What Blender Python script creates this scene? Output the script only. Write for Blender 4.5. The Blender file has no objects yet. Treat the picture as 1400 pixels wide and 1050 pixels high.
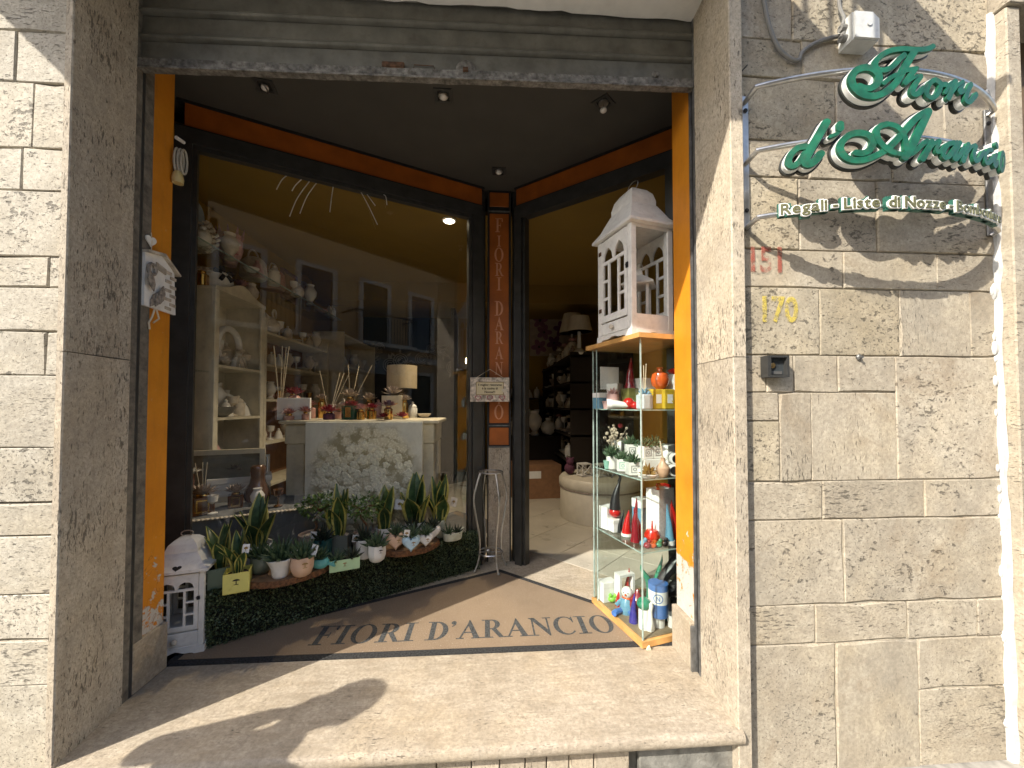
import bpy, bmesh, math, random
from mathutils import Vector, Matrix
random.seed(7)
SC = bpy.context.scene
COL = SC.collection
PI = math.pi

# ---------------------------------------------------------------- camera, sky, sun, exposure
cam = bpy.data.cameras.new("camera")
cam_ob = bpy.data.objects.new("camera", cam)
COL.objects.link(cam_ob)
cam.sensor_width = 36.0
cam.lens = 36.0 * 528.0 / 1400.0
cam.clip_start = 0.02
cam.clip_end = 500.0
YAW, TILT = math.radians(3.8), math.radians(1.4)
cam_ob.location = (0, 0.0425, 1.30)
cam.shift_y = 15.0 / 1400.0
cam_ob.rotation_euler = (math.radians(90) + TILT, 0, -YAW)
SC.camera = cam_ob

SUN_DIR = Vector((1.0, 0.77, -1.0)).normalized()       # the way the light travels
SUN_ELEV = math.asin(-SUN_DIR.z)
SUN_AZ = math.atan2(-SUN_DIR.x, -SUN_DIR.y)
world = bpy.data.worlds.new("World")
SC.world = world
world.use_nodes = True
wn = world.node_tree
sky = wn.nodes.new("ShaderNodeTexSky")
sky.sky_type = 'NISHITA'
sky.sun_disc = False
sky.sun_elevation = SUN_ELEV
sky.sun_rotation = SUN_AZ
sky.altitude = 100
sky.air_density = 1.0
sky.dust_density = 2.0
bg = wn.nodes["Background"]
bg.inputs["Strength"].default_value = 0.15
wn.links.new(sky.outputs[0], bg.inputs[0])

sun = bpy.data.lights.new("sun", 'SUN')
sun.energy = 3.2
sun.angle = math.radians(0.5)
sun.color = (1.0, 0.93, 0.82)
sun_ob = bpy.data.objects.new("sun", sun)
COL.objects.link(sun_ob)
sun_ob.location = (-8, -6, 9)
sun_ob.rotation_euler = SUN_DIR.to_track_quat('-Z', 'Y').to_euler()

SC.view_settings.view_transform = 'Standard'
SC.view_settings.look = 'None'
SC.view_settings.gamma = 1.0
SC.view_settings.use_curve_mapping = False
SC.view_settings.exposure = 1.34

# ---------------------------------------------------------------- mesh helpers
class MB:
    """collects shapes and links them as one mesh object"""
    def __init__(s):
        s.v, s.f, s.m, s.cur = [], [], [], 0
    def add(s, vs, fs):
        o = len(s.v)
        s.v += [tuple(p) for p in vs]
        for f in fs:
            s.f.append(tuple(i + o for i in f)); s.m.append(s.cur)
        return s
    def mat(s, i):
        s.cur = i; return s
    def box(s, x0, x1, y0, y1, z0, z1):
        return s.add([(x0,y0,z0),(x1,y0,z0),(x1,y1,z0),(x0,y1,z0),(x0,y0,z1),(x1,y0,z1),(x1,y1,z1),(x0,y1,z1)],
                     [(0,3,2,1),(4,5,6,7),(0,1,5,4),(1,2,6,5),(2,3,7,6),(3,0,4,7)])
    def cbox(s, x0, x1, y0, y1, z0, z1, c=.004):
        """box with chamfered vertical and top edges"""
        vs, fs = [], []
        def ring(d, z):
            a = len(vs)
            for x, y in ((x0+d+c,y0+d),(x1-d-c,y0+d),(x1-d,y0+d+c),(x1-d,y1-d-c),(x1-d-c,y1-d),(x0+d+c,y1-d),(x0+d,y1-d-c),(x0+d,y0+d+c)):
                vs.append((x, y, z))
            return a
        r = [ring(c, z0), ring(0, z0+c), ring(0, z1-c), ring(c, z1)]
        for a, b in zip(r, r[1:]):
            for i in range(8):
                j = (i+1) % 8
                fs.append((a+i, a+j, b+j, b+i))
        fs.append(tuple(range(r[0]+7, r[0]-1, -1))); fs.append(tuple(range(r[3], r[3]+8)))
        return s.add(vs, fs)
    def obox(s, c, ax, ay, az, hx, hy, hz):
        c, ax, ay, az = Vector(c), Vector(ax).normalized()*hx, Vector(ay).normalized()*hy, Vector(az).normalized()*hz
        vs = [c+sx*ax+sy*ay+sz*az for sz in (-1,1) for sx, sy in ((-1,-1),(1,-1),(1,1),(-1,1))]
        return s.add(vs, [(0,3,2,1),(4,5,6,7),(0,1,5,4),(1,2,6,5),(2,3,7,6),(3,0,4,7)])
    def beam(s, p, q, w, h, up=(0,0,1)):
        p, q = Vector(p), Vector(q)
        d = (q-p); u = Vector(up); sx = d.cross(u).normalized(); uu = sx.cross(d).normalized()
        return s.obox((p+q)/2, d, sx, uu, d.length/2, w/2, h/2)
    def lathe(s, prof, n=20, c=(0,0,0), sx=1, sy=1, wob=None):
        vs, fs = [], []
        for r, z in prof:
            for i in range(n):
                a = 2*PI*i/n
                k = 1 if wob is None else wob(a, z)
                vs.append((c[0]+r*k*sx*math.cos(a), c[1]+r*k*sy*math.sin(a), c[2]+z))
        for j in range(len(prof)-1):
            for i in range(n):
                k = (i+1) % n
                fs.append((j*n+i, j*n+k, (j+1)*n+k, (j+1)*n+i))
        if prof[0][0] > 1e-5: fs.append(tuple(range(n-1, -1, -1)))
        if prof[-1][0] > 1e-5: fs.append(tuple(range((len(prof)-1)*n, len(prof)*n)))
        return s.add(vs, fs)
    def cyl(s, c, r, h, n=20, r2=None):
        return s.lathe([(r, 0), (r if r2 is None else r2, h)], n, c)
    def sphere(s, c, r, n=14, m=9, sz=1.0):
        prof = [(max(r*math.sin(PI*j/m), 1e-6), -r*sz*math.cos(PI*j/m)) for j in range(m+1)]
        return s.lathe(prof, n, c)
    def tube(s, path, r, n=8, closed=False):
        P = [Vector(p) for p in path]
        R = r if isinstance(r, (list, tuple)) else [r]*len(P)
        k = len(P); vs, fs = [], []
        T = []
        for i in range(k):
            a = P[(i-1) % k] if (closed or i > 0) else P[0]
            b = P[(i+1) % k] if (closed or i < k-1) else P[-1]
            t = (b-a); T.append(t.normalized() if t.length > 1e-9 else Vector((0,0,1)))
        nrm = T[0].orthogonal().normalized()
        for i in range(k):
            nrm = nrm - T[i]*nrm.dot(T[i])
            if nrm.length < 1e-6: nrm = T[i].orthogonal()
            nrm.normalize(); bi = T[i].cross(nrm)
            for j in range(n):
                a = 2*PI*j/n
                vs.append(P[i] + (nrm*math.cos(a)+bi*math.sin(a))*R[i])
        for i in range(k if closed else k-1):
            i2 = (i+1) % k
            for j in range(n):
                j2 = (j+1) % n
                fs.append((i*n+j, i*n+j2, i2*n+j2, i2*n+j))
        if not closed:
            fs.append(tuple(range(n-1, -1, -1))); fs.append(tuple(range((k-1)*n, k*n)))
        return s.add(vs, fs)
    def prism(s, poly, w0, w1, fn):
        """poly of (u,v); fn(u,v,w) -> xyz"""
        n = len(poly)
        vs = [fn(u, v, w0) for u, v in poly] + [fn(u, v, w1) for u, v in poly]
        fs = [tuple(range(n-1, -1, -1)), tuple(range(n, 2*n))]
        fs += [(i, (i+1) % n, n+(i+1) % n, n+i) for i in range(n)]
        return s.add(vs, fs)
    def ring(s, outer, inner, w0, w1, fn):
        n = len(outer)
        vs = [fn(u,v,w0) for u,v in outer]+[fn(u,v,w0) for u,v in inner]+[fn(u,v,w1) for u,v in outer]+[fn(u,v,w1) for u,v in inner]
        fs = []
        for i in range(n):
            j = (i+1) % n
            fs += [(i, n+i, n+j, j), (2*n+i, 2*n+j, 3*n+j, 3*n+i), (i, j, 2*n+j, 2*n+i), (n+i, 3*n+i, 3*n+j, n+j)]
        return s.add(vs, fs)
    def tf(s, M):
        s.v = [tuple(M @ Vector(p)) for p in s.v]; return s
    def build(s, name, mats, parent=None, smooth=False, world=False):
        me = bpy.data.meshes.new(name)
        vs = s.v
        if world and parent is not None:
            inv = parent_matrix(parent).inverted()
            vs = [tuple(inv @ Vector(p)) for p in vs]
        me.from_pydata(vs, [], s.f)
        mats = mats if isinstance(mats, (list, tuple)) else [mats]
        for m in mats: me.materials.append(m)
        if len(mats) > 1: me.polygons.foreach_set("material_index", s.m)
        bm = bmesh.new(); bm.from_mesh(me)
        bmesh.ops.recalc_face_normals(bm, faces=bm.faces); bm.to_mesh(me); bm.free()
        if smooth:
            me.polygons.foreach_set("use_smooth", [True]*len(me.polygons))
            try: me.set_sharp_from_angle(angle=math.radians(40))
            except Exception: pass
        me.update()
        o = bpy.data.objects.new(name, me); COL.objects.link(o)
        if parent is not None: o.parent = parent
        return o

def parent_matrix(o):
    M = Matrix.Translation(o.location) @ o.rotation_euler.to_matrix().to_4x4()
    return parent_matrix(o.parent) @ M if o.parent else M

def tag(o, label, cat, group=None, kind=None):
    o["label"] = label; o["category"] = cat
    if group: o["group"] = group
    if kind: o["kind"] = kind
    return o
def thing(name, label, cat, loc=(0,0,0), rz=0.0, group=None):
    o = bpy.data.objects.new(name, None); COL.objects.link(o)
    o.empty_display_size = .05
    o.location = loc; o.rotation_euler = (0, 0, rz)
    return tag(o, label, cat, group)
def struct(name, mb, m, smooth=False):
    o = mb.build(name, m, None, smooth); o["kind"] = "structure"; return o
def dup(root, loc, rz=None, label=None, group=None, scale=None):
    r = root.copy(); COL.objects.link(r); r.location = loc
    if rz is not None: r.rotation_euler = (0, 0, rz)
    if scale: r.scale = (scale,)*3
    if label: r["label"] = label
    if group: r["group"] = group
    def kids(a, b):
        for ch in list(a.children):
            c = ch.copy(); COL.objects.link(c); c.parent = b
            kids(ch, c)
    kids(root, r)
    return r
def bez(p, n=8):
    """Catmull-Rom through the points p (tuples of any length)"""
    out = []; P = [Vector(q) for q in p]
    for i in range(len(P)-1):
        a = P[max(i-1, 0)]; b = P[i]; c = P[i+1]; d = P[min(i+2, len(P)-1)]
        for k in range(n):
            t = k/n
            out.append(.5*((2*b)+(-a+c)*t+(2*a-5*b+4*c-d)*t*t+(-a+3*b-3*c+d)*t**3))
    out.append(P[-1]); return out
def ell(cx, cy, rx, ry, n=32, rot=0, a0=0, a1=2*PI, close=True):
    k = n if close else n+1
    pts = []
    for i in range(k):
        a = a0+(a1-a0)*i/n; x, y = rx*math.cos(a), ry*math.sin(a)
        pts.append((cx+x*math.cos(rot)-y*math.sin(rot), cy+x*math.sin(rot)+y*math.cos(rot)))
    return pts

# ---------------------------------------------------------------- materials
def nodes(name):
    m = bpy.data.materials.new(name); m.use_nodes = True
    nt = m.node_tree; b = nt.nodes["Principled BSDF"]
    return m, nt, b
def N(nt, typ, **kw):
    n = nt.nodes.new(typ)
    for k, v in kw.items():
        if k.startswith("_"): setattr(n, k[1:], v)
        else: n.inputs[k].default_value = v
    return n
def ramp(nt, src, stops):
    r = nt.nodes.new("ShaderNodeValToRGB"); e = r.color_ramp.elements
    while len(e) < len(stops): e.new(.5)
    for i, (p, c) in enumerate(stops):
        e[i].position = p; e[i].color = (c, c, c, 1) if isinstance(c, (int, float)) else (*c, 1)
    nt.links.new(src, r.inputs[0]); return r
def mix(nt, fac, a, b, blend='MIX'):
    n = nt.nodes.new("ShaderNodeMix"); n.data_type = 'RGBA'; n.blend_type = blend
    for sock, val in ((n.inputs[0], fac), (n.inputs[6], a), (n.inputs[7], b)):
        if isinstance(val, bpy.types.NodeSocket): nt.links.new(val, sock)
        elif isinstance(val, (int, float)): sock.default_value = val if sock is n.inputs[0] else (val, val, val, 1)
        else: sock.default_value = (*val, 1)
    return n.outputs[2]
def math_(nt, op, a, b=0.0):
    n = nt.nodes.new("ShaderNodeMath"); n.operation = op
    for sock, val in zip(n.inputs, (a, b)):
        if isinstance(val, bpy.types.NodeSocket): nt.links.new(val, sock)
        else: sock.default_value = val
    return n.outputs[0]
def position(nt, jitter=True):
    g = nt.nodes.new("ShaderNodeNewGeometry")
    if not jitter: return g.outputs["Position"]
    oi = nt.nodes.new("ShaderNodeObjectInfo")
    s = nt.nodes.new("ShaderNodeVectorMath"); s.operation = 'MULTIPLY_ADD'
    c = nt.nodes.new("ShaderNodeCombineXYZ")
    nt.links.new(oi.outputs["Random"], c.inputs[0]); nt.links.new(oi.outputs["Random"], c.inputs[1]); nt.links.new(oi.outputs["Random"], c.inputs[2])
    nt.links.new(c.outputs[0], s.inputs[0]); s.inputs[1].default_value = (37., 53., 71.)
    nt.links.new(g.outputs["Position"], s.inputs[2])
    return s.outputs[0]
def noise(nt, vec, scale, detail=4, rough=.55, dist=0.0):
    n = N(nt, "ShaderNodeTexNoise", Scale=scale, Detail=detail, Roughness=rough, Distortion=dist)
    nt.links.new(vec, n.inputs["Vector"]); return n.outputs["Fac"]
def scaled(nt, vec, s):
    n = nt.nodes.new("ShaderNodeVectorMath"); n.operation = 'MULTIPLY'
    nt.links.new(vec, n.inputs[0]); n.inputs[1].default_value = s; return n.outputs[0]
def bump(nt, b, height, strength=.3, dist=.01):
    n = N(nt, "ShaderNodeBump", Strength=strength, Distance=dist)
    nt.links.new(height, n.inputs["Height"]); nt.links.new(n.outputs[0], b.inputs["Normal"])

def pbr(name, col, rough=.5, metal=0.0, var=.12, scale=18., bmp=.05, spec=.5, coat=0.0, dirt=0.0, trans=0.0, sss=0.0):
    m, nt, b = nodes(name)
    p = position(nt)
    n1 = noise(nt, p, scale, 5)
    dark = tuple(c*(1-var*1.6) for c in col); light = tuple(min(1, c*(1+var)) for c in col)
    c = mix(nt, ramp(nt, n1, [(.3, 0), (.7, 1)]).outputs[0], dark, light)
    if dirt:
        n2 = noise(nt, p, scale*2.3, 6, .7)
        c = mix(nt, math_(nt, 'MULTIPLY', ramp(nt, n2, [(.5, 0), (.68, 1)]).outputs[0], dirt), c, (.09, .075, .055))
    nt.links.new(c, b.inputs["Base Color"])
    r = math_(nt, 'MULTIPLY_ADD', n1, .18)
    nt.nodes[-1].inputs[2].default_value = rough-.09
    nt.links.new(r, b.inputs["Roughness"])
    b.inputs["Metallic"].default_value = metal
    b.inputs["Specular IOR Level"].default_value = spec
    if coat: b.inputs["Coat Weight"].default_value = coat; b.inputs["Coat Roughness"].default_value = .05
    if trans: b.inputs["Transmission Weight"].default_value = trans
    if sss: b.inputs["Subsurface Weight"].default_value = sss; b.inputs["Subsurface Radius"].default_value = (.01, .01, .005)
    if bmp: bump(nt, b, noise(nt, p, scale*6, 4), bmp, .004)
    return m

def travertine(name, light, dark, grain='x', pit=.5, rough=.75, stain=0.0, veins=.6, fine=1.0):
    """stone with soft bedding, drawn-out holes along it, fine specks and old stains"""
    m, nt, b = nodes(name)
    p = position(nt)
    st = {'x': (1., 1., 4.2), 'z': (4.2, 4.2, 1.), 'n': (1.2, 1.2, 1.9), 'y': (1., 6., 6.)}[grain]
    q = scaled(nt, p, st)
    big = noise(nt, p, 2.2, 6, .62, .5)
    band = noise(nt, q, 5.0, 7, .62, .7)
    c = mix(nt, ramp(nt, math_(nt, 'ADD', math_(nt, 'MULTIPLY', big, .55), math_(nt, 'MULTIPLY', band, .45)), [(.36, 0), (.62, 1)]).outputs[0], dark, light)
    vein = noise(nt, q, 8., 9, .72, 1.2)
    c = mix(nt, math_(nt, 'MULTIPLY', ramp(nt, vein, [(.50, 0), (.74, 1)]).outputs[0], veins*.6), c, tuple(x*.60 for x in dark))
    warm = noise(nt, p, 3.1, 4, .6, .3)
    c = mix(nt, math_(nt, 'MULTIPLY', ramp(nt, warm, [(.45, 0), (.7, 1)]).outputs[0], .35), c, (light[0]*.98, light[1]*.88, light[2]*.70))
    mott = noise(nt, p, 70., 5, .7)
    mid = noise(nt, p, 13., 7, .68, .5)
    c = mix(nt, math_(nt, 'MULTIPLY', ramp(nt, mid, [(.47, 0), (.66, 1)]).outputs[0], .38), c, tuple(x*.68 for x in dark))
    c = mix(nt, math_(nt, 'MULTIPLY', ramp(nt, mid, [(.30, 1), (.44, 0)]).outputs[0], .30), c, tuple(min(1, x*1.18) for x in light))
    c = mix(nt, ramp(nt, mott, [(.36, .55), (.62, 0)]).outputs[0], c, tuple(x*.62 for x in dark))
    cl = math_(nt, 'SUBTRACT', noise(nt, p, 3.6, 4, .6), .5)
    pn = noise(nt, q, 27., 5, .62, .3)
    pits = ramp(nt, math_(nt, 'ADD', pn, math_(nt, 'MULTIPLY', cl, .42)), [(.650-.05*pit, 0), (.705-.05*pit, 1)]).outputs[0]
    pn2 = noise(nt, q, 62., 3, .55, .3)
    pit2 = ramp(nt, math_(nt, 'ADD', pn2, math_(nt, 'MULTIPLY', cl, .25)), [(.675-.045*pit, 0), (.710-.045*pit, 1)]).outputs[0]
    sp = noise(nt, q, 120., 1, .5)
    specks = ramp(nt, sp, [(.66, 0), (.74, 1)]).outputs[0]
    holes = math_(nt, 'MAXIMUM', pits, math_(nt, 'MAXIMUM', math_(nt, 'MULTIPLY', pit2, .85), math_(nt, 'MULTIPLY', specks, .55*fine)))
    c = mix(nt, math_(nt, 'MULTIPLY', holes, .82), c, tuple(x*.26 for x in dark))
    if stain:
        sn = noise(nt, p, 2.6, 7, .7, .6)
        c = mix(nt, math_(nt, 'MULTIPLY', ramp(nt, sn, [(.56, 0), (.74, 1)]).outputs[0], stain), c, (.20, .13, .065))
        sg = noise(nt, scaled(nt, p, (1.7, 1.7, 1.0)), 2.0, 8, .72, .4)
        c = mix(nt, math_(nt, 'MULTIPLY', ramp(nt, sg, [(.48, 0), (.72, 1)]).outputs[0], stain*.9), c, (.20, .185, .155))
    oi = nt.nodes.new("ShaderNodeObjectInfo"); tone = nt.nodes.new("ShaderNodeMapRange"); nt.links.new(oi.outputs["Random"], tone.inputs[0]); tone.inputs[3].default_value = .86; tone.inputs[4].default_value = 1.06
    hs = nt.nodes.new("ShaderNodeHueSaturation"); nt.links.new(tone.outputs[0], hs.inputs["Value"]); nt.links.new(c, hs.inputs["Color"]); c = hs.outputs[0]
    nt.links.new(c, b.inputs["Base Color"])
    b.inputs["Roughness"].default_value = rough
    b.inputs["Specular IOR Level"].default_value = .3
    h = math_(nt, 'SUBTRACT', math_(nt, 'ADD', math_(nt, 'MULTIPLY', mott, .35), math_(nt, 'MULTIPLY', band, .3)), holes)
    bump(nt, b, h, .7, .006)
    return m

def glass(name, tint=(.86, .9, .88), ior=1.6, boost=1.0, rough=0.0):
    m = bpy.data.materials.new(name); m.use_nodes = True; nt = m.node_tree
    nt.nodes.remove(nt.nodes["Principled BSDF"]); out = nt.nodes["Material Output"]
    t = N(nt, "ShaderNodeBsdfTransparent", Color=(*tint, 1)); g = N(nt, "ShaderNodeBsdfGlossy", Roughness=rough)
    f = N(nt, "ShaderNodeFresnel"); gm = nt.nodes.new("ShaderNodeNewGeometry")
    mr = nt.nodes.new("ShaderNodeMapRange"); nt.links.new(gm.outputs["Backfacing"], mr.inputs[0]); mr.inputs[3].default_value = ior; mr.inputs[4].default_value = 1/ior
    nt.links.new(mr.outputs[0], f.inputs[0]); x = nt.nodes.new("ShaderNodeMixShader")
    fac = math_(nt, 'MULTIPLY', f.outputs[0], boost)
    nt.links.new(fac, x.inputs[0]); nt.links.new(t.outputs[0], x.inputs[1]); nt.links.new(g.outputs[0], x.inputs[2])
    nt.links.new(x.outputs[0], out.inputs[0])
    return m
def emit(name, col, s):
    m = bpy.data.materials.new(name); m.use_nodes = True; nt = m.node_tree
    nt.nodes.remove(nt.nodes["Principled BSDF"])
    e = N(nt, "ShaderNodeEmission", Color=(*col, 1), Strength=s)
    nt.links.new(e.outputs[0], nt.nodes["Material Output"].inputs[0]); return m

M = {}
M['trav_l'] = travertine('sunbleached_travertine', (.57,.53,.445), (.42,.38,.305), 'x', .4, veins=.35)
M['trav_lp'] = travertine('sunbleached_travertine_pitted', (.57,.53,.445), (.41,.37,.295), 'n', .9, veins=.25)
M['trav_rx'] = travertine('travertine_bedded', (.51,.455,.355), (.36,.31,.235), 'x', .5, stain=.40, veins=.5)
M['trav_rz'] = travertine('travertine_upright', (.51,.455,.355), (.37,.32,.245), 'z', .4, stain=.5, veins=.6)
M['trav_rn'] = travertine('travertine_cloudy', (.52,.465,.365), (.37,.32,.245), 'n', .35, stain=.5, veins=.4)
M['trav_rp'] = travertine('travertine_pitted', (.54,.475,.36), (.37,.32,.23), 'n', 1.0, stain=.45, veins=.3)
M['trav_jamb'] = travertine('jamb_travertine', (.62,.545,.43), (.45,.385,.295), 'z', .9, veins=.6)
M['trav_step'] = travertine('step_travertine', (.58,.505,.40), (.39,.325,.24), 'y', -.5, rough=.55, veins=1.0, fine=1.2, stain=.22)
M['trav_pillar'] = travertine('pillar_travertine', (.56,.49,.39), (.44,.37,.28), 'z', .7, veins=.5)
M['mortar'] = pbr('mortar', (.42,.38,.30), .9, var=.25, scale=30, bmp=.4)
M['mortar_dark'] = pbr('dark_joint', (.16,.14,.11), .95, var=.3, scale=30, bmp=.4)
M['caulk'] = pbr('white_sealant', (.52,.52,.50), .7, var=.15, scale=25, bmp=.5)
M['shutter'] = pbr('galvanised_grey_paint', (.175,.172,.148), .5, .3, var=.2, scale=9, bmp=.08, dirt=.35)
M['shutter_bar'] = pbr('worn_shutter_bar', (.23,.22,.20), .6, .3, var=.45, scale=28, bmp=.4, dirt=.8)
M['rust'] = pbr('rusty_iron', (.15,.08,.045), .85, .2, var=.5, scale=40, bmp=.5)
M['alu'] = pbr('charcoal_aluminium', (.055,.055,.052), .38, .3, var=.15, scale=12, bmp=.02)
M['alu_l'] = pbr('grey_guide_rail', (.17,.17,.165), .5, .5, var=.3, scale=20, bmp=.1, dirt=.4)
M['black'] = pbr('black_rubber', (.012,.012,.012), .6, var=.2)
M['ceil'] = pbr('dark_grey_plaster', (.062,.058,.050), .8, var=.08, scale=6, bmp=.05)
M['soffit'] = pbr('white_soffit_plaster', (.82,.80,.75), .85, var=.06, scale=5, bmp=.15, dirt=.08)
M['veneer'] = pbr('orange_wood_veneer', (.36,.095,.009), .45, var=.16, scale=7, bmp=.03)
M['letter'] = pbr('engraved_letter_bronze', (.62,.30,.16), .4, .2, var=.1)
M['steel'] = pbr('brushed_steel', (.52,.51,.49), .32, .9, var=.12, scale=30, bmp=.03)
M['iron'] = pbr('dark_wrought_iron', (.02,.02,.022), .5, .4)
M['white'] = pbr('white_paint', (.74,.73,.70), .5, var=.06, scale=10, bmp=.08, dirt=.12)
M['whitewash'] = pbr('white_painted_wood', (.76,.74,.70), .55, var=.07, scale=14, bmp=.15, dirt=.15)
M['cream'] = pbr('cream_painted_wood', (.66,.60,.46), .6, var=.1, scale=9, bmp=.12, dirt=.15)
M['ceramic'] = pbr('glazed_white_ceramic', (.76,.74,.70), .18, var=.04, bmp=.02, coat=.4)
M['bisque'] = pbr('cream_bisque', (.62,.55,.45), .6, var=.14, scale=25, bmp=.2)
M['paper'] = pbr('white_card', (.78,.77,.75), .8, var=.04)
M['gold'] = pbr('polished_gold', (.72,.46,.14), .2, 1.0, var=.1)
M['brass'] = pbr('antique_brass', (.30,.20,.08), .4, .9, var=.2)
M['amber'] = pbr('amber_glass', (.12,.045,.012), .12, var=.3, scale=30, coat=.6)
M['brownglaze'] = pbr('brown_glaze', (.115,.058,.030), .14, var=.15, scale=14, coat=.7)
M['reed'] = pbr('rattan_reed', (.62,.53,.38), .7)
M['green_sign'] = pbr('green_acrylic', (.006,.105,.055), .42, var=.28, scale=22, bmp=.12, dirt=.25)
M['white_sign'] = pbr('white_acrylic', (.80,.80,.76), .4, var=.05)
M['black_sign'] = pbr('black_backing', (.02,.022,.02), .4)
M['yellowwall'] = pbr('mustard_wall_paint', (.34,.205,.024), .8, var=.06, scale=3, bmp=.05)
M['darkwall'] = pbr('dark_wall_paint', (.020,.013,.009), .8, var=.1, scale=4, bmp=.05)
M['innerceil'] = pbr('ochre_ceiling_paint', (.25,.155,.028), .8, var=.05, scale=3)
M['tile'] = pbr('beige_floor_tile', (.50,.46,.38), .3, var=.08, scale=5, bmp=.02)
M['grout'] = pbr('dark_floor_grout', (.10,.085,.065), .9)
M['cloth'] = pbr('grey_cloth', (.16,.165,.17), .9, var=.12, scale=14, bmp=.15)
M['leather'] = pbr('cream_leatherette', (.62,.57,.47), .5, var=.06, scale=12, bmp=.1)
M['carton'] = pbr('brown_carton', (.27,.14,.07), .85, var=.12)
M['wood'] = pbr('varnished_pine', (.55,.30,.10), .4, var=.18, scale=12, bmp=.05)
M['bark'] = pbr('bark', (.19,.085,.035), .9, var=.5, scale=60, bmp=.9)
M['slice'] = pbr('cut_wood', (.23,.135,.07), .8, var=.22, scale=20, bmp=.2)
M['gravel'] = pbr('pale_gravel', (.42,.36,.31), .9, var=.5, scale=90, bmp=.8)
M['soil'] = pbr('soil', (.05,.035,.022), .95, var=.4, scale=60, bmp=.8)
M['plastic_grey'] = pbr('weathered_grey_plastic', (.58,.59,.57), .5, var=.08, scale=16, dirt=.15)
M['cable'] = pbr('grey_cable', (.19,.185,.17), .6)
M['asphalt'] = pbr('worn_stone_street', (.20,.19,.17), .9, var=.3, scale=40, bmp=.6)
M['paving'] = pbr('pale_stone_paving', (.30,.285,.25), .85, var=.25, scale=20, bmp=.4)
M['concrete'] = pbr('rough_grey_render', (.22,.215,.19), .95, var=.3, scale=12, bmp=.9, dirt=.4)
M['shopglass'] = glass('shop_window_glass', (.96,.97,.94), 1.58, 1.45)
M['thinglass'] = glass('thin_glass', (.93,.96,.95), 1.45, .85)
M['jarglass'] = glass('jar_glass', (.85,.88,.86), 1.5, 1.2)
M['glassedge'] = pbr('polished_glass_edge', (.34,.44,.40), .15, var=.2, scale=30, coat=.6)

# ---------------------------------------------------------------- painted orange plaster with flaked patches
def flaking_orange():
    m, nt, b = nodes('flaking_orange_paint')
    p = position(nt, False)
    sx = nt.nodes.new("ShaderNodeSeparateXYZ"); nt.links.new(p, sx.inputs[0])
    n1 = noise(nt, p, 9., 6, .65, .4); n2 = noise(nt, p, 26., 6, .7)
    c = mix(nt, ramp(nt, noise(nt, p, 4., 6, .65), [(.3, 0), (.7, 1)]).outputs[0], (.53,.185,.008), (.68,.26,.015))
    c = mix(nt, math_(nt, 'MULTIPLY', ramp(nt, noise(nt, scaled(nt, p, (3,3,.5)), 9., 6, .7), [(.52, 0), (.72, 1)]).outputs[0], .35), c, (.36,.14,.02))
    c = mix(nt, ramp(nt, noise(nt, p, 48., 4, .7), [(.66, 0), (.72, .5)]).outputs[0], c, (.62,.42,.22))
    # flakes cluster low on the wall, most of all at the foot of the right-hand reveal
    low = math_(nt, 'MULTIPLY', math_(nt, 'SUBTRACT', .82, sx.outputs[2]), .30)
    right = math_(nt, 'MULTIPLY', math_(nt, 'GREATER_THAN', sx.outputs[0], 0.), math_(nt, 'MULTIPLY', math_(nt, 'LESS_THAN', sx.outputs[2], .50), .10))
    k = math_(nt, 'ADD', math_(nt, 'ADD', math_(nt, 'MULTIPLY', n1, .7), math_(nt, 'MULTIPLY', n2, .3)), math_(nt, 'ADD', math_(nt, 'MINIMUM', low, .17), right))
    fl = ramp(nt, k, [(.665, 0), (.675, 1)]).outputs[0]
    c = mix(nt, fl, c, mix(nt, n2, (.62,.58,.52), (.40,.37,.33)))
    cr = noise(nt, scaled(nt, p, (1, 1, .7)), 7., 2, .5, 2.5)
    crack = ramp(nt, math_(nt, 'ABSOLUTE', math_(nt, 'SUBTRACT', cr, .5)), [(.002, 1), (.006, 0)]).outputs[0]
    crack = math_(nt, 'MULTIPLY', crack, ramp(nt, low, [(.0, 0), (.08, 1)]).outputs[0])
    c = mix(nt, math_(nt, 'MULTIPLY', crack, .7), c, (.22,.075,.01))
    nt.links.new(c, b.inputs["Base Color"]); b.inputs["Roughness"].default_value = .5
    bump(nt, b, math_(nt, 'SUBTRACT', math_(nt, 'MULTIPLY', n2, .3), fl), .5, .004)
    return m
M['orange'] = flaking_orange()

# ---------------------------------------------------------------- ground
g = MB()
g.add([(-400,-400,-.27),(400,-400,-.27),(400,400,-.27),(-400,400,-.27)], [(0,1,2,3)])
struct('ground', g, M['asphalt'])
g = MB(); g.box(-14, 14, -.55, 1.75, -.40, -.232); struct('pavement', g, M['paving'])
g = MB(); g.box(-14, 14, -7.4, -6.2, -.40, -.16); struct('pavement', g, M['paving'])

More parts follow.
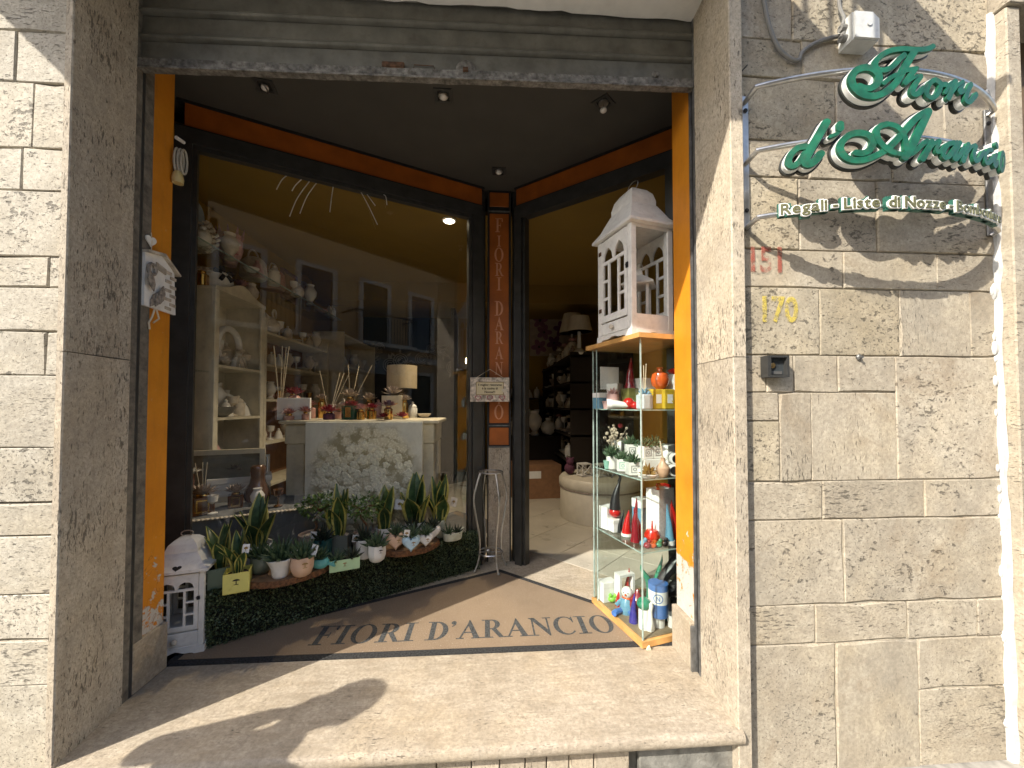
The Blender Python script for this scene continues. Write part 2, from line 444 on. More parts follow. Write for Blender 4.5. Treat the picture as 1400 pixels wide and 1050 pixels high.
# ---------------------------------------------------------------- stone walls
LEFT_ROWS = [(2.723, 3.35, [-2.75, -1.575]), (2.525, 2.723, [-2.75, -1.785, -1.575]), (2.271, 2.525, [-2.75, -1.72, -1.575]), (2.107, 2.271, [-2.75, -1.75, -1.575]), (1.858, 2.107, [-2.75, -1.575]), (1.739, 1.858, [-2.75, -1.647, -1.575]), (1.574, 1.739, [-2.75, -1.575]), (1.409, 1.574, [-2.75, -1.651, -1.575]), (1.139, 1.409, [-2.75, -1.575]), (0.936, 1.139, [-2.75, -1.575]), (0.813, 0.936, [-2.75, -1.575]), (0.599, 0.813, [-2.75, -1.575]), (0.431, 0.599, [-2.75, -1.575]), (0.27, 0.431, [-2.75, -1.575]), (-0.3, 0.27, [-2.75, -1.575])]
RIGHT_BLOCKS = [(1.069, 1.327, 2.883, 3.45, 'n'), (1.327, 2.262, 2.883, 3.45, 'p'), (1.069, 1.367, 2.714, 2.883, 'p'), (1.367, 1.861, 2.714, 2.883, 'n'), (1.861, 2.262, 2.714, 2.883, 'x'), (1.069, 1.521, 2.438, 2.714, 'p'), (1.521, 2.03, 2.438, 2.714, 'n'), (2.03, 2.262, 2.438, 2.714, 'n'), (1.069, 1.392, 2.276, 2.438, 'x'), (1.392, 1.779, 2.276, 2.438, 'n'), (1.779, 2.262, 2.276, 2.438, 'x'), (1.069, 1.343, 1.963, 2.276, 'p'), (1.343, 1.7, 1.963, 2.276, 'n'), (1.7, 2.262, 1.963, 2.276, 'x'), (1.069, 1.539, 1.799, 1.963, 'n'), (1.539, 1.977, 1.799, 1.963, 'x'), (1.977, 2.262, 1.799, 1.963, 'x'), (1.069, 1.427, 1.509, 1.799, 'p'), (1.427, 1.795, 1.509, 1.799, 'p'), (1.795, 2.131, 1.509, 1.799, 'z'), (2.131, 2.262, 1.509, 1.799, 'n'), (1.069, 1.184, 1.351, 1.509, 'n'), (1.184, 1.304, 1.351, 1.509, 'n'), (1.304, 1.503, 1.351, 1.509, 'n'), (1.503, 1.771, 1.351, 1.509, 'n'), (1.771, 2.262, 0.975, 1.509, 'n'), (1.069, 1.237, 1.229, 1.351, 'x'), (1.069, 1.237, 0.975, 1.229, 'p'), (1.237, 1.381, 0.975, 1.351, 'z'), (1.381, 1.771, 0.975, 1.351, 'z'), (1.069, 1.425, 0.813, 0.975, 'x'), (1.425, 1.89, 0.813, 0.975, 'x'), (1.89, 2.262, 0.813, 0.975, 'n'), (1.069, 1.515, 0.458, 0.813, 'n'), (1.515, 2.262, 0.458, 0.813, 'n'), (1.069, 1.382, 0.297, 0.458, 'x'), (1.382, 1.798, 0.297, 0.458, 'x'), (1.798, 2.124, 0.297, 0.458, 'n'), (2.124, 2.262, 0.297, 0.458, 'n'), (1.069, 1.466, -0.26, 0.297, 'n'), (1.466, 1.842, -0.26, 0.297, 'z'), (1.842, 2.262, 0.083, 0.297, 'n'), (1.842, 2.262, -0.26, 0.083, 'x')]

def stone(parent, x0, x1, z0, z1, m, y=1.60, gap=.0017, depth=.05, proud=None):
    """one travertine facing block with eased, slightly uneven edges"""
    pr = random.uniform(-.0015, .0025) if proud is None else proud
    y = y-pr; c = .0035
    r = lambda: random.uniform(-.0012, .0012)
    X0, X1, Z0, Z1 = x0+gap+r(), x1-gap+r(), z0+gap+r(), z1-gap+r()
    mb = MB()
    # outline with a few worn or chipped spots along the arrises
    nu = max(2, min(7, int((X1-X0)/.09))); nv = max(2, min(5, int((Z1-Z0)/.09)))
    out = [(X0+(X1-X0)*i/nu, Z0, 0, 1) for i in range(nu)]+[(X1, Z0+(Z1-Z0)*i/nv, -1, 0) for i in range(nv)]
    out += [(X1-(X1-X0)*i/nu, Z1, 0, -1) for i in range(nu)]+[(X0, Z1-(Z1-Z0)*i/nv, 1, 0) for i in range(nv)]
    n = len(out); cx, cz = (X0+X1)/2, (Z0+Z1)/2
    vs = [(x, y+depth, z) for x, z, _, _ in out]; r1, r2 = [], []
    for x, z, dx, dz in out:
        chip = random.random()**7*.010; e = c*random.uniform(.5, 1.3)+chip
        sx, sz = (1 if x < cx else -1), (1 if z < cz else -1)
        cor = (x in (X0, X1)) and (z in (Z0, Z1))
        ux, uz = (sx, sz) if cor else (dx, dz)
        r1.append((x+ux*chip*.35, y+e, z+uz*chip*.35)); r2.append((x+ux*e, y, z+uz*e))
    vs += r1+r2
    fs = [tuple(range(n-1, -1, -1)), tuple(range(2*n, 3*n))]
    for k in (0, n):
        for i in range(n): fs.append((k+i, k+(i+1) % n, k+n+(i+1) % n, k+n+i))
    mb.add(vs, fs)
    return mb.build('stone_block', m, parent, world=True)

wl = thing('stone_wall', 'pale sunbleached travertine block wall at the left edge beside the shop opening', 'wall', (-2.2,1.62,-.27))
mb = MB(); mb.box(-2.75, -1.575, 1.612, 1.95, -.3, 3.35); mb.build('mortar_bed', M['mortar_dark'], wl, world=True)
for k, (z0, z1, xs) in enumerate(LEFT_ROWS):
    for i, (a, b_) in enumerate(zip(xs, xs[1:])):
        stone(wl, a, b_, z0, z1, M['trav_lp'] if (k*3+i*2) % 5 in (1, 2) else M['trav_l'])
mb = MB(); mb.box(-2.75, -1.575, 1.56, 2.3, 3.352, 4.9); mb.build('upper_wall', M['trav_rn'], wl, world=True)

wr = thing('stone_wall', 'weathered travertine block wall on the right carrying the green script sign', 'wall', (1.74,1.62,-.27))
mb = MB(); mb.box(1.07, 2.262, 1.6085, 1.95, -.3, 3.45); mb.build('mortar_bed', M['mortar'], wr, world=True)
for x0, x1, z0, z1, gk in RIGHT_BLOCKS:
    stone(wr, x0, x1, z0, z1, M['trav_r'+gk])
mb = MB(); mb.box(1.04, 2.9, 1.56, 2.3, 3.452, 4.9); mb.build('upper_wall', M['trav_rn'], wr, world=True)
# bead of white sealant in the right hand corner
pts = []
for i in range(41):
    z = -.24+i*.0825
    pts.append((2.262+random.uniform(-.004,.004), 1.598, z))
mb = MB(); mb.tube(pts, [.012+random.uniform(-.004,.008)+(.006 if p[2] < .9 else 0) for p in pts], 6)
for i in range(26):
    z = random.uniform(-.2, 2.7)
    mb.sphere((2.245+random.uniform(-.006,.006), 1.601, z), random.uniform(.006,.014), 6, 4, random.uniform(1.2,3))
tag(mb.build('sealant_bead', M['caulk'], None, True), 'rough white sealant bead down the corner of the right hand wall', 'sealant')

# neighbouring shop's stone surround on the far right
ns = thing('stone_surround', 'pale stone door surround of the neighbouring shop at the right edge', 'door surround', (2.43,1.6,-.25))
mb = MB(); mb.cbox(2.268, 2.335, 1.545, 1.95, -.25, 3.045, .005); mb.build('jamb_slab', M['trav_rx'], ns, world=True)
mb = MB(); mb.cbox(2.262, 3.7, 1.53, 1.95, 3.047, 3.20, .005); mb.build('head_slab', M['trav_rx'], ns, world=True)
nd = thing('neighbour_shopfront', 'dark brown panelled shopfront just inside the neighbouring surround', 'shopfront', (2.9,1.9,-.25))
mb = MB(); mb.box(2.337, 3.7, 1.70, 1.74, 2.30, 3.045); mb.build('upper_panel', pbr('brown_panel', (.13,.085,.045), .6, var=.35, scale=8), nd, world=True)
mb = MB(); mb.box(2.337, 3.7, 1.66, 1.72, 2.22, 2.298); mb.build('transom', M['black'], nd, world=True)
mb = MB(); mb.box(2.337, 3.7, 1.72, 1.76, -.25, 2.22); mb.build('door_panel', M['alu'], nd, world=True)

# ---------------------------------------------------------------- jambs of the opening
def jamb(label, xo, xi, xr, sgn):
    """xo outer edge, xi inner arris at the front, xr reveal at the back"""
    t = thing('door_jamb', label, 'jamb', ((xo+xi)/2, 1.7, -.25))
    for z0, z1 in ((-.25, 1.493), (1.496, 3.41)):
        mb = MB(); c = .004
        poly = [(xo, 1.90), (xo, 1.555+c), (xo-sgn*c*-1, 1.555), (xi-sgn*c, 1.555), (xi, 1.555+c), (xr, 1.852), (xr, 1.90)]
        poly = [(xo, 1.555+c), (xo+sgn*c, 1.555), (xi-sgn*c, 1.555), (xi, 1.555+c), (xr, 1.852), (xo, 1.852)]
        mb.prism(poly, z0, z1, lambda u, v, w: (u, v, w))
        mb.build('stone_slab', M['trav_jamb'], t, world=True)
    return t
jl = jamb('tall brown travertine jamb slab on the left side of the shop opening', -1.570, -1.540, -1.577, 1)
jr = jamb('tall sunlit travertine jamb slab on the right side of the shop opening', 1.066, 1.008, 1.024, -1)

# guide rails of the roller shutter and orange reveals
def reveal(label, x, s):
    t = thing('shutter_guide', label, 'guide rail', (x, 1.88, 0))
    mb = MB()
    mb.box(*sorted((x+s*.001, x+s*.05)), 1.869, 1.886, 0, 3.21)
    mb.build('channel', M['black'], t, world=True)
    mb = MB(); mb.box(*sorted((x-s*.004, x+s*.05)), 1.853, 1.868, 0, 3.41); mb.box(*sorted((x-s*.006, x+s*.05)), 1.8875, 1.902, 0, 2.99)
    mb.build('rail', M['alu_l'] if s > 0 else M['alu'], t, world=True)
reveal('dark shutter guide rail beside the left orange reveal', -1.58, -1)
reveal('grey shutter guide rail beside the right orange reveal', 1.026, 1)
def orange(label, x0, x1):
    t = thing('reveal_panel', label, 'wall panel', ((x0+x1)/2, 2.0, 0))
    mb = MB(); mb.box(x0, x1, 1.9035, 2.085, .0, 3.113); mb.build('plaster', M['orange'], t, world=True)
    return t
ol = orange('orange plaster reveal at the left with a birdhouse plaque hung on it', -2.02, -1.59)
orr = orange('orange plaster reveal at the right flaking to white at its foot', 1.026, 1.40)
for nm, lab, x0, x1 in (('a', 'travertine skirting block at the foot of the left orange reveal', -1.63, -1.573),
                        ('b', 'travertine skirting block at the foot of the right orange reveal', 1.0, 1.08)):
    mb = MB(); mb.cbox(x0, x1, 1.903, 2.093, .001, .226, .003)
    tag(mb.build('skirting_block', M['trav_step'], None), lab, 'skirting')
mb = MB(); mb.box(.999, 1.03, 1.888, 1.902, .0, .215); tag(mb.build('corner_strip', M['alu_l'], None), 'thin metal strip capping the right skirting block', 'metal strip')

# ---------------------------------------------------------------- entrance step
st_ = thing('entrance_step', 'broad travertine entrance step with a rounded nosing in front of the mat', 'step', (-.27,1.8,-.25))
mb = MB()
prof = [(2.30, 0), (2.30, -.055), (1.56, -.055)] + [(1.557-.0225*math.sin(a), -.0275-.0275*math.cos(a)) for a in [PI*k/8 for k in range(9)]]
mb.prism([(v, u) for v, u in prof], -1.575, 1.025, lambda u, v, w: (w, u, v))
mb.build('tread', M['trav_step'], st_, world=True, smooth=True)
mb = MB(); mb.box(-1.6, 1.05, 1.64, 1.9, -.26, -.057); mb.build('core', M['concrete'], st_, world=True)
xs = [-.19,-.055,.055,.155,.24,.33,.43,.575]
for a, b_ in zip(xs, xs[1:]):
    mb = MB(); mb.cbox(a+.002, b_-.002, 1.588, 1.638, -.25, -.058, .003); mb.build('riser_stone', M['trav_pillar'], st_, world=True)
for a, b_ in ((-1.59, -1.10), (-.93, -.192)):
    mb = MB(); mb.cbox(a+.002, b_-.002, 1.600 if a > -1 else 1.592, 1.638, -.25, -.058 if a < -1 else -.085, .003); mb.build('riser_stone', M['trav_rn'], st_, world=True)
mb = MB(); mb.cbox(.62, 1.05, 1.60, 1.638, -.25, -.085, .004); mb.build('rough_patch', M['concrete'], st_, world=True)

# vestibule floor between the step and the tiles
g = MB(); g.prism([(-2.0,2.301),(1.45,2.301),(1.45,2.42),(.552,3.318),(.20,3.67),(-2.0,3.60)], -.05, -.001, lambda u, v, w: (u, v, w))
struct('floor', g, M['trav_step'])
# tiled shop floor, laid diagonally
fl = bpy.data.objects.new('tiled_floor', None); COL.objects.link(fl); fl["kind"] = "structure"; fl["label"] = 'beige diagonal floor tiles inside the shop'
g = MB(); g.prism([(1.45,2.42),(3.2,2.42),(3.2,9),(-2.4,9),(-2.4,3.6),(.2,3.67),(.552,3.318)], -.03, -.004, lambda u, v, w: (u, v, w))
g.build('grout_bed', M['grout'], fl)
tm = None; D0 = Vector((.551, 3.320)); U = Vector((.3035, -.3035)); V = Vector((.3035, .3035))
for i in range(-7, 8):
    for j in range(0, 10):
        c = D0+U*(i+.5)+V*(j+.5)
        if not (-2.0 < c.x < 3.0 and c.y < 7.3): continue
        if c.x < .0 and c.y < 4.6: continue
        if tm is None:
            mb = MB(); h = .4292/2-.0022
            mb.cbox(-h, h, -h, h, -.006, 0, .0015); o = mb.build('floor_tile', M['tile'], fl); tm = o
        else:
            o = tm.copy(); COL.objects.link(o)
        o.location = (c.x, c.y, random.uniform(-.0006, .0004)); o.rotation_euler = (0, 0, -PI/4)

# ---------------------------------------------------------------- roller shutter, soffit, ceiling
sh = thing('roller_shutter', 'grey steel roller shutter rolled up above the shop opening', 'shutter', (-.28,1.88,2.85))
def slat(z0, z1, x0=-1.60, x1=1.045):
    h = z1-z0; mb = MB()
    pr = [(1.878, z1-.001), (1.878, z0+.036), (1.872, z0+.032), (1.862, z0+.026), (1.858, z0+.017), (1.862, z0+.008), (1.873, z0+.003), (1.888, z0+.001), (1.888, z1-.001)]
    mb.prism(pr, x0, x1, lambda u, v, w: (w, u, v))
    return mb.build('slat', M['shutter'], sh, world=True, smooth=True)
for k in range(3): slat(2.984+k*.121, 2.984+(k+1)*.121)
mb = MB(); mb.box(-1.60, 1.045, 1.876, 1.888, 2.894, 2.983); mb.build('bottom_slat', M['shutter'], sh, world=True)
mb = MB()
nx = 60; vs, fs = [], []
for i in range(nx+1):
    x = -1.608+i*(1.05+1.608)/nx
    w = lambda: random.uniform(-.0016, .0016)
    for y, z in ((1.858, 2.848), (1.857, 2.890), (1.873, 2.895), (1.892, 2.895), (1.892, 2.848)):
        vs.append((x, y+w(), z+w()))
for i in range(nx):
    for k in range(5): fs.append((i*5+k, i*5+(k+1) % 5, i*5+5+(k+1) % 5, i*5+5+k))
fs += [(0,1,2,3,4), tuple(nx*5+k for k in (4,3,2,1,0))]
mb.add(vs, fs); mb.build('bottom_bar', M['shutter_bar'], sh, world=True)
mb = MB(); mb.box(-1.608, 1.05, 1.850, 1.8565, 2.843, 2.851); mb.build('bar_lip', M['shutter_bar'], sh, world=True)
for p in ((-1.4314, 1.8700, 2.8853), (0.8386, 1.8700, 2.9193)):       # small side catches
    mb = MB(); x, y, z = p
    mb.lathe([(.019,0),(.019,.005),(.015,.007)], 16); mb.tf(Matrix.Translation((x,1.876,z)) @ Matrix.Rotation(PI/2,4,'X'))
    mb.box(x-.006, x+.006, 1.852, 1.874, z-.022, z-.002); mb.build('catch', M['shutter_bar'], sh, world=True)
x, y, z = (-0.4422, 1.8700, 2.9029)
mb = MB(); mb.cbox(x-.052, x+.052, 1.860, 1.876, z-.026, z+.022, .004); mb.box(x-.03, x+.03, 1.857, 1.8605, z-.006, z-.001)
mb.build('pull_plate', M['rust'], sh, world=True)
x, y, z = (-0.1005, 1.8700, 2.9052)
mb = MB(); mb.lathe([(.046,0),(.046,.008),(.030,.016),(.012,.018)], 20); mb.tf(Matrix.Translation((x,1.876,z)) @ Matrix.Rotation(PI/2,4,'X'))
mb.build('lock_cover', M['shutter_bar'], sh, world=True)
mb = MB(); mb.box(x-.012, x+.012, 1.848, 1.86, z-.022, z-.006); mb.build('lock_tongue', M['rust'], sh, world=True)
x, y, z = (-0.2983, 1.8700, 2.9043)
mb = MB(); mb.tube([(x-.05,1.873,z-.014),(x-.046,1.870,z+.014),(x+.046,1.870,z+.012),(x+.052,1.873,z-.016)], .002, 5); mb.build('wire_staple', M['rust'], sh, world=True)
mb = MB(); mb.box(-1.60, 1.03, 1.90, 1.93, 2.90, 3.34); mb.build('curtain_back', M['shutter'], sh, world=True)
sh.rotation_euler = (0, -.0185, 0)

g = MB()
nx = 50; vs = []; fs = []
for i in range(nx+1):
    x = -1.62+i*(1.06+1.62)/nx; e = random.uniform(-.007, .007)
    zz = 3.218; vs += [(x,1.555,zz),(x,1.866+e,zz+abs(e)*.3),(x,1.868+e,3.50),(x,1.555,3.50)]
for i in range(nx):
    for k in range(4): fs.append((i*4+k, i*4+(k+1) % 4, i*4+4+(k+1) % 4, i*4+4+k))
fs += [(0,1,2,3), tuple(nx*4+k for k in (3,2,1,0))]
g.add(vs, fs); struct('soffit', g, M['soffit'])
g = MB(); g.box(-1.70, 1.15, 1.56, 2.3, 3.502, 4.9); g.box(-1.70, 1.15, 1.94, 2.3, 3.25, 3.501); struct('lintel', g, M['trav_rn'])
g = MB(); g.prism([(-2.1,1.935),(1.5,1.935),(1.5,2.45),(.20,3.40),(-.02,3.42),(-2.1,2.46)], 3.115, 3.25, lambda u, v, w: (u, v, w))
struct('ceiling', g, M['ceil'])

# ---------------------------------------------------------------- splayed shop front
GL, GR = Vector((-1.80, 2.436, 0)), Vector((-.045, 3.245, 0))          # display window line
DR, DL = Vector((1.33, 2.355, 0)), Vector((.255, 3.235, 0))             # doorway line
def along(a, b, t, off=0.0):
    d = (b-a); L_ = d.length; d = d.normalized(); n = Vector((d.y, -d.x, 0))
    if n.y > 0: n = -n
    p = a+d*(t*L_)+n*off
    return p, d, n
def fbeam(mb, a, b, t0, t1, z0, z1, o0, o1):
    """bar along a splayed line: from t0 to t1, heights z0..z1, o0..o1 towards the street"""
    p0, d, n = along(a, b, t0); p1, _, _ = along(a, b, t1)
    q = [p0+n*o0, p1+n*o0, p1+n*o1, p0+n*o1]
    return mb.prism([(v.x, v.y) for v in q], z0, z1, lambda u, v, w: (u, v, w))
sw = thing('display_window', 'large splayed display window in a charcoal frame above the boxwood hedge', 'window', (-.95,2.86,0))
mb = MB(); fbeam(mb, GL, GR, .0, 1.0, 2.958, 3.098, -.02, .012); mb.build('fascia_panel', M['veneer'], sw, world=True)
mb = MB(); fbeam(mb, GL, GR, -.02, 1.01, 3.099, 3.1145, -.03, .02); fbeam(mb, GL, GR, -.02, 1.01, 2.944, 2.957, -.03, .022); mb.build('fascia_bead', M['black'], sw, world=True)
mb = MB()
fbeam(mb, GL, GR, -.02, 1.0, 2.853, 2.943, -.04, .035); fbeam(mb, GL, GR, -.02, 1.0, 2.828, 2.852, -.03, .018)
mb.build('top_rail', M['alu'], sw, world=True)
mb = MB(); fbeam(mb, GL, GR, -.045, .022, 0, 2.852, -.04, .036); fbeam(mb, GL, GR, .022, .034, 0, 2.827, -.03, .018); mb.build('left_stile', M['alu'], sw, world=True)
mb = MB(); fbeam(mb, GL, GR, .955, 1.0, 0, 2.852, -.04, .036); fbeam(mb, GL, GR, .94, .955, 0, 2.827, -.03, .018); mb.build('right_stile', M['alu'], sw, world=True)
mb = MB(); fbeam(mb, GL, GR, .034, .94, .0, .14, -.04, .03); mb.build('bottom_rail', M['alu'], sw, world=True)
mb = MB(); p0, d, n = along(GL, GR, .03); p1, _, _ = along(GL, GR, .945)
mb.add([(p0.x,p0.y,.13),(p1.x,p1.y,.13),(p1.x,p1.y,2.84),(p0.x,p0.y,2.84)], [(0,1,2,3)]); mb.build('pane', M['shopglass'], sw, world=True)
mb = MB(); mb.box(-2.05, -1.87, 2.09, 2.42, 0, 3.113); mb.build('return_panel', M['alu'], sw, world=True)
mb = MB(); mb.cyl((-1.86,2.375,0), .035, 3.11, 16); mb.build('corner_post', M['alu'], sw, world=True, smooth=True)

dw = thing('shop_doorway', 'splayed doorway in a charcoal frame standing open to the dark shop', 'doorway', (.8,2.82,0))
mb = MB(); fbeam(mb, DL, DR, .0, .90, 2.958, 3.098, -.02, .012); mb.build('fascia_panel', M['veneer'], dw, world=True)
mb = MB(); fbeam(mb, DL, DR, -.01, .92, 3.099, 3.1145, -.03, .02); fbeam(mb, DL, DR, -.01, .92, 2.944, 2.957, -.03, .022); mb.build('fascia_bead', M['black'], dw, world=True)
mb = MB(); fbeam(mb, DL, DR, 0, .92, 2.84, 2.943, -.04, .035); mb.build('top_rail', M['alu'], dw, world=True)
mb = MB(); fbeam(mb, DL, DR, .0, .045, 0, 2.839, -.04, .036); fbeam(mb, DL, DR, .047, .062, 0, 2.839, -.05, .01); mb.build('left_stile', M['alu'], dw, world=True)
mb = MB(); fbeam(mb, DL, DR, .86, .93, 0, 2.839, -.04, .036); mb.build('right_stile', M['alu'], dw, world=True)
mb = MB(); fbeam(mb, DL, DR, .93, 1.12, 0, 3.113, -.04, .02); mb.build('return_panel', M['alu'], dw, world=True)
mb = MB(); mb.box(1.392, 1.42, 2.09, 2.40, 0, 3.113); mb.build('side_panel', M['alu'], dw, world=True)

pl = thing('shop_pillar', 'slim pillar between window and doorway with orange lettered panel over travertine', 'pillar', (.11,3.3,0))
px0, px1, py = .014, .199, 3.272
mb = MB(); mb.box(px0, px1, py, py+.25, 0, .938); mb.build('stone_base', M['trav_pillar'], pl, world=True)
for z0, z1 in ((.956, 1.112), (1.138, 2.918), (2.968, 3.100)):
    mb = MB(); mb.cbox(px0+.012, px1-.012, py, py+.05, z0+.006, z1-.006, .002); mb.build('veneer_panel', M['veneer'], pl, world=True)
mb = MB(); mb.box(px0, px1, py+.006, py+.2, .94, 3.114); mb.build('backing', M['black'], pl, world=True)
mb = MB()
for z in (.940, 1.118, 2.928): mb.box(px0, px1, py-.004, py+.006, z, z+.010)
mb.build('cross_bead', M['alu_l'], pl, world=True)
mb = MB()
for x in (px0-.001, px1+.001): mb.cyl((x,py+.0,0), .006, 3.11, 10)
for x in (-.03, -.075, .245, .285):
    mb.cyl((x, py+(.012 if x in (-.03,.245) else .02), 0), .021, 2.93, 14)
mb.box(-.10, -.012, py+.02, py+.1, 0, 3.114); mb.box(.222, .30, py+.02, py+.1, 0, 3.114)
mb.build('tube_mullion', M['alu'], pl, world=True, smooth=True)

# ---------------------------------------------------------------- recessed spots in the vestibule ceiling
def spot(p, rz, label, turned=False, drop=0.0):
    t = thing('ceiling_spotlight', label, 'spotlight', (p[0], p[1], 3.1145), rz)
    mb = MB(); o = .052; i = .034
    mb.ring([(-o,-o),(o,-o),(o,o),(-o,o)], [(-i,-i),(i,-i),(i,i),(-i,i)], -.006, 0, lambda u, v, w: (u, v, w)); mb.build('square_trim', M['alu'], t)
    mb = MB(); mb.box(-i, i, -i, i, -.0015, -.0005); mb.build('recess', M['black'], t)
    mb = MB(); mb.lathe([(.027,-.012),(.030,-.004),(.024,-.002)] if not turned else [(.026,-.004),(.030,-.001)], 18)
    if turned: mb.tf(Matrix.Translation((0,0,-.012)) @ Matrix.Rotation(.7,4,'Y'))
    mb.build('lamp_ring', M['steel'], t, smooth=True)
    mb = MB(); mb.sphere((0,0,-.012-drop), .021, 12, 8, .7); mb.build('bulb', M['ceramic'], t, smooth=True)
    if drop:
        mb = MB(); mb.tube([(0,0,-.002),(.006,.004,-.03),(0,0,-.012-drop)], .003, 6); mb.build('wire', M['cable'], t)
    return t
spot((-1.2618, 2.2865, 3.1150), .2, 'square recessed spotlight near the left end of the dark ceiling, lamp turned away', True)
spot((-0.2553, 2.2874, 3.1150), .0, 'square recessed spotlight with a round lamp at the middle of the shutter edge')
spot((0.0941, 3.0053, 3.1150), .0, 'small recessed spotlight above the lettered pillar')
spot((0.6994, 2.2790, 3.1150), .75, 'square recessed spotlight on the right with its bulb hanging out on a wire', False, .035)

# ---------------------------------------------------------------- shop interior shell
g = MB()
g.box(-2.42, -2.36, 2.43, 9.0, 0, 3.3)
g.prism([(-2.42,2.43),(-1.99,2.43),(-1.99,2.47),(-2.42,2.47)], 0, 3.16, lambda u, v, w: (u, v, w))
struct('inner_wall', g, M['yellowwall'])
g = MB(); g.box(-.55, 3.2, 7.6, 7.7, 0, 3.3); g.box(1.95, 2.05, 2.47, 7.6, 0, 3.3); struct('inner_wall', g, M['yellowwall'])
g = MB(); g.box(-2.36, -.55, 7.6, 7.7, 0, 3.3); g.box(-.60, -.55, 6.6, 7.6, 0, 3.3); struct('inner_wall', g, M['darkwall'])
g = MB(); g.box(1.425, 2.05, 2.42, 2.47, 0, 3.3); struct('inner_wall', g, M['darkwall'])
g = MB(); g.prism([(-2.42,2.47),(-1.9,2.47),(-.03,3.45),(.22,3.45),(1.42,2.47),(2.05,2.47),(2.05,7.7),(-2.42,7.7)], 2.98, 3.02, lambda u, v, w: (u, v, w))
struct('inner_ceiling', g, M['innerceil'])
g = MB(); g.box(-2.36, 1.95, 5.4, 5.75, 2.72, 2.979); struct('ceiling_beam', g, M['innerceil'])
g = MB(); g.prism([(-2.42,2.43),(-1.85,2.47),(0,3.38),(0,4.6),(-2.36,7.6)], -.03, -.002, lambda u, v, w: (u, v, w)); struct('display_floor', g, M['cloth'])
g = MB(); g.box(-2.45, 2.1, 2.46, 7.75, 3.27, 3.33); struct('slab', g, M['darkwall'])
# walls of the building around the shop, so that no daylight leaks in
g = MB(); g.box(-2.75, -2.43, 1.96, 8.0, -.3, 4.9); g.box(2.06, 2.4, 1.96, 8.0, -.3, 4.9); g.box(-2.75, 2.4, 7.72, 8.0, -.3, 4.9); g.box(-2.75, 2.4, 2.3, 8.0, 4.7, 4.9)
struct('building_shell', g, M['concrete'])

# ---------------------------------------------------------------- serif lettering
def glyph(ch):
    """pieces of a bold roman letter, height 1: list of (outer polygon, inner polygon or None); second value is the advance"""
    def r(x0, x1, y0, y1): return ([(x0,y0),(x1,y0),(x1,y1),(x0,y1)], None)
    def serif(x0, x1, y, up): # slab with bracket
        s = 1 if up else -1
        return ([(x0,y),(x1,y),(x1,y+s*.04),(x0,y+s*.04)] if up else [(x0,y-.04),(x1,y-.04),(x1,y),(x0,y)], None)
    P = []
    if ch == 'I':
        P = [r(.13,.30,.03,.97), serif(.0,.43,0,True), serif(.0,.43,1,False)]; adv = .48
    elif ch == 'F':
        P = [r(.11,.28,.03,.97), serif(0,.40,0,True), serif(0,.64,1,False), ([(.64,1),(.605,1),(.56,.86),(.60,.76),(.64,.76)],None), r(.27,.47,.47,.52), ([(.44,.36),(.48,.36),(.48,.63),(.44,.63),(.46,.5)],None)]; adv = .70
    elif ch == 'D':
        o = [(.12,0)]+[(.30+.42*math.sin(a), .5-.5*math.cos(a)) for a in [PI*k/18 for k in range(19)]]+[(.12,1)]
        i = [(.29,.05)]+[(.29+.25*math.sin(a), .5-.45*math.cos(a)) for a in [PI*k/18 for k in range(19)]]+[(.29,.95)]
        P = [(o, i), serif(0,.2,0,True), serif(0,.2,1,False)]; adv = .78
    elif ch == 'O':
        P = [(ell(.40,.5,.40,.52,36), ell(.40,.5,.23,.47,36))]; adv = .86
    elif ch == 'R':
        o = [(.12,.45)]+[(.36+.27*math.sin(a), .725-.275*math.cos(a)) for a in [PI*k/14 for k in range(15)]]+[(.12,1)]
        i = [(.28,.50)]+[(.34+.12*math.sin(a), .725-.225*math.cos(a)) for a in [PI*k/14 for k in range(15)]]+[(.28,.95)]
        P = [(o, i), r(.115,.285,.03,.97), serif(0,.40,0,True), serif(0,.2,1,False), ([(.33,.47),(.50,.47),(.72,.04),(.80,.04),(.80,0),(.585,0)],None)]; adv = .80
    elif ch == 'A':
        P = [([(.075,.03),(.135,.03),(.40,.80),(.37,.93)],None), ([(.37,1.02),(.41,1.02),(.735,.03),(.545,.03),(.33,.79)],None), r(.19,.53,.30,.35), serif(-.02,.23,0,True), serif(.47,.82,0,True)]; adv = .80
    elif ch == 'N':
        P = [r(.12,.18,.03,.97), r(.64,.70,.0,.97), ([(.02,1),(.24,1),(.70,.19),(.70,-.02),(.66,-.02),(.12,.90)],None), serif(0,.30,0,True), serif(.52,.82,1,False)]; adv = .86
    elif ch == 'C':
        a0, a1 = .72, 2*PI-.72; n = 30
        o = [(.40+.40*math.cos(a0+(a1-a0)*k/n), .5+.52*math.sin(a0+(a1-a0)*k/n)) for k in range(n+1)]
        i = [(.44+.27*math.cos(a0+(a1-a0)*k/n), .5+.465*math.sin(a0+(a1-a0)*k/n)) for k in range(n+1)]
        P = [('strip', o, i), ([(.68,.66),(.72,.66),(.71,1.02),(.68,.97),(.64,.90)],None)]; adv = .78
    elif ch == "'":
        P = [(ell(.10,.90,.09,.10,16), None), ([(.19,.90),(.17,.78),(.06,.66),(.04,.69),(.12,.80),(.10,.88)],None)]; adv = .25
    else: adv = .30
    return P, adv
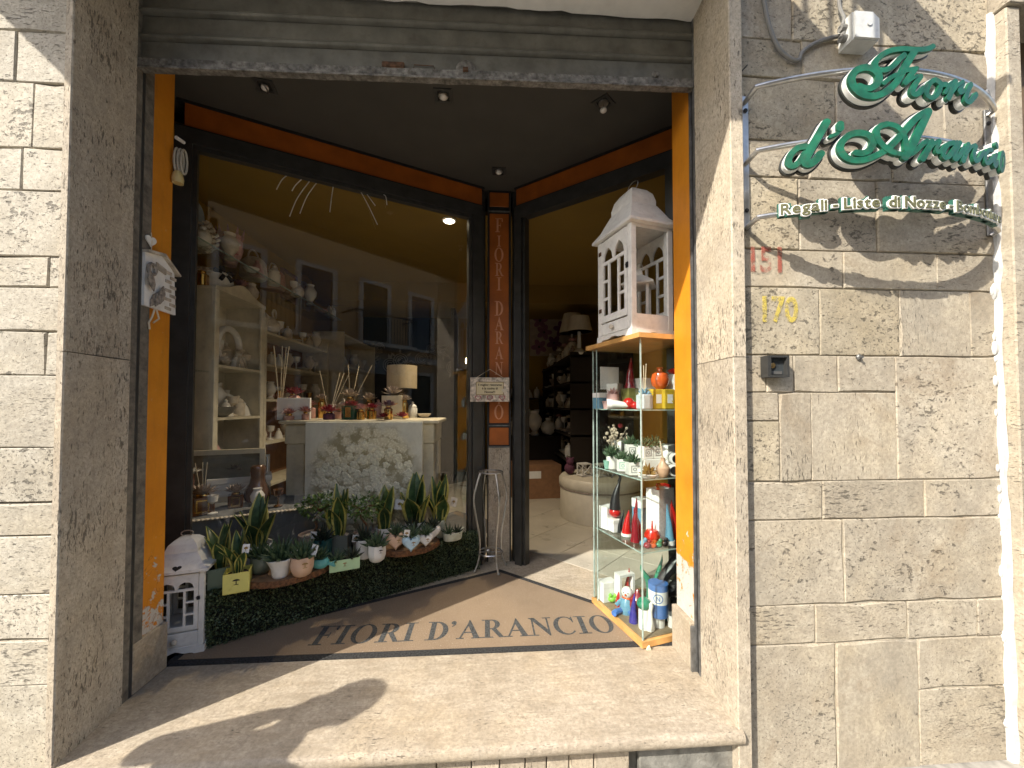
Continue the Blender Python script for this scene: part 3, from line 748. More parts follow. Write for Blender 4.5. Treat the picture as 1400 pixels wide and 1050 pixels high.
def put_glyph(mb, ch, fn, w0, w1):
    P, adv = glyph(ch)
    for k, pc in enumerate(P):
        e = k*.00012
        if pc[0] == 'strip':
            o, i = pc[1], pc[2]
            for a in range(len(o)-1):
                mb.prism([o[a], o[a+1], i[a+1], i[a]], w0, w1+e, fn)
        elif pc[1] is None: mb.prism(pc[0], w0, w1+e, fn)
        else: mb.ring(pc[0], pc[1], w0, w1+e, fn)
    return adv

# ---------------------------------------------------------------- door mat
mt = thing('door_mat', 'brown fitted door mat with dark border and the shop name in grey letters', 'mat', (-.2,2.5,0))
MAT = [(-1.60,2.098),(1.12,2.094),(1.12,2.215),(.108,3.108),(-1.60,2.27)]
def inset(poly, d):
    out = []; n = len(poly)
    for i in range(n):
        p0, p1, p2 = Vector(poly[i-1]), Vector(poly[i]), Vector(poly[(i+1) % n])
        n1 = (p1-p0).normalized(); n1 = Vector((-n1.y, n1.x)); n2 = (p2-p1).normalized(); n2 = Vector((-n2.y, n2.x))
        b_ = (n1+n2).normalized(); out.append(tuple(p1+b_*(d/max(b_.dot(n1), .3))))
    return out
m, nt, b = nodes('brown_coir_carpet'); p = position(nt, False)
c = mix(nt, ramp(nt, noise(nt, p, 260., 3, .7), [(.3, 0), (.7, 1)]).outputs[0], (.17,.120,.078), (.37,.285,.200))
c = mix(nt, ramp(nt, noise(nt, p, 4., 5, .6), [(.45, 0), (.75, .35)]).outputs[0], c, (.16,.115,.078))
c = mix(nt, ramp(nt, noise(nt, p, 130., 2), [(.66, 0), (.73, .6)]).outputs[0], c, (.6,.54,.46))
nt.links.new(c, b.inputs["Base Color"]); b.inputs["Roughness"].default_value = .95; b.inputs["Specular IOR Level"].default_value = .1
bump(nt, b, noise(nt, p, 320., 3, .7), .8, .006); M['carpet'] = m
M['carpet_dark'] = pbr('charcoal_carpet_border', (.055,.055,.055), .95, var=.45, scale=120, bmp=.9, spec=.1)
M['carpet_letter'] = pbr('grey_carpet_inlay', (.085,.088,.088), .95, var=.4, scale=110, bmp=.9, spec=.1)
mb = MB(); mb.prism(inset(MAT, .042), 0, .0075, lambda u, v, w: (u, v, w)); mb.build('pile', M['carpet'], mt, world=True)
mb = MB(); mb.ring(MAT, inset(MAT, .042), 0, .006, lambda u, v, w: (u, v, w)); mb.build('border', M['carpet_dark'], mt, world=True)
# the shop name lies in one line, base edge towards the street
TXT = "FIORI D'ARANCIO"
a0, a1 = Vector((-.955, 2.214)), Vector((.745, 2.222))
tot = sum(glyph(ch)[1] for ch in TXT)-.06; wscale = (a1-a0).length/tot; hgt = .178
s = 0.0
for ch in TXT:
    if ch != ' ':
        mb = MB(); base = a0+(a1-a0).normalized()*s
        def fn(u, v, w, base=base): return (base.x+u*wscale, base.y+v*hgt, w)
        put_glyph(mb, ch, fn, .0072, .0084); mb.build('letter', M['carpet_letter'], mt, world=True)
    s += glyph(ch)[1]*wscale

# pillar lettering, one letter under the other
for ch, y0, y1 in (('F',296,315),('I',320,335),('O',337,356),('R',358,376),('I',378,396),('D',411,431),('A',433,451),('R',453,470),('A',474,491),('N',495,512),('C',517,534),('I',540,553),('O',554,573)):
    zt = 1.30+(553.0-y0)*3.23/528.2; zb = 1.30+(553.0-y1)*3.23/528.2
    P, adv = glyph(ch); k = (zt-zb); ws = k*.82
    mb = MB()
    put_glyph(mb, ch, lambda u, v, w: (.107-adv*ws/2+u*ws, 3.272-w, zb+v*k), -.002, .0025)
    mb.build('letter', M['letter'], pl, world=True)

# ---------------------------------------------------------------- plaque hung on the pillar
pq = thing('hanging_plaque', 'small flowery plaque on a string hung over the pillar lettering', 'plaque', (.028,3.165,1.42), .03)
W2, H2 = .158, .098
M['plaque'] = pbr('floral_plaque_print', (.60,.52,.42), .6, var=.45, scale=38, bmp=.05)
mb = MB(); mb.cbox(-W2, W2, -.006, .006, -H2, H2, .002); mb.build('board', M['plaque'], pq)
mb = MB(); mb.ring([(-.112,-.045),(.112,-.045),(.112,.062),(-.112,.062)], [(-.107,-.040),(.107,-.040),(.107,.057),(-.107,.057)], .006, .0085, lambda u, v, w: (u, -w, v)); mb.build('text_frame', M['brass'], pq)
mb = MB(); mb.box(-.107,.107,-.0075,-.0062,-.040,.057); mb.build('text_panel', pbr('cream_print', (.66,.57,.36), .7, var=.06), pq)
def text_mesh(body, size, mb_ink, name, parent, loc, extrude=.0008, align='CENTER', offset=0.0):
    cu = bpy.data.curves.new(name, 'FONT'); cu.body = body; cu.size = size; cu.align_x = align; cu.extrude = extrude; cu.resolution_u = 3; cu.offset = offset
    tmp = bpy.data.objects.new(name+'_tmp', cu)
    me = bpy.data.meshes.new_from_object(tmp); bpy.data.objects.remove(tmp); me.name = name
    me.materials.clear(); me.materials.append(mb_ink)
    o = bpy.data.objects.new(name, me); COL.objects.link(o); o.parent = parent; o.location = loc; o.rotation_euler = (PI/2, 0, 0)
    return o
M['ink'] = pbr('dark_ink', (.035,.025,.02), .7)
for body, z in (("Il miglior ristorante", .030), ("\u00e8 la cucina di", .001), ("Nonna!!!", -.028)):
    text_mesh(body, .0245, M['ink'], 'lettering', pq, (0, -.0085, z), .0006, offset=.0006)
M['rosepaint'] = pbr('rose_paint', (.42,.14,.15), .6, var=.3, scale=40)
def heart2d(s, n=26):
    out = []
    for k in range(n):
        t = 2*PI*k/n
        out.append((s*16*math.sin(t)**3/17, s*(13*math.cos(t)-5*math.cos(2*t)-2*math.cos(3*t)-math.cos(4*t))/17))
    return out
for x in (-.095, 0, .10):
    mb = MB(); h = heart2d(.027); hi = heart2d(.018)
    mb.ring([(u+x, v-.067) for u, v in h], [(u+x, v-.067) for u, v in hi], .006, .009, lambda u, v, w: (u, -w, v)); mb.build('painted_heart', M['rosepaint'], pq)
mb = MB(); mb.prism([(u+.12, v-.01) for u, v in heart2d(.026)], .006, .011, lambda u, v, w: (u, -w, v)); mb.build('carved_heart', M['bisque'], pq)
mb = MB(); mb.tube([(-.105,0,H2),(0,.004,.165),(.105,0,H2)], .0018, 5); mb.build('string', M['reed'], pq)

# ---------------------------------------------------------------- wall sign on three bent tubes
SIGN_STROKES = [(0.0195, [(0.067, 2.6584), (0.041, 2.6459), (-0.0017, 2.6393), (-0.0504, 2.6404), (-0.0972, 2.6336), (-0.1315, 2.6153), (-0.1513, 2.5931), (-0.1518, 2.5696), (-0.1328, 2.5586), (-0.1064, 2.5632), (-0.0831, 2.582), (-0.0631, 2.6044), (-0.049, 2.6169)]), (0.0252, [(-0.0081, 2.6348), (-0.0315, 2.5972), (-0.0565, 2.5519), (-0.0828, 2.5092), (-0.1159, 2.4773), (-0.157, 2.4606), (-0.196, 2.4679), (-0.2246, 2.4959), (-0.2352, 2.5315), (-0.2216, 2.5606), (-0.1928, 2.5714), (-0.1621, 2.5641), (-0.1425, 2.5388), (-0.1468, 2.5106), (-0.1654, 2.4942), (-0.189, 2.4908), (-0.2096, 2.5006)]), (0.0163, [(-0.1246, 2.5086), (-0.0996, 2.5295), (-0.0645, 2.5469), (-0.0365, 2.5585), (-0.0016, 2.5662)]), (0.0212, [(-0.012, 2.5616), (-0.029, 2.5365), (-0.0477, 2.5097)]), (0.0122, [(-0.0477, 2.5076), (-0.0294, 2.5203), (-0.0044, 2.5377)]), (0.0204, [(0.0122, 2.5367), (-0.0072, 2.5092), (-0.0215, 2.4802), (-0.0145, 2.4664), (0.0063, 2.4735), (0.0259, 2.4951)]), (0.0187, [(0.0731, 2.5299), (0.0481, 2.5131), (0.0341, 2.4795), (0.0444, 2.4601), (0.0665, 2.4621), (0.0878, 2.4888), (0.0934, 2.5179), (0.0731, 2.5299), (0.1003, 2.5147), (0.1194, 2.5173)]), (0.013, [(0.1135, 2.4838), (0.1366, 2.5197), (0.1599, 2.5378)]), (0.022, [(0.1623, 2.5341), (0.1459, 2.5007), (0.1274, 2.4653)]), (0.0138, [(0.143, 2.488), (0.1723, 2.5214), (0.1999, 2.541)]), (0.0204, [(0.2024, 2.5353), (0.182, 2.4985), (0.2013, 2.5061)]), (0.0204, [(0.2459, 2.5402), (0.2206, 2.4975), (0.2156, 2.4717), (0.2352, 2.4694), (0.2622, 2.4939), (0.2755, 2.5074)]), (0.0228, [(-0.3869, 2.2909), (-0.4146, 2.2901), (-0.438, 2.2665), (-0.4446, 2.2379), (-0.4325, 2.2227), (-0.4124, 2.2322), (-0.3904, 2.2656)]), (0.0285, [(-0.3209, 2.3746), (-0.34, 2.3388), (-0.3622, 2.298), (-0.3844, 2.2535), (-0.3903, 2.2304), (-0.3788, 2.2213), (-0.3602, 2.2314), (-0.3414, 2.2552)]), (0.0244, [(-0.276, 2.3615), (-0.2763, 2.3451)]), (0.0138, [(-0.2747, 2.3449), (-0.286, 2.328), (-0.3079, 2.3186)]), (0.0236, [(-0.2256, 2.2475), (-0.204, 2.2442), (-0.1796, 2.2554), (-0.167, 2.2837), (-0.1801, 2.3097), (-0.212, 2.3226), (-0.2438, 2.318), (-0.2694, 2.2951), (-0.2768, 2.2667), (-0.2642, 2.2381), (-0.2362, 2.2204), (-0.1981, 2.2185), (-0.1589, 2.2328), (-0.1186, 2.2568), (-0.0873, 2.2871), (-0.055, 2.3234), (-0.0255, 2.3585), (0.0048, 2.3871), (0.0319, 2.4033)]), (0.0293, [(0.0395, 2.4039), (0.0171, 2.3587), (-0.0106, 2.303), (-0.0355, 2.2552), (-0.0558, 2.226)]), (0.0195, [(-0.0516, 2.2549), (-0.0535, 2.2909), (-0.0641, 2.3215), (-0.0879, 2.3431), (-0.1183, 2.3507)]), (0.0212, [(-0.1182, 2.3507), (-0.1434, 2.3424), (-0.1554, 2.3211), (-0.1479, 2.2883), (-0.1219, 2.2568), (-0.0918, 2.2402)]), (0.0179, [(-0.0936, 2.2431), (-0.0626, 2.236), (-0.0269, 2.2411), (0.0033, 2.2675), (0.0305, 2.2907)]), (0.0228, [(0.0499, 2.2884), (0.0294, 2.2508), (0.0114, 2.2209)]), (0.0155, [(0.0253, 2.2434), (0.0535, 2.2778), (0.0802, 2.2946)]), (0.0155, [(0.0822, 2.2912), (0.0691, 2.2646), (0.0728, 2.2504), (0.0894, 2.2591), (0.1069, 2.279)]), (0.0187, [(0.1468, 2.2947), (0.1155, 2.2818), (0.0954, 2.2488), (0.1053, 2.2308), (0.1273, 2.2448), (0.1507, 2.2768), (0.1606, 2.2965)]), (0.0204, [(0.177, 2.2988), (0.1522, 2.2551), (0.1514, 2.233), (0.1704, 2.2464), (0.1981, 2.2798)]), (0.0212, [(0.2215, 2.2984), (0.2075, 2.2665), (0.1913, 2.231)]), (0.0147, [(0.2047, 2.2587), (0.2342, 2.2913), (0.2591, 2.3032)]), (0.0187, [(0.2617, 2.2981), (0.2492, 2.2661), (0.2564, 2.2413), (0.2765, 2.2505), (0.3081, 2.2849)]), (0.0179, [(0.3697, 2.3063), (0.3412, 2.2996), (0.3167, 2.2678), (0.3251, 2.2451), (0.3563, 2.2594), (0.3833, 2.2828)]), (0.0179, [(0.4086, 2.2984), (0.3857, 2.2605), (0.3967, 2.2497), (0.4168, 2.2715)]), (0.0212, [(0.4101, 2.3407), (0.4155, 2.3349)]), (0.019, [(0.4734, 2.325), (0.4609, 2.3178), (0.4488, 2.2998), (0.441, 2.2769), (0.4401, 2.2567), (0.4464, 2.2458), (0.4579, 2.2478), (0.4707, 2.2621), (0.4806, 2.2839), (0.4845, 2.306), (0.4809, 2.3213), (0.4711, 2.3246)])]

sg = thing('wall_sign', 'green script letters on three bent tubes fixed to the right hand wall', 'shop sign', (1.67,1.6,2.05))
XC, YC, RR = 1.620, 2.660, 1.250
def arc(s, r, z):
    th = s/RR
    return Vector((XC+r*math.sin(th), YC-r*math.cos(th), z))
for x, lab in ((1.098, 'left'), (2.228, 'right')):
    mb = MB(); mb.cbox(x-.016, x+.016, 1.588, 1.5975, 2.045, 2.615, .003)
    for z in (2.55, 2.12): mb.lathe([(.008,0),(.008,.004),(.005,.007)], 10, (0,0,0))
    bo = MB()
    mb2 = MB(); mb2.cbox(x-.016, x+.016, 1.588, 1.5975, 2.045, 2.615, .003)
    br = mb2.build('bracket_bar', M['steel'] if x < 1.5 else M['alu_l'], sg, world=True)
    for z in (2.55, 2.12):
        q = MB(); q.lathe([(.009,0),(.009,.004),(.006,.007)], 10); q.tf(Matrix.Translation((x,1.588,z)) @ Matrix.Rotation(PI/2,4,'X')); q.build('bolt', M['iron'], br, world=True)
thl, thr_ = math.asin((1.102-XC)/RR), math.asin((2.236-XC)/RR)
for z in (2.60, 2.335, 2.06):
    pts = [(1.098,1.59,z-.012)]
    for k in range(33):
        th = thl+(thr_-thl)*k/32
        pts.append((XC+RR*math.sin(th), YC-RR*math.cos(th), z))
    pts.append((2.228,1.59,z-.012))
    mb = MB(); mb.tube(pts, .0105, 10); mb.build('bent_tube', M['steel'], sg, world=True, smooth=True)
def ribbon(pts, w, r0, r1, mb, cap=8):
    """flat stroke of width w following pts (s,z) on the curved front, between radii r0 and r1"""
    P = [Vector((p[0], p[1])) for p in pts]; n = len(P); L_, R_ = [], []
    for i in range(n):
        t = (P[min(i+1,n-1)]-P[max(i-1,0)]).normalized(); nn = Vector((-t.y, t.x))
        L_.append(P[i]+nn*w/2); R_.append(P[i]-nn*w/2)
    vs, fs = [], []
    for i in range(n):
        for q, r in ((L_[i], r1), (R_[i], r1), (R_[i], r0), (L_[i], r0)): vs.append(arc(q.x, r, q.y))
    for i in range(n-1):
        for k in range(4): fs.append((i*4+k, i*4+(k+1) % 4, i*4+4+(k+1) % 4, i*4+4+k))
    mb.add(vs, fs)
    for P0, t in ((P[0], P[0]-P[1]), (P[-1], P[-1]-P[-2])):
        a0 = math.atan2(t.y, t.x); poly = [(P0.x+w/2*math.cos(a0-PI/2+PI*k/cap), P0.y+w/2*math.sin(a0-PI/2+PI*k/cap)) for k in range(cap+1)]
        mb.prism(poly, r0, r1, lambda u, v, r: arc(u, r, v))
for k, (w, pts) in enumerate(SIGN_STROKES):
    e = (k % 5)*.0004
    cur = bez(pts, 6)
    back = MB(); ribbon(cur, w+.017, RR+.004+e, RR+.016+e, back)
    bo = back.build('letter_stroke', M['black_sign'], sg, world=True)
    mid = MB(); ribbon(cur, w+.005, RR+.016+e, RR+.036+e, mid); mid.build('white_core', M['white_sign'], bo, world=True)
    fr = MB(); ribbon(cur, w, RR+.036+e, RR+.047+e, fr); fr.build('green_face', M['green_sign'], bo, world=True)
# lower line of block letters following the lowest tube
M['lime_letter'] = pbr('olive_white_letter', (.11,.11,.05), .5, var=.08)
M['green_dull'] = pbr('dull_green_backing', (.022,.105,.075), .45)
def char_mesh(ch, size, off):
    cu = bpy.data.curves.new('c', 'FONT'); cu.body = ch; cu.size = size; cu.extrude = .001; cu.resolution_u = 3; cu.offset = off
    tmp = bpy.data.objects.new('c_tmp', cu); me = bpy.data.meshes.new_from_object(tmp); bpy.data.objects.remove(tmp)
    vs = [tuple(v.co) for v in me.vertices]; fs = [tuple(p.vertices) for p in me.polygons]; bpy.data.meshes.remove(me)
    return vs, fs
LINE = "Regali - Liste  di Nozze - Bomboniere"; size = .0575; S0, S1, SZ0 = -0.4673, 0.5000, 2.0460
def char_width(ch): 
    if ch == ' ': return size*.24
    vs, fs = char_mesh(ch, size, 0)
    return max(v[0] for v in vs)-min(v[0] for v in vs)+size*.105
wid = [char_width(c) for c in LINE]; kx = (S1-S0)/sum(wid); s = S0
words = []; cur_w = None
for ch, w in zip(LINE, wid):
    if ch == ' ':
        s += w*kx; cur_w = None; continue
    vs, fs = char_mesh(ch, size, .0008); x0 = min(v[0] for v in vs)
    vb, fb = char_mesh(ch, size, .0078); xb = x0
    if cur_w is None: cur_w = {'l': MB(), 'w': MB(), 'b': MB()}; words.append(cur_w)
    def place(vl, fl_, rad, half, mbx):
        mbx.add([arc(s+(v[0]-x0)*kx, rad+(half if v[2] > 0 else -half), SZ0+v[1]) for v in vl], fl_)
    place(vs, fs, RR+.0285, .003, cur_w['l'])
    vw, fw = char_mesh(ch, size, .0046)
    place(vw, fw, RR+.0245, .004, cur_w['w']); place(vb, fb, RR+.016, .006, cur_w['b'])
    va, za = s-.003, s+w*kx-.001
    zt = SZ0+max(v[1] for v in vs)+.005; zb_ = SZ0+min(v[1] for v in vs)-.007
    cur_w['b'].prism([(va,zb_),(za,zb_),(za,zt),(va,zt)], RR+.006, RR+.0195, lambda u, v, r: arc(u, r, v))
    s += w*kx
for w in words:
    bo = w['b'].build('word', M['green_dull'], sg, world=True)
    w['w'].build('white_outline', M['white_sign'], bo, world=True); w['l'].build('letters', M['lime_letter'], bo, world=True)

# ---------------------------------------------------------------- small fixtures on the right wall
jb = thing('junction_box', 'white plastic junction box with a clipped corner high on the right wall', 'junction box', (1.6,1.6,2.83))
mb = MB(); x, z = 1.535, 2.835
poly = [(0,0),(.115,0),(.115,.09),(.085,.118),(0,.118)]
mb.prism([(u+x, v+z) for u, v in poly], 1.532, 1.597, lambda u, v, w: (u, w, v)); mb.build('housing', M['plastic_grey'], jb, world=True)
mb = MB(); mb.prism([(u*.94+x+.004, v*.94+z+.004) for u, v in poly], 1.522, 1.532, lambda u, v, w: (u, w, v)); mb.build('lid', M['plastic_grey'], jb, world=True)
mb = MB()
for u, v in ((.015,.015),(.125,.015),(.015,.13)): mb.lathe([(.004,0),(.004,.0015)], 8, (0,0,0))
mb = MB(); mb.lathe([(.012,0),(.012,.004)], 14); mb.tf(Matrix.Translation((x+.065,1.522,z+.065)) @ Matrix.Rotation(PI/2,4,'X')); mb.build('knockout', M['plastic_grey'], jb, world=True)
for zz in (.035, .08):
    mb = MB(); mb.cyl((0,0,0), .015, .022, 12); mb.tf(Matrix.Translation((x,1.565,z+zz)) @ Matrix.Rotation(-PI/2,4,'Y')); mb.build('cable_gland', M['cable'], jb, world=True)
def P3(l): return [tuple(p) for p in bez(l, 8)]
mb = MB(); mb.tube(P3([(1.1743, 1.5850, 3.1173), (1.2043, 1.5850, 2.9421), (1.2485, 1.5850, 2.8324), (1.3006, 1.5850, 2.7874), (1.3403, 1.5850, 2.7833), (1.3543, 1.5850, 2.8164), (1.4085, 1.5850, 2.8586), (1.4863, 1.5850, 2.8895), (1.5474, 1.5850, 2.9097), (1.5500, 1.5700, 2.9340), (1.515,1.565,2.872)]), .008, 8)
tag(mb.build('power_cable', M['cable'], None, True), 'grey cable looping down from above to the white junction box', 'cable')
mb = MB(); mb.tube(P3([(1.5236, 1.5800, 3.1214), (1.5282, 1.5800, 3.0239), (1.5372, 1.5700, 2.9622), (1.515,1.565,2.917)]), .007, 8)
tag(mb.build('power_cable', M['cable'], None, True), 'short grey cable coming straight down into the junction box', 'cable')
ks = thing('key_switch', 'dark square key switch box on the right hand wall', 'key switch', (1.2,1.6,1.41))
mb = MB(); kx0, kx1, kz0, kz1 = 1.155, 1.248, 1.412, 1.502
mb.ring([(kx0,kz0),(kx1,kz0),(kx1,kz1),(kx0,kz1)], [(kx0+.014,kz0+.010),(kx1-.010,kz0+.010),(kx1-.010,kz1-.008),(kx0+.014,kz1-.008)], 1.553, 1.597, lambda u, v, w: (u, w, v)); mb.build('frame', M['alu'], ks, world=True)
mb = MB(); mb.box(kx0+.014, kx1-.010, 1.574, 1.597, kz0+.010, kz1-.008); mb.build('face_plate', pbr('slate_plate', (.055,.065,.07), .4, .3, var=.3, scale=40), ks, world=True)
mb = MB(); mb.lathe([(.0115,0),(.0115,.006),(.008,.008),(.003,.008)], 16); mb.tf(Matrix.Translation((kx0+.033,1.574,kz0+.050)) @ Matrix.Rotation(PI/2,4,'X')); mb.build('key_cylinder', M['brass'], ks, world=True)
mb = MB(); mb.box(kx0+.022, kx1-.018, 1.5715, 1.574, kz0+.014, kz0+.026); mb.build('name_strip', M['alu_l'], ks, world=True)
x, y, z = (1.5958, 1.5850, 1.5027)
mb = MB(); mb.lathe([(.013,0),(.013,.006),(.009,.010),(.006,.010),(.006,.020)], 6); mb.tf(Matrix.Translation((x,1.597,z)) @ Matrix.Rotation(PI/2,4,'X'))
tag(mb.build('wall_bolt', M['alu_l'], None), 'small grey bolt head in a joint of the right wall', 'bolt')
x, y, z = (1.0669, 1.5900, 2.7235)
mb = MB(); mb.tube([(x+.01,1.60,z-.01),(x+.02,1.585,z),(x+.035,1.575,z+.015)], .0025, 5)
tag(mb.build('wall_hook', M['iron'], None), 'tiny black hook at the edge of the right jamb', 'hook')
# faded stencilled numbers
def worn(name, col):
    m, nt, b = nodes(name); p = position(nt, False)
    k = ramp(nt, math_(nt, 'ADD', math_(nt, 'MULTIPLY', noise(nt, p, 22., 4, .6), .6), math_(nt, 'MULTIPLY', noise(nt, p, 90., 3, .6), .4)), [(.41, .03), (.56, .58)]).outputs[0]
    b.inputs["Base Color"].default_value = (*col, 1); b.inputs["Roughness"].default_value = .8
    nt.links.new(k, b.inputs["Alpha"]); return m
M['redstencil'] = worn('faded_red_paint', (.40,.11,.075)); M['yelstencil'] = worn('faded_yellow_paint', (.62,.50,.10))
o = text_mesh("151", .150, M['redstencil'], 'painted_number', None, (1.1883, 1.5965, 1.8658), .0004, offset=.004); o.scale = (.80, 1, 1)
tag(o, 'faded red stencilled house number painted under the script sign', 'house number')
o = text_mesh("170", .150, M['yelstencil'], 'painted_number', None, (1.2368, 1.5965, 1.6538), .0004, offset=.004); o.scale = (.80, 1, 1)
tag(o, 'faded yellow stencilled house number above the key switch', 'house number')

# ---------------------------------------------------------------- birdhouse plaque on the left reveal
M['driftwood'] = pbr('pale_driftwood', (.47,.41,.33), .8, var=.3, scale=22, bmp=.3)
M['burlap'] = pbr('grey_burlap', (.30,.26,.22), .9, var=.35, scale=60, bmp=.5)
bh = thing('birdhouse_plaque', 'pale wooden house shaped plaque with a cloth flower on the left orange reveal', 'wall plaque', (-1.5750, 1.9679, 1.8994))
bx, by, bz = (-1.5750, 1.9679, 1.8994)
def onwall(u, v, w): return (bx+w, by+u, bz+v)          # u along the reveal, v up, w out of the wall
mb = MB(); mb.prism([(-.062,-.145),(.118,-.15),(.105,.055),(.03,.125),(-.062,.11)], 0, .012, onwall); mb.build('board', M['whitewash'], bh, world=True)
mb = MB(); mb.prism([(-.064,.112),(.03,.128),(.128,.052),(.122,.045),(.03,.116),(-.064,.10)], 0, .030, onwall); mb.build('roof_edge', M['driftwood'], bh, world=True)
for k in range(9):
    u = .050+.028*(k % 2); v = -.135+k*.022
    mb = MB(); mb.prism([(u,v),(u+.034,v-.002),(u+.034,v+.012),(u,v+.014)], .012, .017, onwall); mb.build('brick_tile', M['driftwood'], bh, world=True)
mb = MB(); mb.prism([(-.005,.045),(.05,.03),(.05,.058),(-.005,.075)], .012, .018, onwall); mb.build('name_board', M['driftwood'], bh, world=True)
for k, (u, v, a) in enumerate(((-.035,-.09,-.5),(-.015,-.085,-.35),(.002,-.07,-.2),(-.04,-.02,.3))):
    mb = MB(); pts = [(0,0),(.016,.03),(.017,.06),(.0,.095),(-.016,.06),(-.015,.03)]
    mb.prism([(u+p*math.cos(a)-q*math.sin(a), v-.055+p*math.sin(a)+q*math.cos(a)) for p, q in pts], .014+k*.006, .020+k*.006, onwall); mb.build('cloth_petal', M['burlap'], bh, world=True)
mb = MB(); mb.tube([onwall(-.035+.02*math.cos(t), .03+.025*math.sin(t), .022) for t in [2*PI*k/14 for k in range(14)]], .008, 6, True); mb.build('cloth_knot', M['burlap'], bh, world=True, smooth=True)
mb = MB(); mb.tube([onwall(-.01,-.15,.016), onwall(-.02,-.19,.014), onwall(-.035,-.22,.012), onwall(-.03,-.25,.012)], .004, 6); mb.tube([onwall(.0,-.15,.016), onwall(.018,-.19,.014), onwall(-.01,-.215,.012)], .004, 6); mb.build('ribbon_tail', M['reed'], bh, world=True)
mb = MB(); mb.prism([(u*1-.03, v+.165) for u, v in heart2d(.030)], .006, .012, onwall); mb.build('hanger_heart', M['whitewash'], bh, world=True)
mb = MB(); mb.tube([onwall(-.03,.10,.010), onwall(-.028,.16,.012), onwall(-.026,.205,.006)], .002, 5); mb.build('string', M['reed'], bh, world=True)

# coiled cable with plug on the left frame
cc = thing('coiled_cable', 'coil of pale cable with a yellowed plug hung beside the left orange reveal', 'cable', (-1.6000, 2.1043, 2.5297))
cx_, cy_, cz_ = (-1.6000, 2.1043, 2.5297)
mb = MB()
for k in range(3):
    mb.tube([(cx_+.03+.012*k, cy_-.02+.020*math.cos(t)+.006*k, cz_+.01+.062*math.sin(t)) for t in [2*PI*j/22 for j in range(22)]], .0055, 7, True)
mb.build('loops', pbr('pale_cable', (.40,.37,.30), .5), cc, world=True, smooth=True)
mb = MB(); mb.lathe([(.024,0),(.026,.02),(.020,.05),(.012,.062)], 14, (cx_+.035,cy_-.02,cz_-.108)); mb.build('plug', pbr('yellowed_plastic', (.58,.46,.20), .45), cc, world=True, smooth=True)
mb = MB(); mb.tube([(cx_+.03,cy_+.02,cz_+.13),(cx_+.03,cy_-.03,cz_+.122)], .009, 7); mb.build('cable_tie', M['white'], cc, world=True)

# ---------------------------------------------------------------- balcony and an added shadow caster above the frame
bl = thing('balcony', 'stone balcony projecting from the facade above the shop opening', 'balcony', (-.9,1.2,3.5))
mb = MB(); mb.box(-2.585, .760, .75, 1.555, 3.525, 3.63); mb.build('slab', M['trav_rn'], bl, world=True)
for x in (-2.3, -.9, .5):
    mb = MB(); mb.prism([(1.555,3.524),(1.1,3.524),(1.25,3.44),(1.555,3.36)], x-.08, x+.08, lambda u, v, w: (w, u, v)); mb.build('corbel', M['trav_rn'], bl, world=True)
mb = MB()
for k in range(29): mb.cyl((-2.55+k*.116, .80, 3.63), .009, .95, 6)
mb.box(-2.58, .755, .785, .815, 4.58, 4.61); mb.build('railing', M['iron'], bl, world=True)
ac = thing('shadow_sheet', 'added unseen shadow-casting canopy on the facade above the script sign', 'blocker', (1.33,1.2,3.52))
mb = MB(); mb.cbox(1.165, 1.46, .90, 1.555, 3.525, 3.565, .01); mb.build('sheet', M['alu_l'], ac, world=True)  # thin sheet added out of view for its diagonal shadow on the wall

# ---------------------------------------------------------------- street seen mirrored in the window
M['ochre'] = pbr('ochre_render', (.56,.38,.20), .9, var=.12, scale=2, bmp=.1)
M['stucco'] = pbr('pale_stucco', (.62,.57,.48), .9, var=.12, scale=2, bmp=.1)
M['darkglass'] = pbr('dark_window_glass', (.02,.022,.025), .08, var=.1)
M['shutterwood'] = pbr('green_brown_shutter', (.07,.075,.05), .7, var=.2)
def building(label, x0, x1, h, m, n, floors):
    t = thing('street_building', label, 'building', ((x0+x1)/2, -8, -.2))
    mb = MB(); mb.box(x0, x1, -12, -7.5, -.3, h); mb.build('wall', m, t, world=True)
    mb = MB(); mb.box(x0-.05, x1+.05, -7.5, -7.3, h-.3, h); mb.box(x0, x1, -7.5, -7.42, 3.0, 3.25); mb.build('cornice', M['stucco'], t, world=True)
    mb = MB(); mb.box(x0, x1, -7.5, -7.45, -.3, .55); mb.build('plinth', M['concrete'], t, world=True)
    w = (x1-x0)/n
    for f in range(floors):
        for k in range(n):
            cx = x0+(k+.5)*w; z0 = -.1 if f == 0 else 3.6+(f-1)*3.2; hh = 2.6 if f == 0 else 2.2
            mb = MB(); mb.ring([(cx-.68,z0-.1),(cx+.68,z0-.1),(cx+.68,z0+hh+.14),(cx-.68,z0+hh+.14)], [(cx-.52,z0),(cx+.52,z0),(cx+.52,z0+hh),(cx-.52,z0+hh)], -7.5, -7.41, lambda u, v, w: (u, w, v))
            fr = mb.build('window', M['stucco'], t, world=True)
            mb = MB(); mb.box(cx-.52, cx+.52, -7.495, -7.47, z0, z0+hh); mb.build('pane', M['shutterwood'] if (k+f) % 3 == 0 else M['darkglass'], fr, world=True)
            if f == 1 and k % 2 == 0:
                mb = MB(); mb.box(cx-1.3, cx+1.3, -7.5, -6.6, z0-.22, z0-.08); b_ = mb.build('balcony', M['stucco'], t, world=True)
                mb = MB()
                for j in range(21): mb.cyl((cx-1.27+j*.127, -6.63, z0-.08), .012, 1.0, 5)
                mb.box(cx-1.3, cx+1.3, -6.66, -6.60, z0+.92, z0+.96)
                for sx in (-1.28, 1.28): mb.box(cx+sx-.02, cx+sx+.02, -7.5, -6.62, z0+.92, z0+.96)
                mb.build('railing', M['iron'], b_, world=True)
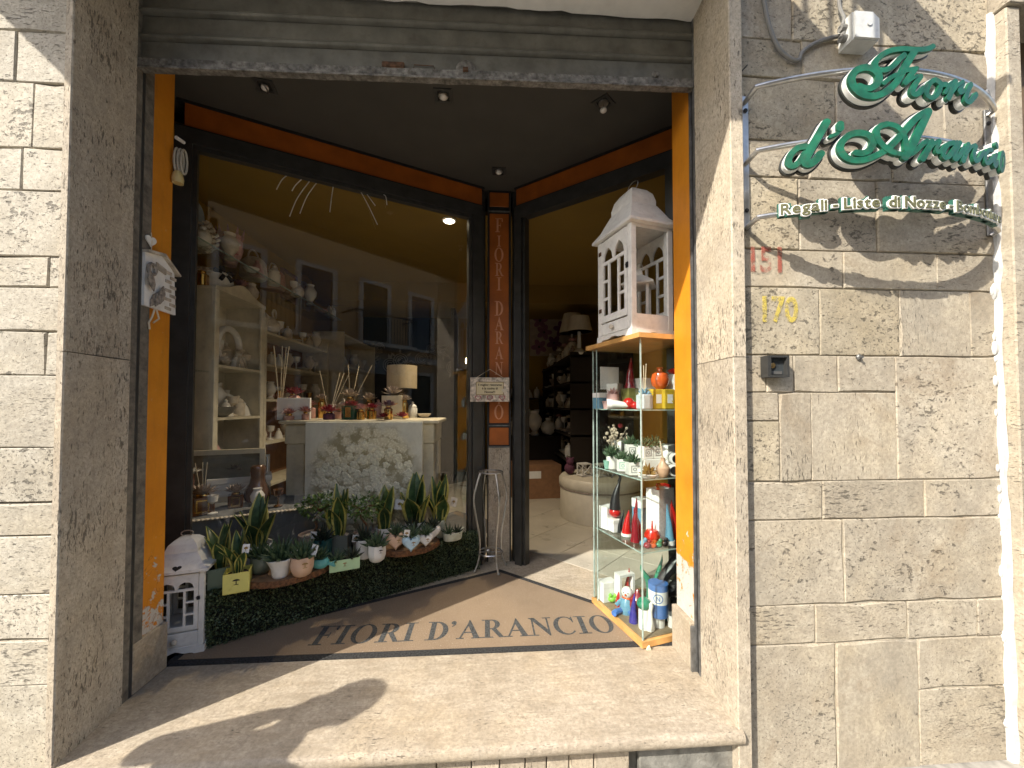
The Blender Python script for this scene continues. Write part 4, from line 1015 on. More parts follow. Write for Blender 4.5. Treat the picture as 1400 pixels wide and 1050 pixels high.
building('ochre house with iron balconies across the street, mirrored in the window', .6, 9.4, 7.8, M['ochre'], 4, 2)
building('pale stucco house further along across the street', 9.42, 20, 8.2, M['stucco'], 4, 2)
building('pale stucco house across the street behind the photographer', -9, .58, 7.0, M['stucco'], 4, 2)
# shop fascia panels on the ochre house
sp = thing('shop_fascia', 'grey shop fascia with round emblems across the street', 'shop sign', (4.5,-7.4,2.6))
mb = MB(); mb.box(2.6, 7.4, -7.41, -7.33, 2.45, 3.02); mb.build('board', pbr('blue_grey_board', (.25,.29,.31), .5), sp, world=True)
for x in (3.2, 6.8):
    mb = MB(); mb.tube([(x+.2*math.cos(a), -7.32, 2.73+.24*math.sin(a)) for a in [2*PI*k/20 for k in range(20)]], .018, 5, True); mb.build('emblem', M['iron'], sp, world=True)

car = thing('parked_car', 'dark grey hatchback parked along the opposite side of the street', 'car', (3.2,-4.6,-.27))
body = [(-2.05,.32),(-2.1,.62),(-1.95,.86),(-1.15,.98),(-.55,1.42),(.75,1.47),(1.45,1.28),(1.95,.98),(2.05,.72),(2.02,.34),(1.72,.24),(-1.75,.24)]
def carfn(sc=1.0):
    return lambda u, v, w: (3.2+u, -4.6+w*(1.0 if v < .9 else .86), -.27+v)
mb = MB(); mb.prism(body, -.86, .86, carfn()); mb.build('body', pbr('dark_grey_car_paint', (.10,.105,.11), .25, .7, coat=.8, var=.05), car, world=True, smooth=True)
for s_ in (-1, 1):
    for poly in ([(-.98,1.0),(-.48,1.36),(.10,1.40),(.10,1.0)], [(.16,1.0),(.16,1.40),(.72,1.40),(1.30,1.22),(1.45,1.02)]):
        mb = MB(); a = .745*s_; mb.prism(poly, a, a+.012*s_, lambda u, v, w: (3.2+u, -4.6+w, -.27+v)); mb.build('side_window', M['darkglass'], car, world=True)
    for x in (-1.3, 1.3):
        mb = MB(); mb.lathe([(.20,0),(.31,.01),(.32,.05),(.32,.17),(.31,.20),(.18,.20)], 22); mb.tf(Matrix.Translation((3.2+x,-4.6+.69*s_-.1,.05)) @ Matrix.Rotation(PI/2,4,'X') @ Matrix.Translation((0,0,-.1)))
        wh = mb.build('wheel', M['black'], car, world=True, smooth=True)
        mb = MB(); mb.lathe([(.19,-.005),(.19,.205)], 16); mb.tf(Matrix.Translation((3.2+x,-4.6+.69*s_-.1,.05)) @ Matrix.Rotation(PI/2,4,'X') @ Matrix.Translation((0,0,-.1))); mb.build('rim', M['steel'], wh, world=True)
mb = MB(); mb.prism([(-1.10,1.0),(-.60,1.37),(-.56,1.40),(-1.16,.99)], -.66, .66, lambda u, v, w: (3.2+u-.015, -4.6+w, -.27+v+.01)); mb.build('windscreen', M['darkglass'], car, world=True)
for s_ in (-1, 1):
    mb = MB(); mb.sphere((3.2-2.03, -4.6+.6*s_, -.27+.68), .11, 10, 6, .6); mb.build('headlight', M['ceramic'], car, world=True, smooth=True)
    mb = MB(); mb.cbox(3.2-.95, 3.2-.80, -4.6+.87*s_-.08, -4.6+.87*s_+.08, .70, .82, .02); mb.build('side_mirror', M['black'], car, world=True)

# facades going on beyond both edges of the photograph
nf = thing('neighbour_facade', 'long stone facade going on to the left of the shop', 'facade', (-9,2,-.27))
mb = MB(); mb.box(-16, -2.752, 1.60, 3.0, -.3, 4.9); mb.box(-16, 6.5, 1.5, 3.0, 4.902, 9.0); mb.build('wall', M['trav_rn'], nf, world=True)
for x in (-6.0, -11.0):
    mb = MB(); mb.box(x-.9, x+.9, 1.57, 1.599, -.25, 2.7); d_ = mb.build('door', M['shutterwood'], nf, world=True)
    mb = MB(); mb.ring([(x-1.1,-.25),(x+1.1,-.25),(x+1.1,2.9),(x-1.1,2.9)], [(x-.9,-.25),(x+.9,-.25),(x+.9,2.7),(x-.9,2.7)], 1.53, 1.598, lambda u, v, w: (u, w, v)); mb.build('door_surround', M['trav_l'], nf, world=True)
nf2 = thing('neighbour_facade', 'stone facade going on to the right past the neighbouring shop', 'facade', (8,2,-.27))
mb = MB(); mb.box(3.702, 18, 1.58, 3.0, -.3, 4.9); mb.box(2.9, 3.70, 1.58, 3.0, 3.202, 4.9); mb.build('wall', M['trav_rn'], nf2, world=True)

# ---------------------------------------------------------------- people
M['skin'] = pbr('skin', (.45,.25,.17), .5, var=.06, sss=.1); M['hair'] = pbr('dark_hair', (.018,.013,.010), .6, var=.3, scale=60, bmp=.5)
M['navy'] = pbr('navy_suit', (.022,.028,.045), .85, var=.15, scale=30, bmp=.15); M['shirt'] = pbr('white_shirt', (.7,.7,.68), .8)
M['shoe'] = pbr('black_leather', (.015,.013,.012), .35)
def skin_mesh(name, joints, edges, m, parent, root=0, sub=2):
    """joints: list of (x,y,z,r); one continuous skinned surface"""
    me = bpy.data.meshes.new(name); me.from_pydata([j[:3] for j in joints], edges, [])
    o = bpy.data.objects.new(name, me); COL.objects.link(o)
    sk = o.modifiers.new('skin', 'SKIN'); sk.use_smooth_shade = True
    su = o.modifiers.new('sub', 'SUBSURF'); su.levels = sub; su.render_levels = sub
    for i, j in enumerate(joints):
        r = j[3]; me.skin_vertices[0].data[i].radius = r if isinstance(r, tuple) else (r, r)
        me.skin_vertices[0].data[i].use_root = (i == root)
    bpy.context.view_layer.update()
    dg = bpy.context.evaluated_depsgraph_get()
    me2 = bpy.data.meshes.new_from_object(o.evaluated_get(dg)); me2.name = name
    bpy.data.objects.remove(o)
    me2.materials.clear(); me2.materials.append(m)
    o2 = bpy.data.objects.new(name, me2); COL.objects.link(o2); o2.parent = parent
    return o2
def person(label, loc, rz, hands, elbows, coat):
    """local frame: faces +Y, feet on z=0, hands/elbows given for left(-x) and right(+x)"""
    t = thing('person', label, 'person', loc, rz)
    J = [(0,0,.98,.10),(0,.0,1.20,.105),(0,.01,1.38,.10),(0,.0,1.50,.055),(0,.02,1.585,.06),(0,.035,1.67,.098),(0,.03,1.77,.085)]
    E = [(0,1),(1,2),(2,3),(3,4),(4,5),(5,6)]
    def add(a, p): J.append(p); E.append((a, len(J)-1)); return len(J)-1
    for s_, h, e in ((-1, hands[0], elbows[0]), (1, hands[1], elbows[1])):
        sh_ = add(2, (s_*.19, 0, 1.43, .058)); el = add(sh_, (*e, .042)); wr_ = add(el, (*h, .028))
        d = (Vector(h)-Vector(e)).normalized(); side = d.cross(Vector((0,0,1))).normalized(); hv = Vector(h)
        pm = add(wr_, (*(hv+d*.06), .032))
        for k in range(4):
            b0 = hv+d*.10+Vector((0,0,1))*(.03-.02*k); f1 = add(pm, (*b0, .011)); b1 = b0+d*(.035-.004*abs(k-1))-side*s_*.012; f2 = add(f1, (*b1, .009)); add(f2, (*(b1+d*.012-side*s_*.022), .007))
        t1 = add(wr_, (*(hv+d*.04+Vector((0,0,.035))), .013)); add(t1, (*(hv+d*.075+Vector((0,0,.05))), .010))
        hp = add(0, (s_*.10, 0, .90, .075)); kn = add(hp, (s_*.11, .02, .50, .05)); an = add(kn, (s_*.115, 0, .09, .04)); add(an, (s_*.12, .11, .045, .03))
    skin_mesh('body', J, E, M['skin'], t)
    J2 = [(0,0,.80,.16),(0,0,1.02,.165),(0,.0,1.20,.16),(0,.01,1.38,.145),(0,.0,1.47,.075)]; E2 = [(0,1),(1,2),(2,3),(3,4)]
    for s_, h, e in ((-1, hands[0], elbows[0]), (1, hands[1], elbows[1])):
        i = len(J2); J2 += [(s_*.19,0,1.42,.078),(*e,.062),(*(Vector(e).lerp(Vector(h), .93)),.042)]; E2 += [(3,i),(i,i+1),(i+1,i+2)]
    skin_mesh('jacket', J2, E2, coat, t, 1)
    J3 = [(0,0,.95,.15)]; E3 = []
    for s_ in (-1, 1):
        i = len(J3); J3 += [(s_*.10,0,.86,.125),(s_*.11,.02,.50,.085),(s_*.115,0,.08,.07)]; E3 += [(0,i),(i,i+1),(i+1,i+2)]
    skin_mesh('trousers', J3, E3, coat, t)
    for s_ in (-1, 1): skin_mesh('shoe', [(s_*.115,-.04,.05,.05),(s_*.118,.06,.045,.045),(s_*.122,.17,.03,.034)], [(0,1),(1,2)], M['shoe'], t)
    mb = MB(); mb.sphere((0,.012,1.745), .112, 14, 9, .95); mb.v = [p for p in mb.v]
    mb.v = [(x, min(y, .07) if z < 1.76 else y, max(z, 1.67 if y < .02 else 1.74)) for x, y, z in mb.v]
    mb.build('hair', M['hair'], t, smooth=True)
    for s_ in (-1, 1):
        mb = MB(); mb.sphere((s_*.035,.122,1.69), .011, 8, 6); mb.build('eye', M['black'], t, smooth=True)
        mb = MB(); mb.sphere((s_*.099,.03,1.67), .026, 8, 6, 1.3); mb.build('ear', M['skin'], t, smooth=True)
    mb = MB(); mb.prism([(0,1.70),(.028,1.645),(0,1.64)], -.012, .012, lambda u, v, w: (w, .118+u, v)); mb.build('nose', M['skin'], t)
    mb = MB(); mb.box(-.022,.022,.118,.124,1.612,1.620); mb.build('mouth', M['rosepaint'], t)
    mb = MB(); mb.prism([(-.05,1.50),(.05,1.50),(0,1.36)], .135, .150, lambda u, v, w: (u, w, v)); mb.build('shirt_front', M['shirt'], t)
    return t
person('man in a navy suit holding up a phone on the pavement, mirrored in the window', (-.04,-.48,-.268), 0,
       [(-.10,.36,1.46),(.14,.36,1.46)], [(-.27,.12,1.22),(.29,.12,1.22)], M['navy'])
ph = thing('phone', 'black phone held out by the man in the navy suit', 'phone', (0,.004,1.222))
mb = MB(); mb.cbox(-.08, .08, -.005, .005, -.038, .038, .003); mb.build('shell', M['black'], ph)
person('added passer-by out of view left of the shop, casting the shadow on the step', (-2.12,.64,-.236), -.6,
       [(-.04,.20,1.47),(.08,.20,1.45)], [(-.25,.10,1.20),(.27,.08,1.20)], M['navy'])  # unseen figure added and posed for the shadow it throws on the step

# ---------------------------------------------------------------- boxwood hedge blocks
def leafmat(name, a, b_, rough=.45, scale=40., spec=.4):
    m, nt, b = nodes(name); p = position(nt)
    c = mix(nt, ramp(nt, noise(nt, p, scale, 3, .6), [(.35, 0), (.65, 1)]).outputs[0], a, b_)
    nt.links.new(c, b.inputs["Base Color"]); b.inputs["Roughness"].default_value = rough; b.inputs["Specular IOR Level"].default_value = spec
    return m
M['box_leaf'] = leafmat('boxwood_leaf', (.020,.040,.018), (.14,.18,.085), .38, 90.)
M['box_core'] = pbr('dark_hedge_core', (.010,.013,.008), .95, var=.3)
M['ficus_leaf'] = leafmat('ficus_leaf', (.035,.085,.018), (.12,.19,.045), .35, 60.)
M['sans_dark'] = leafmat('sansevieria_green', (.022,.055,.020), (.065,.125,.045), .35, 26.)
M['sans_edge'] = leafmat('sansevieria_margin', (.38,.34,.07), (.52,.48,.15), .4, 30.)
M['haw'] = leafmat('haworthia_green', (.018,.045,.022), (.075,.115,.06), .4, 70.)
M['haw_d'] = leafmat('dark_succulent', (.012,.016,.012), (.035,.05,.03), .4, 70.)
HA, HB = Vector((-1.47, 2.215, 0)), Vector((-.055, 3.140, 0))
hd = (HB-HA).normalized(); hn = Vector((hd.y, -hd.x, 0))      # hn: towards the street
if hn.y > 0: hn = -hn
HL = (HB-HA).length
import numpy as np
rng = np.random.default_rng(5)
def hedge(label, t0, t1, h, depth, nleaf):
    c = HA+hd*((t0+t1)/2)
    t = thing('boxwood_hedge', label, 'hedge', (c.x, c.y, 0), math.atan2(hd.y, hd.x))
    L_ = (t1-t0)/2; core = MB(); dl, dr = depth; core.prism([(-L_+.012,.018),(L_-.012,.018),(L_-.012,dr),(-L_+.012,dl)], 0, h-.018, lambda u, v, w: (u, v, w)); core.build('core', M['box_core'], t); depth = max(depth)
    n = nleaf
    k = rng.random(n); P = np.zeros((n, 3)); Nn = np.zeros((n, 3))
    area = [2*L_*h, 2*L_*depth, depth*h, depth*h]; ar = np.cumsum(area)/sum(area)
    f = np.searchsorted(ar, k)
    u, v = rng.random(n), rng.random(n)
    P[:, 0] = np.where(f < 2, (u*2-1)*L_, np.where(f == 2, -L_, L_)); P[:, 1] = np.where(f == 0, 0, v*depth if True else 0); P[:, 1] = np.where(f > 1, u*depth, P[:, 1])
    P[:, 2] = np.where(f == 1, h, v*h)
    Nn[:, 1] = np.where(f == 0, -1, 0); Nn[:, 2] = np.where(f == 1, 1, 0); Nn[:, 0] = np.where(f == 2, -1, np.where(f == 3, 1, 0))
    dep = dl+(dr-dl)*(P[:, 0]+L_)/(2*L_); P[:, 1] = np.where(f == 0, P[:, 1], P[:, 1]/depth*dep)
    P -= Nn*(rng.random((n, 1))**1.4*.030-.006)
    P += rng.normal(0, .004, (n, 3)); P[:, 2] = np.maximum(P[:, 2], .004)
    d = Nn*.55+rng.normal(0, .75, (n, 3)); d /= np.linalg.norm(d, axis=1, keepdims=True)
    r = rng.normal(0, 1, (n, 3)); s_ = np.cross(d, r); s_ /= np.linalg.norm(s_, axis=1, keepdims=True)
    ln = rng.uniform(.009, .017, (n, 1)); w = ln*.36
    q = np.cross(d, s_)
    V = np.stack([P-d*ln*.5, P+s_*w+q*.0015, P+d*ln*.55, P-s_*w+q*.0015], 1).reshape(-1, 3)
    F = np.arange(4*n).reshape(-1, 4)
    me = bpy.data.meshes.new('leaves'); me.from_pydata(V.tolist(), [], F.tolist()); me.materials.append(M['box_leaf'])
    o = bpy.data.objects.new('leaves', me); COL.objects.link(o); o.parent = t; o["kind"] = "stuff"
    return t
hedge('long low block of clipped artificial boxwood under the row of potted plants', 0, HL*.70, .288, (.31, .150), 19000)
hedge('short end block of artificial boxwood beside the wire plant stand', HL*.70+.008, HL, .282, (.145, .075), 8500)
HTOP = .292

# ---------------------------------------------------------------- plants: leaf pieces
def sans_leaf_mesh(L_, w, bend, twist, fold, seed):
    rnd = random.Random(seed); mb = MB(); n = 7; cols = 5
    prof = [.62, .80, .95, 1.0, .88, .55, .04]
    vs = []
    for i in range(n):
        t = i/(n-1); W = w*prof[i]
        y = bend*L_*t*t; z = L_*t*(1-.18*abs(bend)*t)
        a = twist*t
        for j, q in enumerate((-1, -.72, 0, .72, 1)):
            x = q*W; dy = -fold*w*(1-abs(q))*(1-t*.5)
            vs.append((x*math.cos(a)-dy*math.sin(a), y+x*math.sin(a)+dy*math.cos(a), z))
    fs, ms = [], []
    for i in range(n-1):
        for j in range(4):
            fs.append((i*5+j, i*5+j+1, i*5+6+j, i*5+5+j)); ms.append(1 if j in (0, 3) else 0)
    mb.v = vs; mb.f = fs; mb.m = ms
    return mb
SLEAF = []
def sans_plant(root, c, h, w, n, seed, spread=.5):
    rnd = random.Random(seed)
    for k in range(n):
        a = 2*PI*k/n+rnd.uniform(-.5, .5); ring_ = 0 if k < n*.4 else 1
        L_ = h*1.12*(rnd.uniform(.8, 1.02) if ring_ == 0 else rnd.uniform(.5, .85))
        mb = sans_leaf_mesh(L_, w*1.3*rnd.uniform(.8, 1.15), spread*(.25 if ring_ == 0 else rnd.uniform(.45, 1.0)), rnd.uniform(-.7, .7), rnd.uniform(.3, .6), seed+k)
        o = mb.build('leaf', [M['sans_dark'], M['sans_edge']], root, smooth=True)
        r = w*(.35 if ring_ == 0 else .9)
        o.location = (c[0]+r*math.cos(a), c[1]+r*math.sin(a), c[2]); o.rotation_euler = (0, 0, a-PI/2)
def rosette(root, c, r, h, n, m, seed, name='succulent_leaves'):
    rnd = random.Random(seed); mb = MB()
    for k in range(n):
        a = k*2.399+rnd.uniform(-.2, .2); t = k/n; el_ = .25+1.15*(1-t)**.8 if k > 0 else 1.4
        el_ = 1.35-1.1*t+rnd.uniform(-.12, .12); L_ = h*rnd.uniform(.8, 1.05)*(1-.15*t)
        d = Vector((math.cos(a)*math.cos(el_), math.sin(a)*math.cos(el_), math.sin(el_)))
        p0 = Vector(c)+Vector((math.cos(a), math.sin(a), 0))*r*.25*t
        p1 = p0+d*L_*.55; p2 = p0+d*L_+Vector((0,0,.10*L_*(1-t)))
        mb.tube([p0, p1, p2], [r*.16, r*.15, r*.012], 4)
    return mb.build(name, m, root)
def tagcard(root, c, rz, tilt, m='paper', w=.016, h=.022):
    mb = MB(); mb.box(-w, w, -.0008, .0008, 0, h*2); o = mb.build('price_tag', M[m], root)
    o.location = c; o.rotation_euler = (tilt, .15, rz)
    q = MB(); q.prism([(-.008,h*.9),(.008,h*.9),(.010,h*1.15),(0,h*1.45),(-.010,h*1.15)], .001, .0016, lambda u, v, w_: (u, -w_, v)); q.box(-.0015,.0015,-.0016,-.001,h*.55,h*.9); q.build('tree_emblem', M['brass'], o)
    return o
def emblem(root, c, n, s=.011, m='brass'):
    """tiny tree stamp on the front of a pot; n points outwards"""
    n = Vector(n).normalized(); x = Vector((0,0,1)).cross(n).normalized(); c = Vector(c)
    mb = MB()
    mb.prism([(s*math.cos(a), s*.55*math.sin(a)+s*.5) for a in [PI*k/8 for k in range(9)]], 0, .0012, lambda u, v, w: tuple(c+x*u+Vector((0,0,v))+n*w))
    mb.prism([(-s*.12,-s*.5),(s*.12,-s*.5),(s*.12,s*.5),(-s*.12,s*.5)], 0, .001, lambda u, v, w: tuple(c+x*u+Vector((0,0,v))+n*w))
    mb.prism([(-s*.7,-s*.75),(s*.7,-s*.75),(s*.7,-s*.6),(-s*.7,-s*.6)], 0, .001, lambda u, v, w: tuple(c+x*u+Vector((0,0,v))+n*w))
    return mb.build('tree_emblem', M[m], root)
def facing(p): # from the pot to the street
    return Vector((0-p[0], 0-p[1], 0)).normalized()
def potmat(k, col, **kw):
    if k not in M: M[k] = pbr(k, col, kw.pop('rough', .3), var=.05, scale=20, bmp=.03, **kw)
    return M[k]
PSC = [1.05,1.02,1.12,1.25,1.38,1.32,1.15,1.12,1.15,1.1,1.0,1.12,1.18,1.30,1.2,1.10,1.14,1.06,1.08,1.1,1.18,1.12,1.05]
def potroot(p, label, rz=0.0):
    t = thing('potted_plant', label, 'potted plant', p, rz, 'small potted plants on the hedge')
    t.scale = (PSC.pop(0),)*3
    return t
def fill(root, r, z, m='gravel', sx=1, sy=1):
    mb = MB(); mb.lathe([(r, z), (r*.5, z+.006), (1e-6, z+.008)], 16, (0,0,0), sx, sy); return mb.build('gravel_top' if m == 'gravel' else 'soil_top', M[m], root, smooth=True)
def roundpot(root, prof, m, wob=None, sx=1, sy=1, n=24):
    mb = MB(); mb.lathe(prof, n, (0,0,0), sx, sy, wob); return mb.build('pot', m, root, smooth=True)
def cubepot(root, wx, wy, h, m, th=.004, flare=1.0):
    mb = MB()
    o0 = [(-wx,-wy),(wx,-wy),(wx,wy),(-wx,wy)]; vs = []
    def rg(k, d, z): return [(x*k-math.copysign(d, x), y*k-math.copysign(d, y), z) for x, y in o0]
    vs = rg(1/flare, .003, 0)+rg(1/flare, 0, .004)+rg(1, 0, h)+rg(1, th, h)+rg(1, th, h-.02)
    fs = [(3,2,1,0)]
    for k in range(4):
        for i in range(4): fs.append((k*4+i, k*4+(i+1) % 4, k*4+4+(i+1) % 4, k*4+4+i))
    fs.append((16,17,18,19)); mb.add(vs, fs); return mb.build('pot', m, root)
BOWL = lambda r, h: [(r*.55,0),(r*.80,h*.12),(r*.98,h*.40),(r,h*.65),(r*.93,h),(r*.86,h),(r*.84,h*.85),(1e-6,h*.84)]
CYLP = lambda r, h: [(r*.88,0),(r*.92,h*.03),(r,h),(r*.91,h),(r*.90,h*.86),(1e-6,h*.85)]
def heartpot(root, s, m, d=.034):
    mb = MB(); hp = heart2d(s, 30); n = len(hp)
    lay = [(.0,-d,.70),(.0,-d*.72,.93),(0,-d*.2,1.0),(0,d*.2,1.0),(0,d*.72,.93),(0,d,.70)]
    vs = [(u*k, y, v*k+s*.98) for _, y, k in lay for u, v in hp]
    fs = [tuple(range(n-1,-1,-1))]
    for a in range(len(lay)-1):
        for i in range(n): fs.append((a*n+i, a*n+(i+1) % n, a*n+n+(i+1) % n, a*n+n+i))
    fs.append(tuple(range((len(lay)-1)*n, len(lay)*n))); mb.add(vs, fs)
    o = mb.build('pot', m, root, smooth=True)
    return o

# the two slices of tree trunk
def slice_(label, c, rx, ry, th, rot):
    t = thing('wood_slice', label, 'wood slice', (c[0], c[1], HTOP), rot)
    rnd = random.Random(int(c[0]*1000)); ph = [rnd.uniform(0, 6) for _ in range(6)]
    wob = lambda a, z: 1+.03*math.sin(3*a+ph[0])+.02*math.sin(7*a+ph[1])+.012*math.sin(19*a+ph[2]+z*60)+.01*math.sin(31*a+ph[3])
    mb = MB(); mb.lathe([(.985,0),(1.0,th*.3),(1.0,th*.75),(.975,th)], 72, (0,0,0), rx, ry, wob); mb.build('bark', M['bark'], t, smooth=True)
    mb = MB(); mb.lathe([(.955,th+.0005),(.5,th+.0015),(1e-6,th+.002)], 48, (0,0,0), rx, ry, wob); mb.build('cut_face', M['slice'], t, smooth=True)
    return t
sl1 = (-1.1455, 2.4232, 0.2920); sl2 = (-0.5186, 2.8095, 0.2920)
slice_('oval slice of tree trunk with bark on the left carrying four small pots', sl1, .222, .130, .034, math.atan2(hd.y, hd.x))
slice_('oval slice of tree trunk with bark on the right carrying the heart pots', sl2, .205, .130, .036, math.atan2(hd.y, hd.x))
ST = HTOP+.035

# ---- the row of pots, from the left
p = (-1.4780, 2.3341, 0.2920); t = potroot(p, 'dark green cube pot with snake plant leaves beside the white floor lantern', .55)
cubepot(t, .058, .058, .105, potmat('dark_sage_glaze', (.10,.16,.11))); fill(t, .05, .088, 'soil'); sans_plant(t, (0,0,.09), .24, .024, 7, 11, .55)
p = (-1.3496, 2.2656, 0.2920); t = potroot(p, 'yellow cube pot with a snake plant and a white tag at the left front', .40)
cubepot(t, .058, .050, .105, potmat('lemon_glaze', (.66,.60,.15))); fill(t, .046, .09, 'soil'); sans_plant(t, (0,0,.09), .22, .021, 9, 23, .6); emblem(t, (0,-.0505,.058), (0,-1,0), .016, 'iron'); tagcard(t, (.035,-.035,.20), .2, -.15)
p = (-1.4159, 2.5643, 0.2920); t = potroot(p, 'white pot with the tallest yellow edged snake plant behind the left wood slice')
roundpot(t, CYLP(.075,.13), potmat('white_glaze', (.72,.71,.68))); fill(t, .06, .112, 'soil'); sans_plant(t, (0,0,.115), .26, .034, 9, 37, .55)
p = (-1.2980, 2.3915, 0.3270); t = potroot(p, 'rounded grey green pot with a spiky succulent at the left of the wood slice')
roundpot(t, BOWL(.046,.078), potmat('grey_green_glaze', (.16,.19,.15))); fill(t, .038, .066); rosette(t, (0,0,.066), .05, .085, 26, M['haw'], 41)
p = (-1.1630, 2.3350, 0.3270); t = potroot(p, 'white pot with a wavy rim and dark succulent in front on the left wood slice')
roundpot(t, [(.026,0),(.030,.006),(.034,.035),(.046,.062),(.055,.078),(.050,.079),(.040,.062),(1e-6,.062)], potmat('white_glaze', (.72,.71,.68)), lambda a, z: 1+.10*(z/.078)**3*math.sin(6*a)); fill(t, .038, .064); rosette(t, (0,0,.066), .055, .095, 30, M['haw'], 43); tagcard(t, (.05,-.01,.07), -.5, -.2)
p = (-1.0480, 2.3461, 0.3270); t = potroot(p, 'faceted peach bowl with a dark green succulent on the left wood slice')
o = roundpot(t, BOWL(.048,.082), potmat('peach_glaze', (.62,.41,.28)), None, 1, 1, 9); fill(t, .040, .070); rosette(t, (0,0,.07), .055, .09, 28, M['haw'], 47); d = facing(p); emblem(t, d*.046+Vector((.012,0,.055)), d, .012); tagcard(t, (.045,-.005,.085), -.4, -.25)
p = (-0.9906, 2.4414, 0.3270); t = potroot(p, 'turquoise fish shaped pot with small succulent on the left wood slice', -.12)
mb = MB(); mb.lathe([(1e-6,0),(.026,.002),(.040,.018),(.043,.034),(.036,.048),(.030,.050),(.028,.044),(1e-6,.043)], 22, (0,0,0), 1.15, .85); mb.prism([(.040,.030),(.062,.026),(.082,.040),(.076,.024),(.082,.008),(.060,.016),(.040,.018)], -.008, .008, lambda u, v, w: (u, w, v)); mb.build('pot', potmat('turquoise_glaze', (.12,.42,.42)), t, smooth=True)
rosette(t, (0,0,.045), .042, .07, 20, M['haw'], 53)
p = (-1.1655, 2.7469, 0.2920); t = potroot(p, 'pinkish grey drum pot with a leaning ficus bonsai on the left')
roundpot(t, CYLP(.078,.125), potmat('pinkish_stoneware', (.30,.23,.20), rough=.6)); fill(t, .068, .11)
def bonsai(t, z, seed, lean, h, R):
    rnd = random.Random(seed); mb = MB()
    tr = [(0,0,z),(lean*.3+.01,0,z+h*.22),(lean*.6-.02,.01,z+h*.42),(lean,0,z+h*.6)]
    mb.tube(bez(tr, 5), [.009-.0003*k for k in range(16)], 6)
    C_ = Vector((lean, 0, z+h*.72))
    ends = []
    for k in range(9):
        a = rnd.uniform(0, 2*PI); q = C_+Vector((math.cos(a)*R*.7, math.sin(a)*R*.6, rnd.uniform(-.3,.5)*R)); mb.tube([tr[3], (Vector(tr[3])+q)/2+Vector((0,0,.01)), q], [.004,.003,.0015], 5); ends.append(q)
    mb.build('trunk', M['bark'], t, smooth=True)
    lf = MB()
    for k in range(330):
        e = rnd.choice(ends) if k % 2 else C_
        u = Vector((rnd.gauss(0,1), rnd.gauss(0,1), rnd.gauss(0,1))).normalized()*(R*rnd.uniform(.25,.55) if k % 2 else R*rnd.uniform(.7, 1.0)); q = e+Vector((u.x*1.05, u.y*.9, u.z*.72))
        d = (u.normalized()*.6+Vector((rnd.gauss(0,.6), rnd.gauss(0,.6), rnd.gauss(0,.5)))).normalized(); s_ = d.cross(Vector((rnd.gauss(0,1), rnd.gauss(0,1), rnd.gauss(0,1)))).normalized(); L_ = rnd.uniform(.020,.034)
        n_ = d.cross(s_)*.003
        lf.add([q, q+d*L_*.5+s_*L_*.27+n_, q+d*L_, q+d*L_*.5-s_*L_*.27+n_], [(0,1,2,3)])
    o = lf.build('foliage', M['ficus_leaf'], t); o["kind"] = "stuff"
bonsai(t, .115, 5, .045, .235, .108)
p = (-1.0605, 2.6540, 0.2920); t = potroot(p, 'tall dark teal pot with a blackish succulent behind the turquoise fish pot')
roundpot(t, CYLP(.050,.12), potmat('teal_glaze', (.012,.075,.075))); fill(t, .044, .104, 'soil'); rosette(t, (0,0,.105), .055, .09, 24, M['haw_d'], 59); tagcard(t, (-.045,-.02,.125), .2, .25)
p = (-0.9888, 2.7479, 0.2920); t = potroot(p, 'smoky grey glass pot with a broad leaved snake plant at the centre left')
cubepot(t, .066, .055, .125, potmat('smoky_glass', (.14,.155,.135), rough=.12)); fill(t, .056, .112); sans_plant(t, (0,0,.115), .30, .040, 6, 63, .5); tagcard(t, (-.045,-.058,.09), -.15, .1)
p = (-0.8651, 2.4957, 0.2920); t = potroot(p, 'mint green trough with two thin succulents in front of the hedge row', math.atan2(hd.y, hd.x)-.18)
cubepot(t, .085, .030, .068, potmat('mint_glaze', (.42,.62,.36))); fill(t, .028, .056, 'gravel', 2.6, 1); rosette(t, (-.045,0,.058), .05, .08, 18, M['haw'], 67); rosette(t, (.045,0,.058), .05, .085, 18, M['haw_d'], 68); emblem(t, (0,-.0305,.038), (0,-1,0), .012)
p = (-0.8318, 2.8031, 0.2920); t = potroot(p, 'wide stoneware pot with an upright ficus bonsai at the centre')
roundpot(t, CYLP(.080,.11), potmat('pinkish_stoneware', (.30,.23,.20), rough=.6)); fill(t, .070, .096); bonsai(t, .10, 9, -.025, .235, .105)
p = (-0.8015, 2.6729, 0.2920); t = potroot(p, 'white egg shell pot with a blackish succulent')
roundpot(t, [(.034,0),(.038,.006),(.044,.05),(.045,.10),(.040,.104),(.036,.092),(1e-6,.09)], potmat('white_glaze', (.72,.71,.68)), lambda a, z: 1+.05*(z/.1)**3*math.sin(3*a+1)); fill(t, .036, .092, 'soil'); rosette(t, (0,0,.094), .05, .095, 22, M['haw_d'], 71); tagcard(t, (-.05,-.01,.09), .4, .3)
p = (-0.7029, 2.6068, 0.2920); t = potroot(p, 'small faceted white bowl pot at the hedge edge')
roundpot(t, BOWL(.045,.082), potmat('white_glaze', (.72,.71,.68)), None, 1, 1, 8); fill(t, .037, .070); rosette(t, (0,0,.07), .05, .085, 28, M['haw'], 73); d = facing(p); emblem(t, d*.042+Vector((.02,0,.06)), d, .009, 'iron')
p = (-0.7298, 2.9086, 0.2920); t = potroot(p, 'plain white pot with a loose snake plant left of the peach heart')
roundpot(t, CYLP(.056,.105), potmat('white_glaze', (.72,.71,.68))); fill(t, .048, .092, 'soil'); sans_plant(t, (0,0,.095), .26, .034, 6, 79, .65); tagcard(t, (.075,.02,.20), .2, -.1, 'paper', .026, .030)
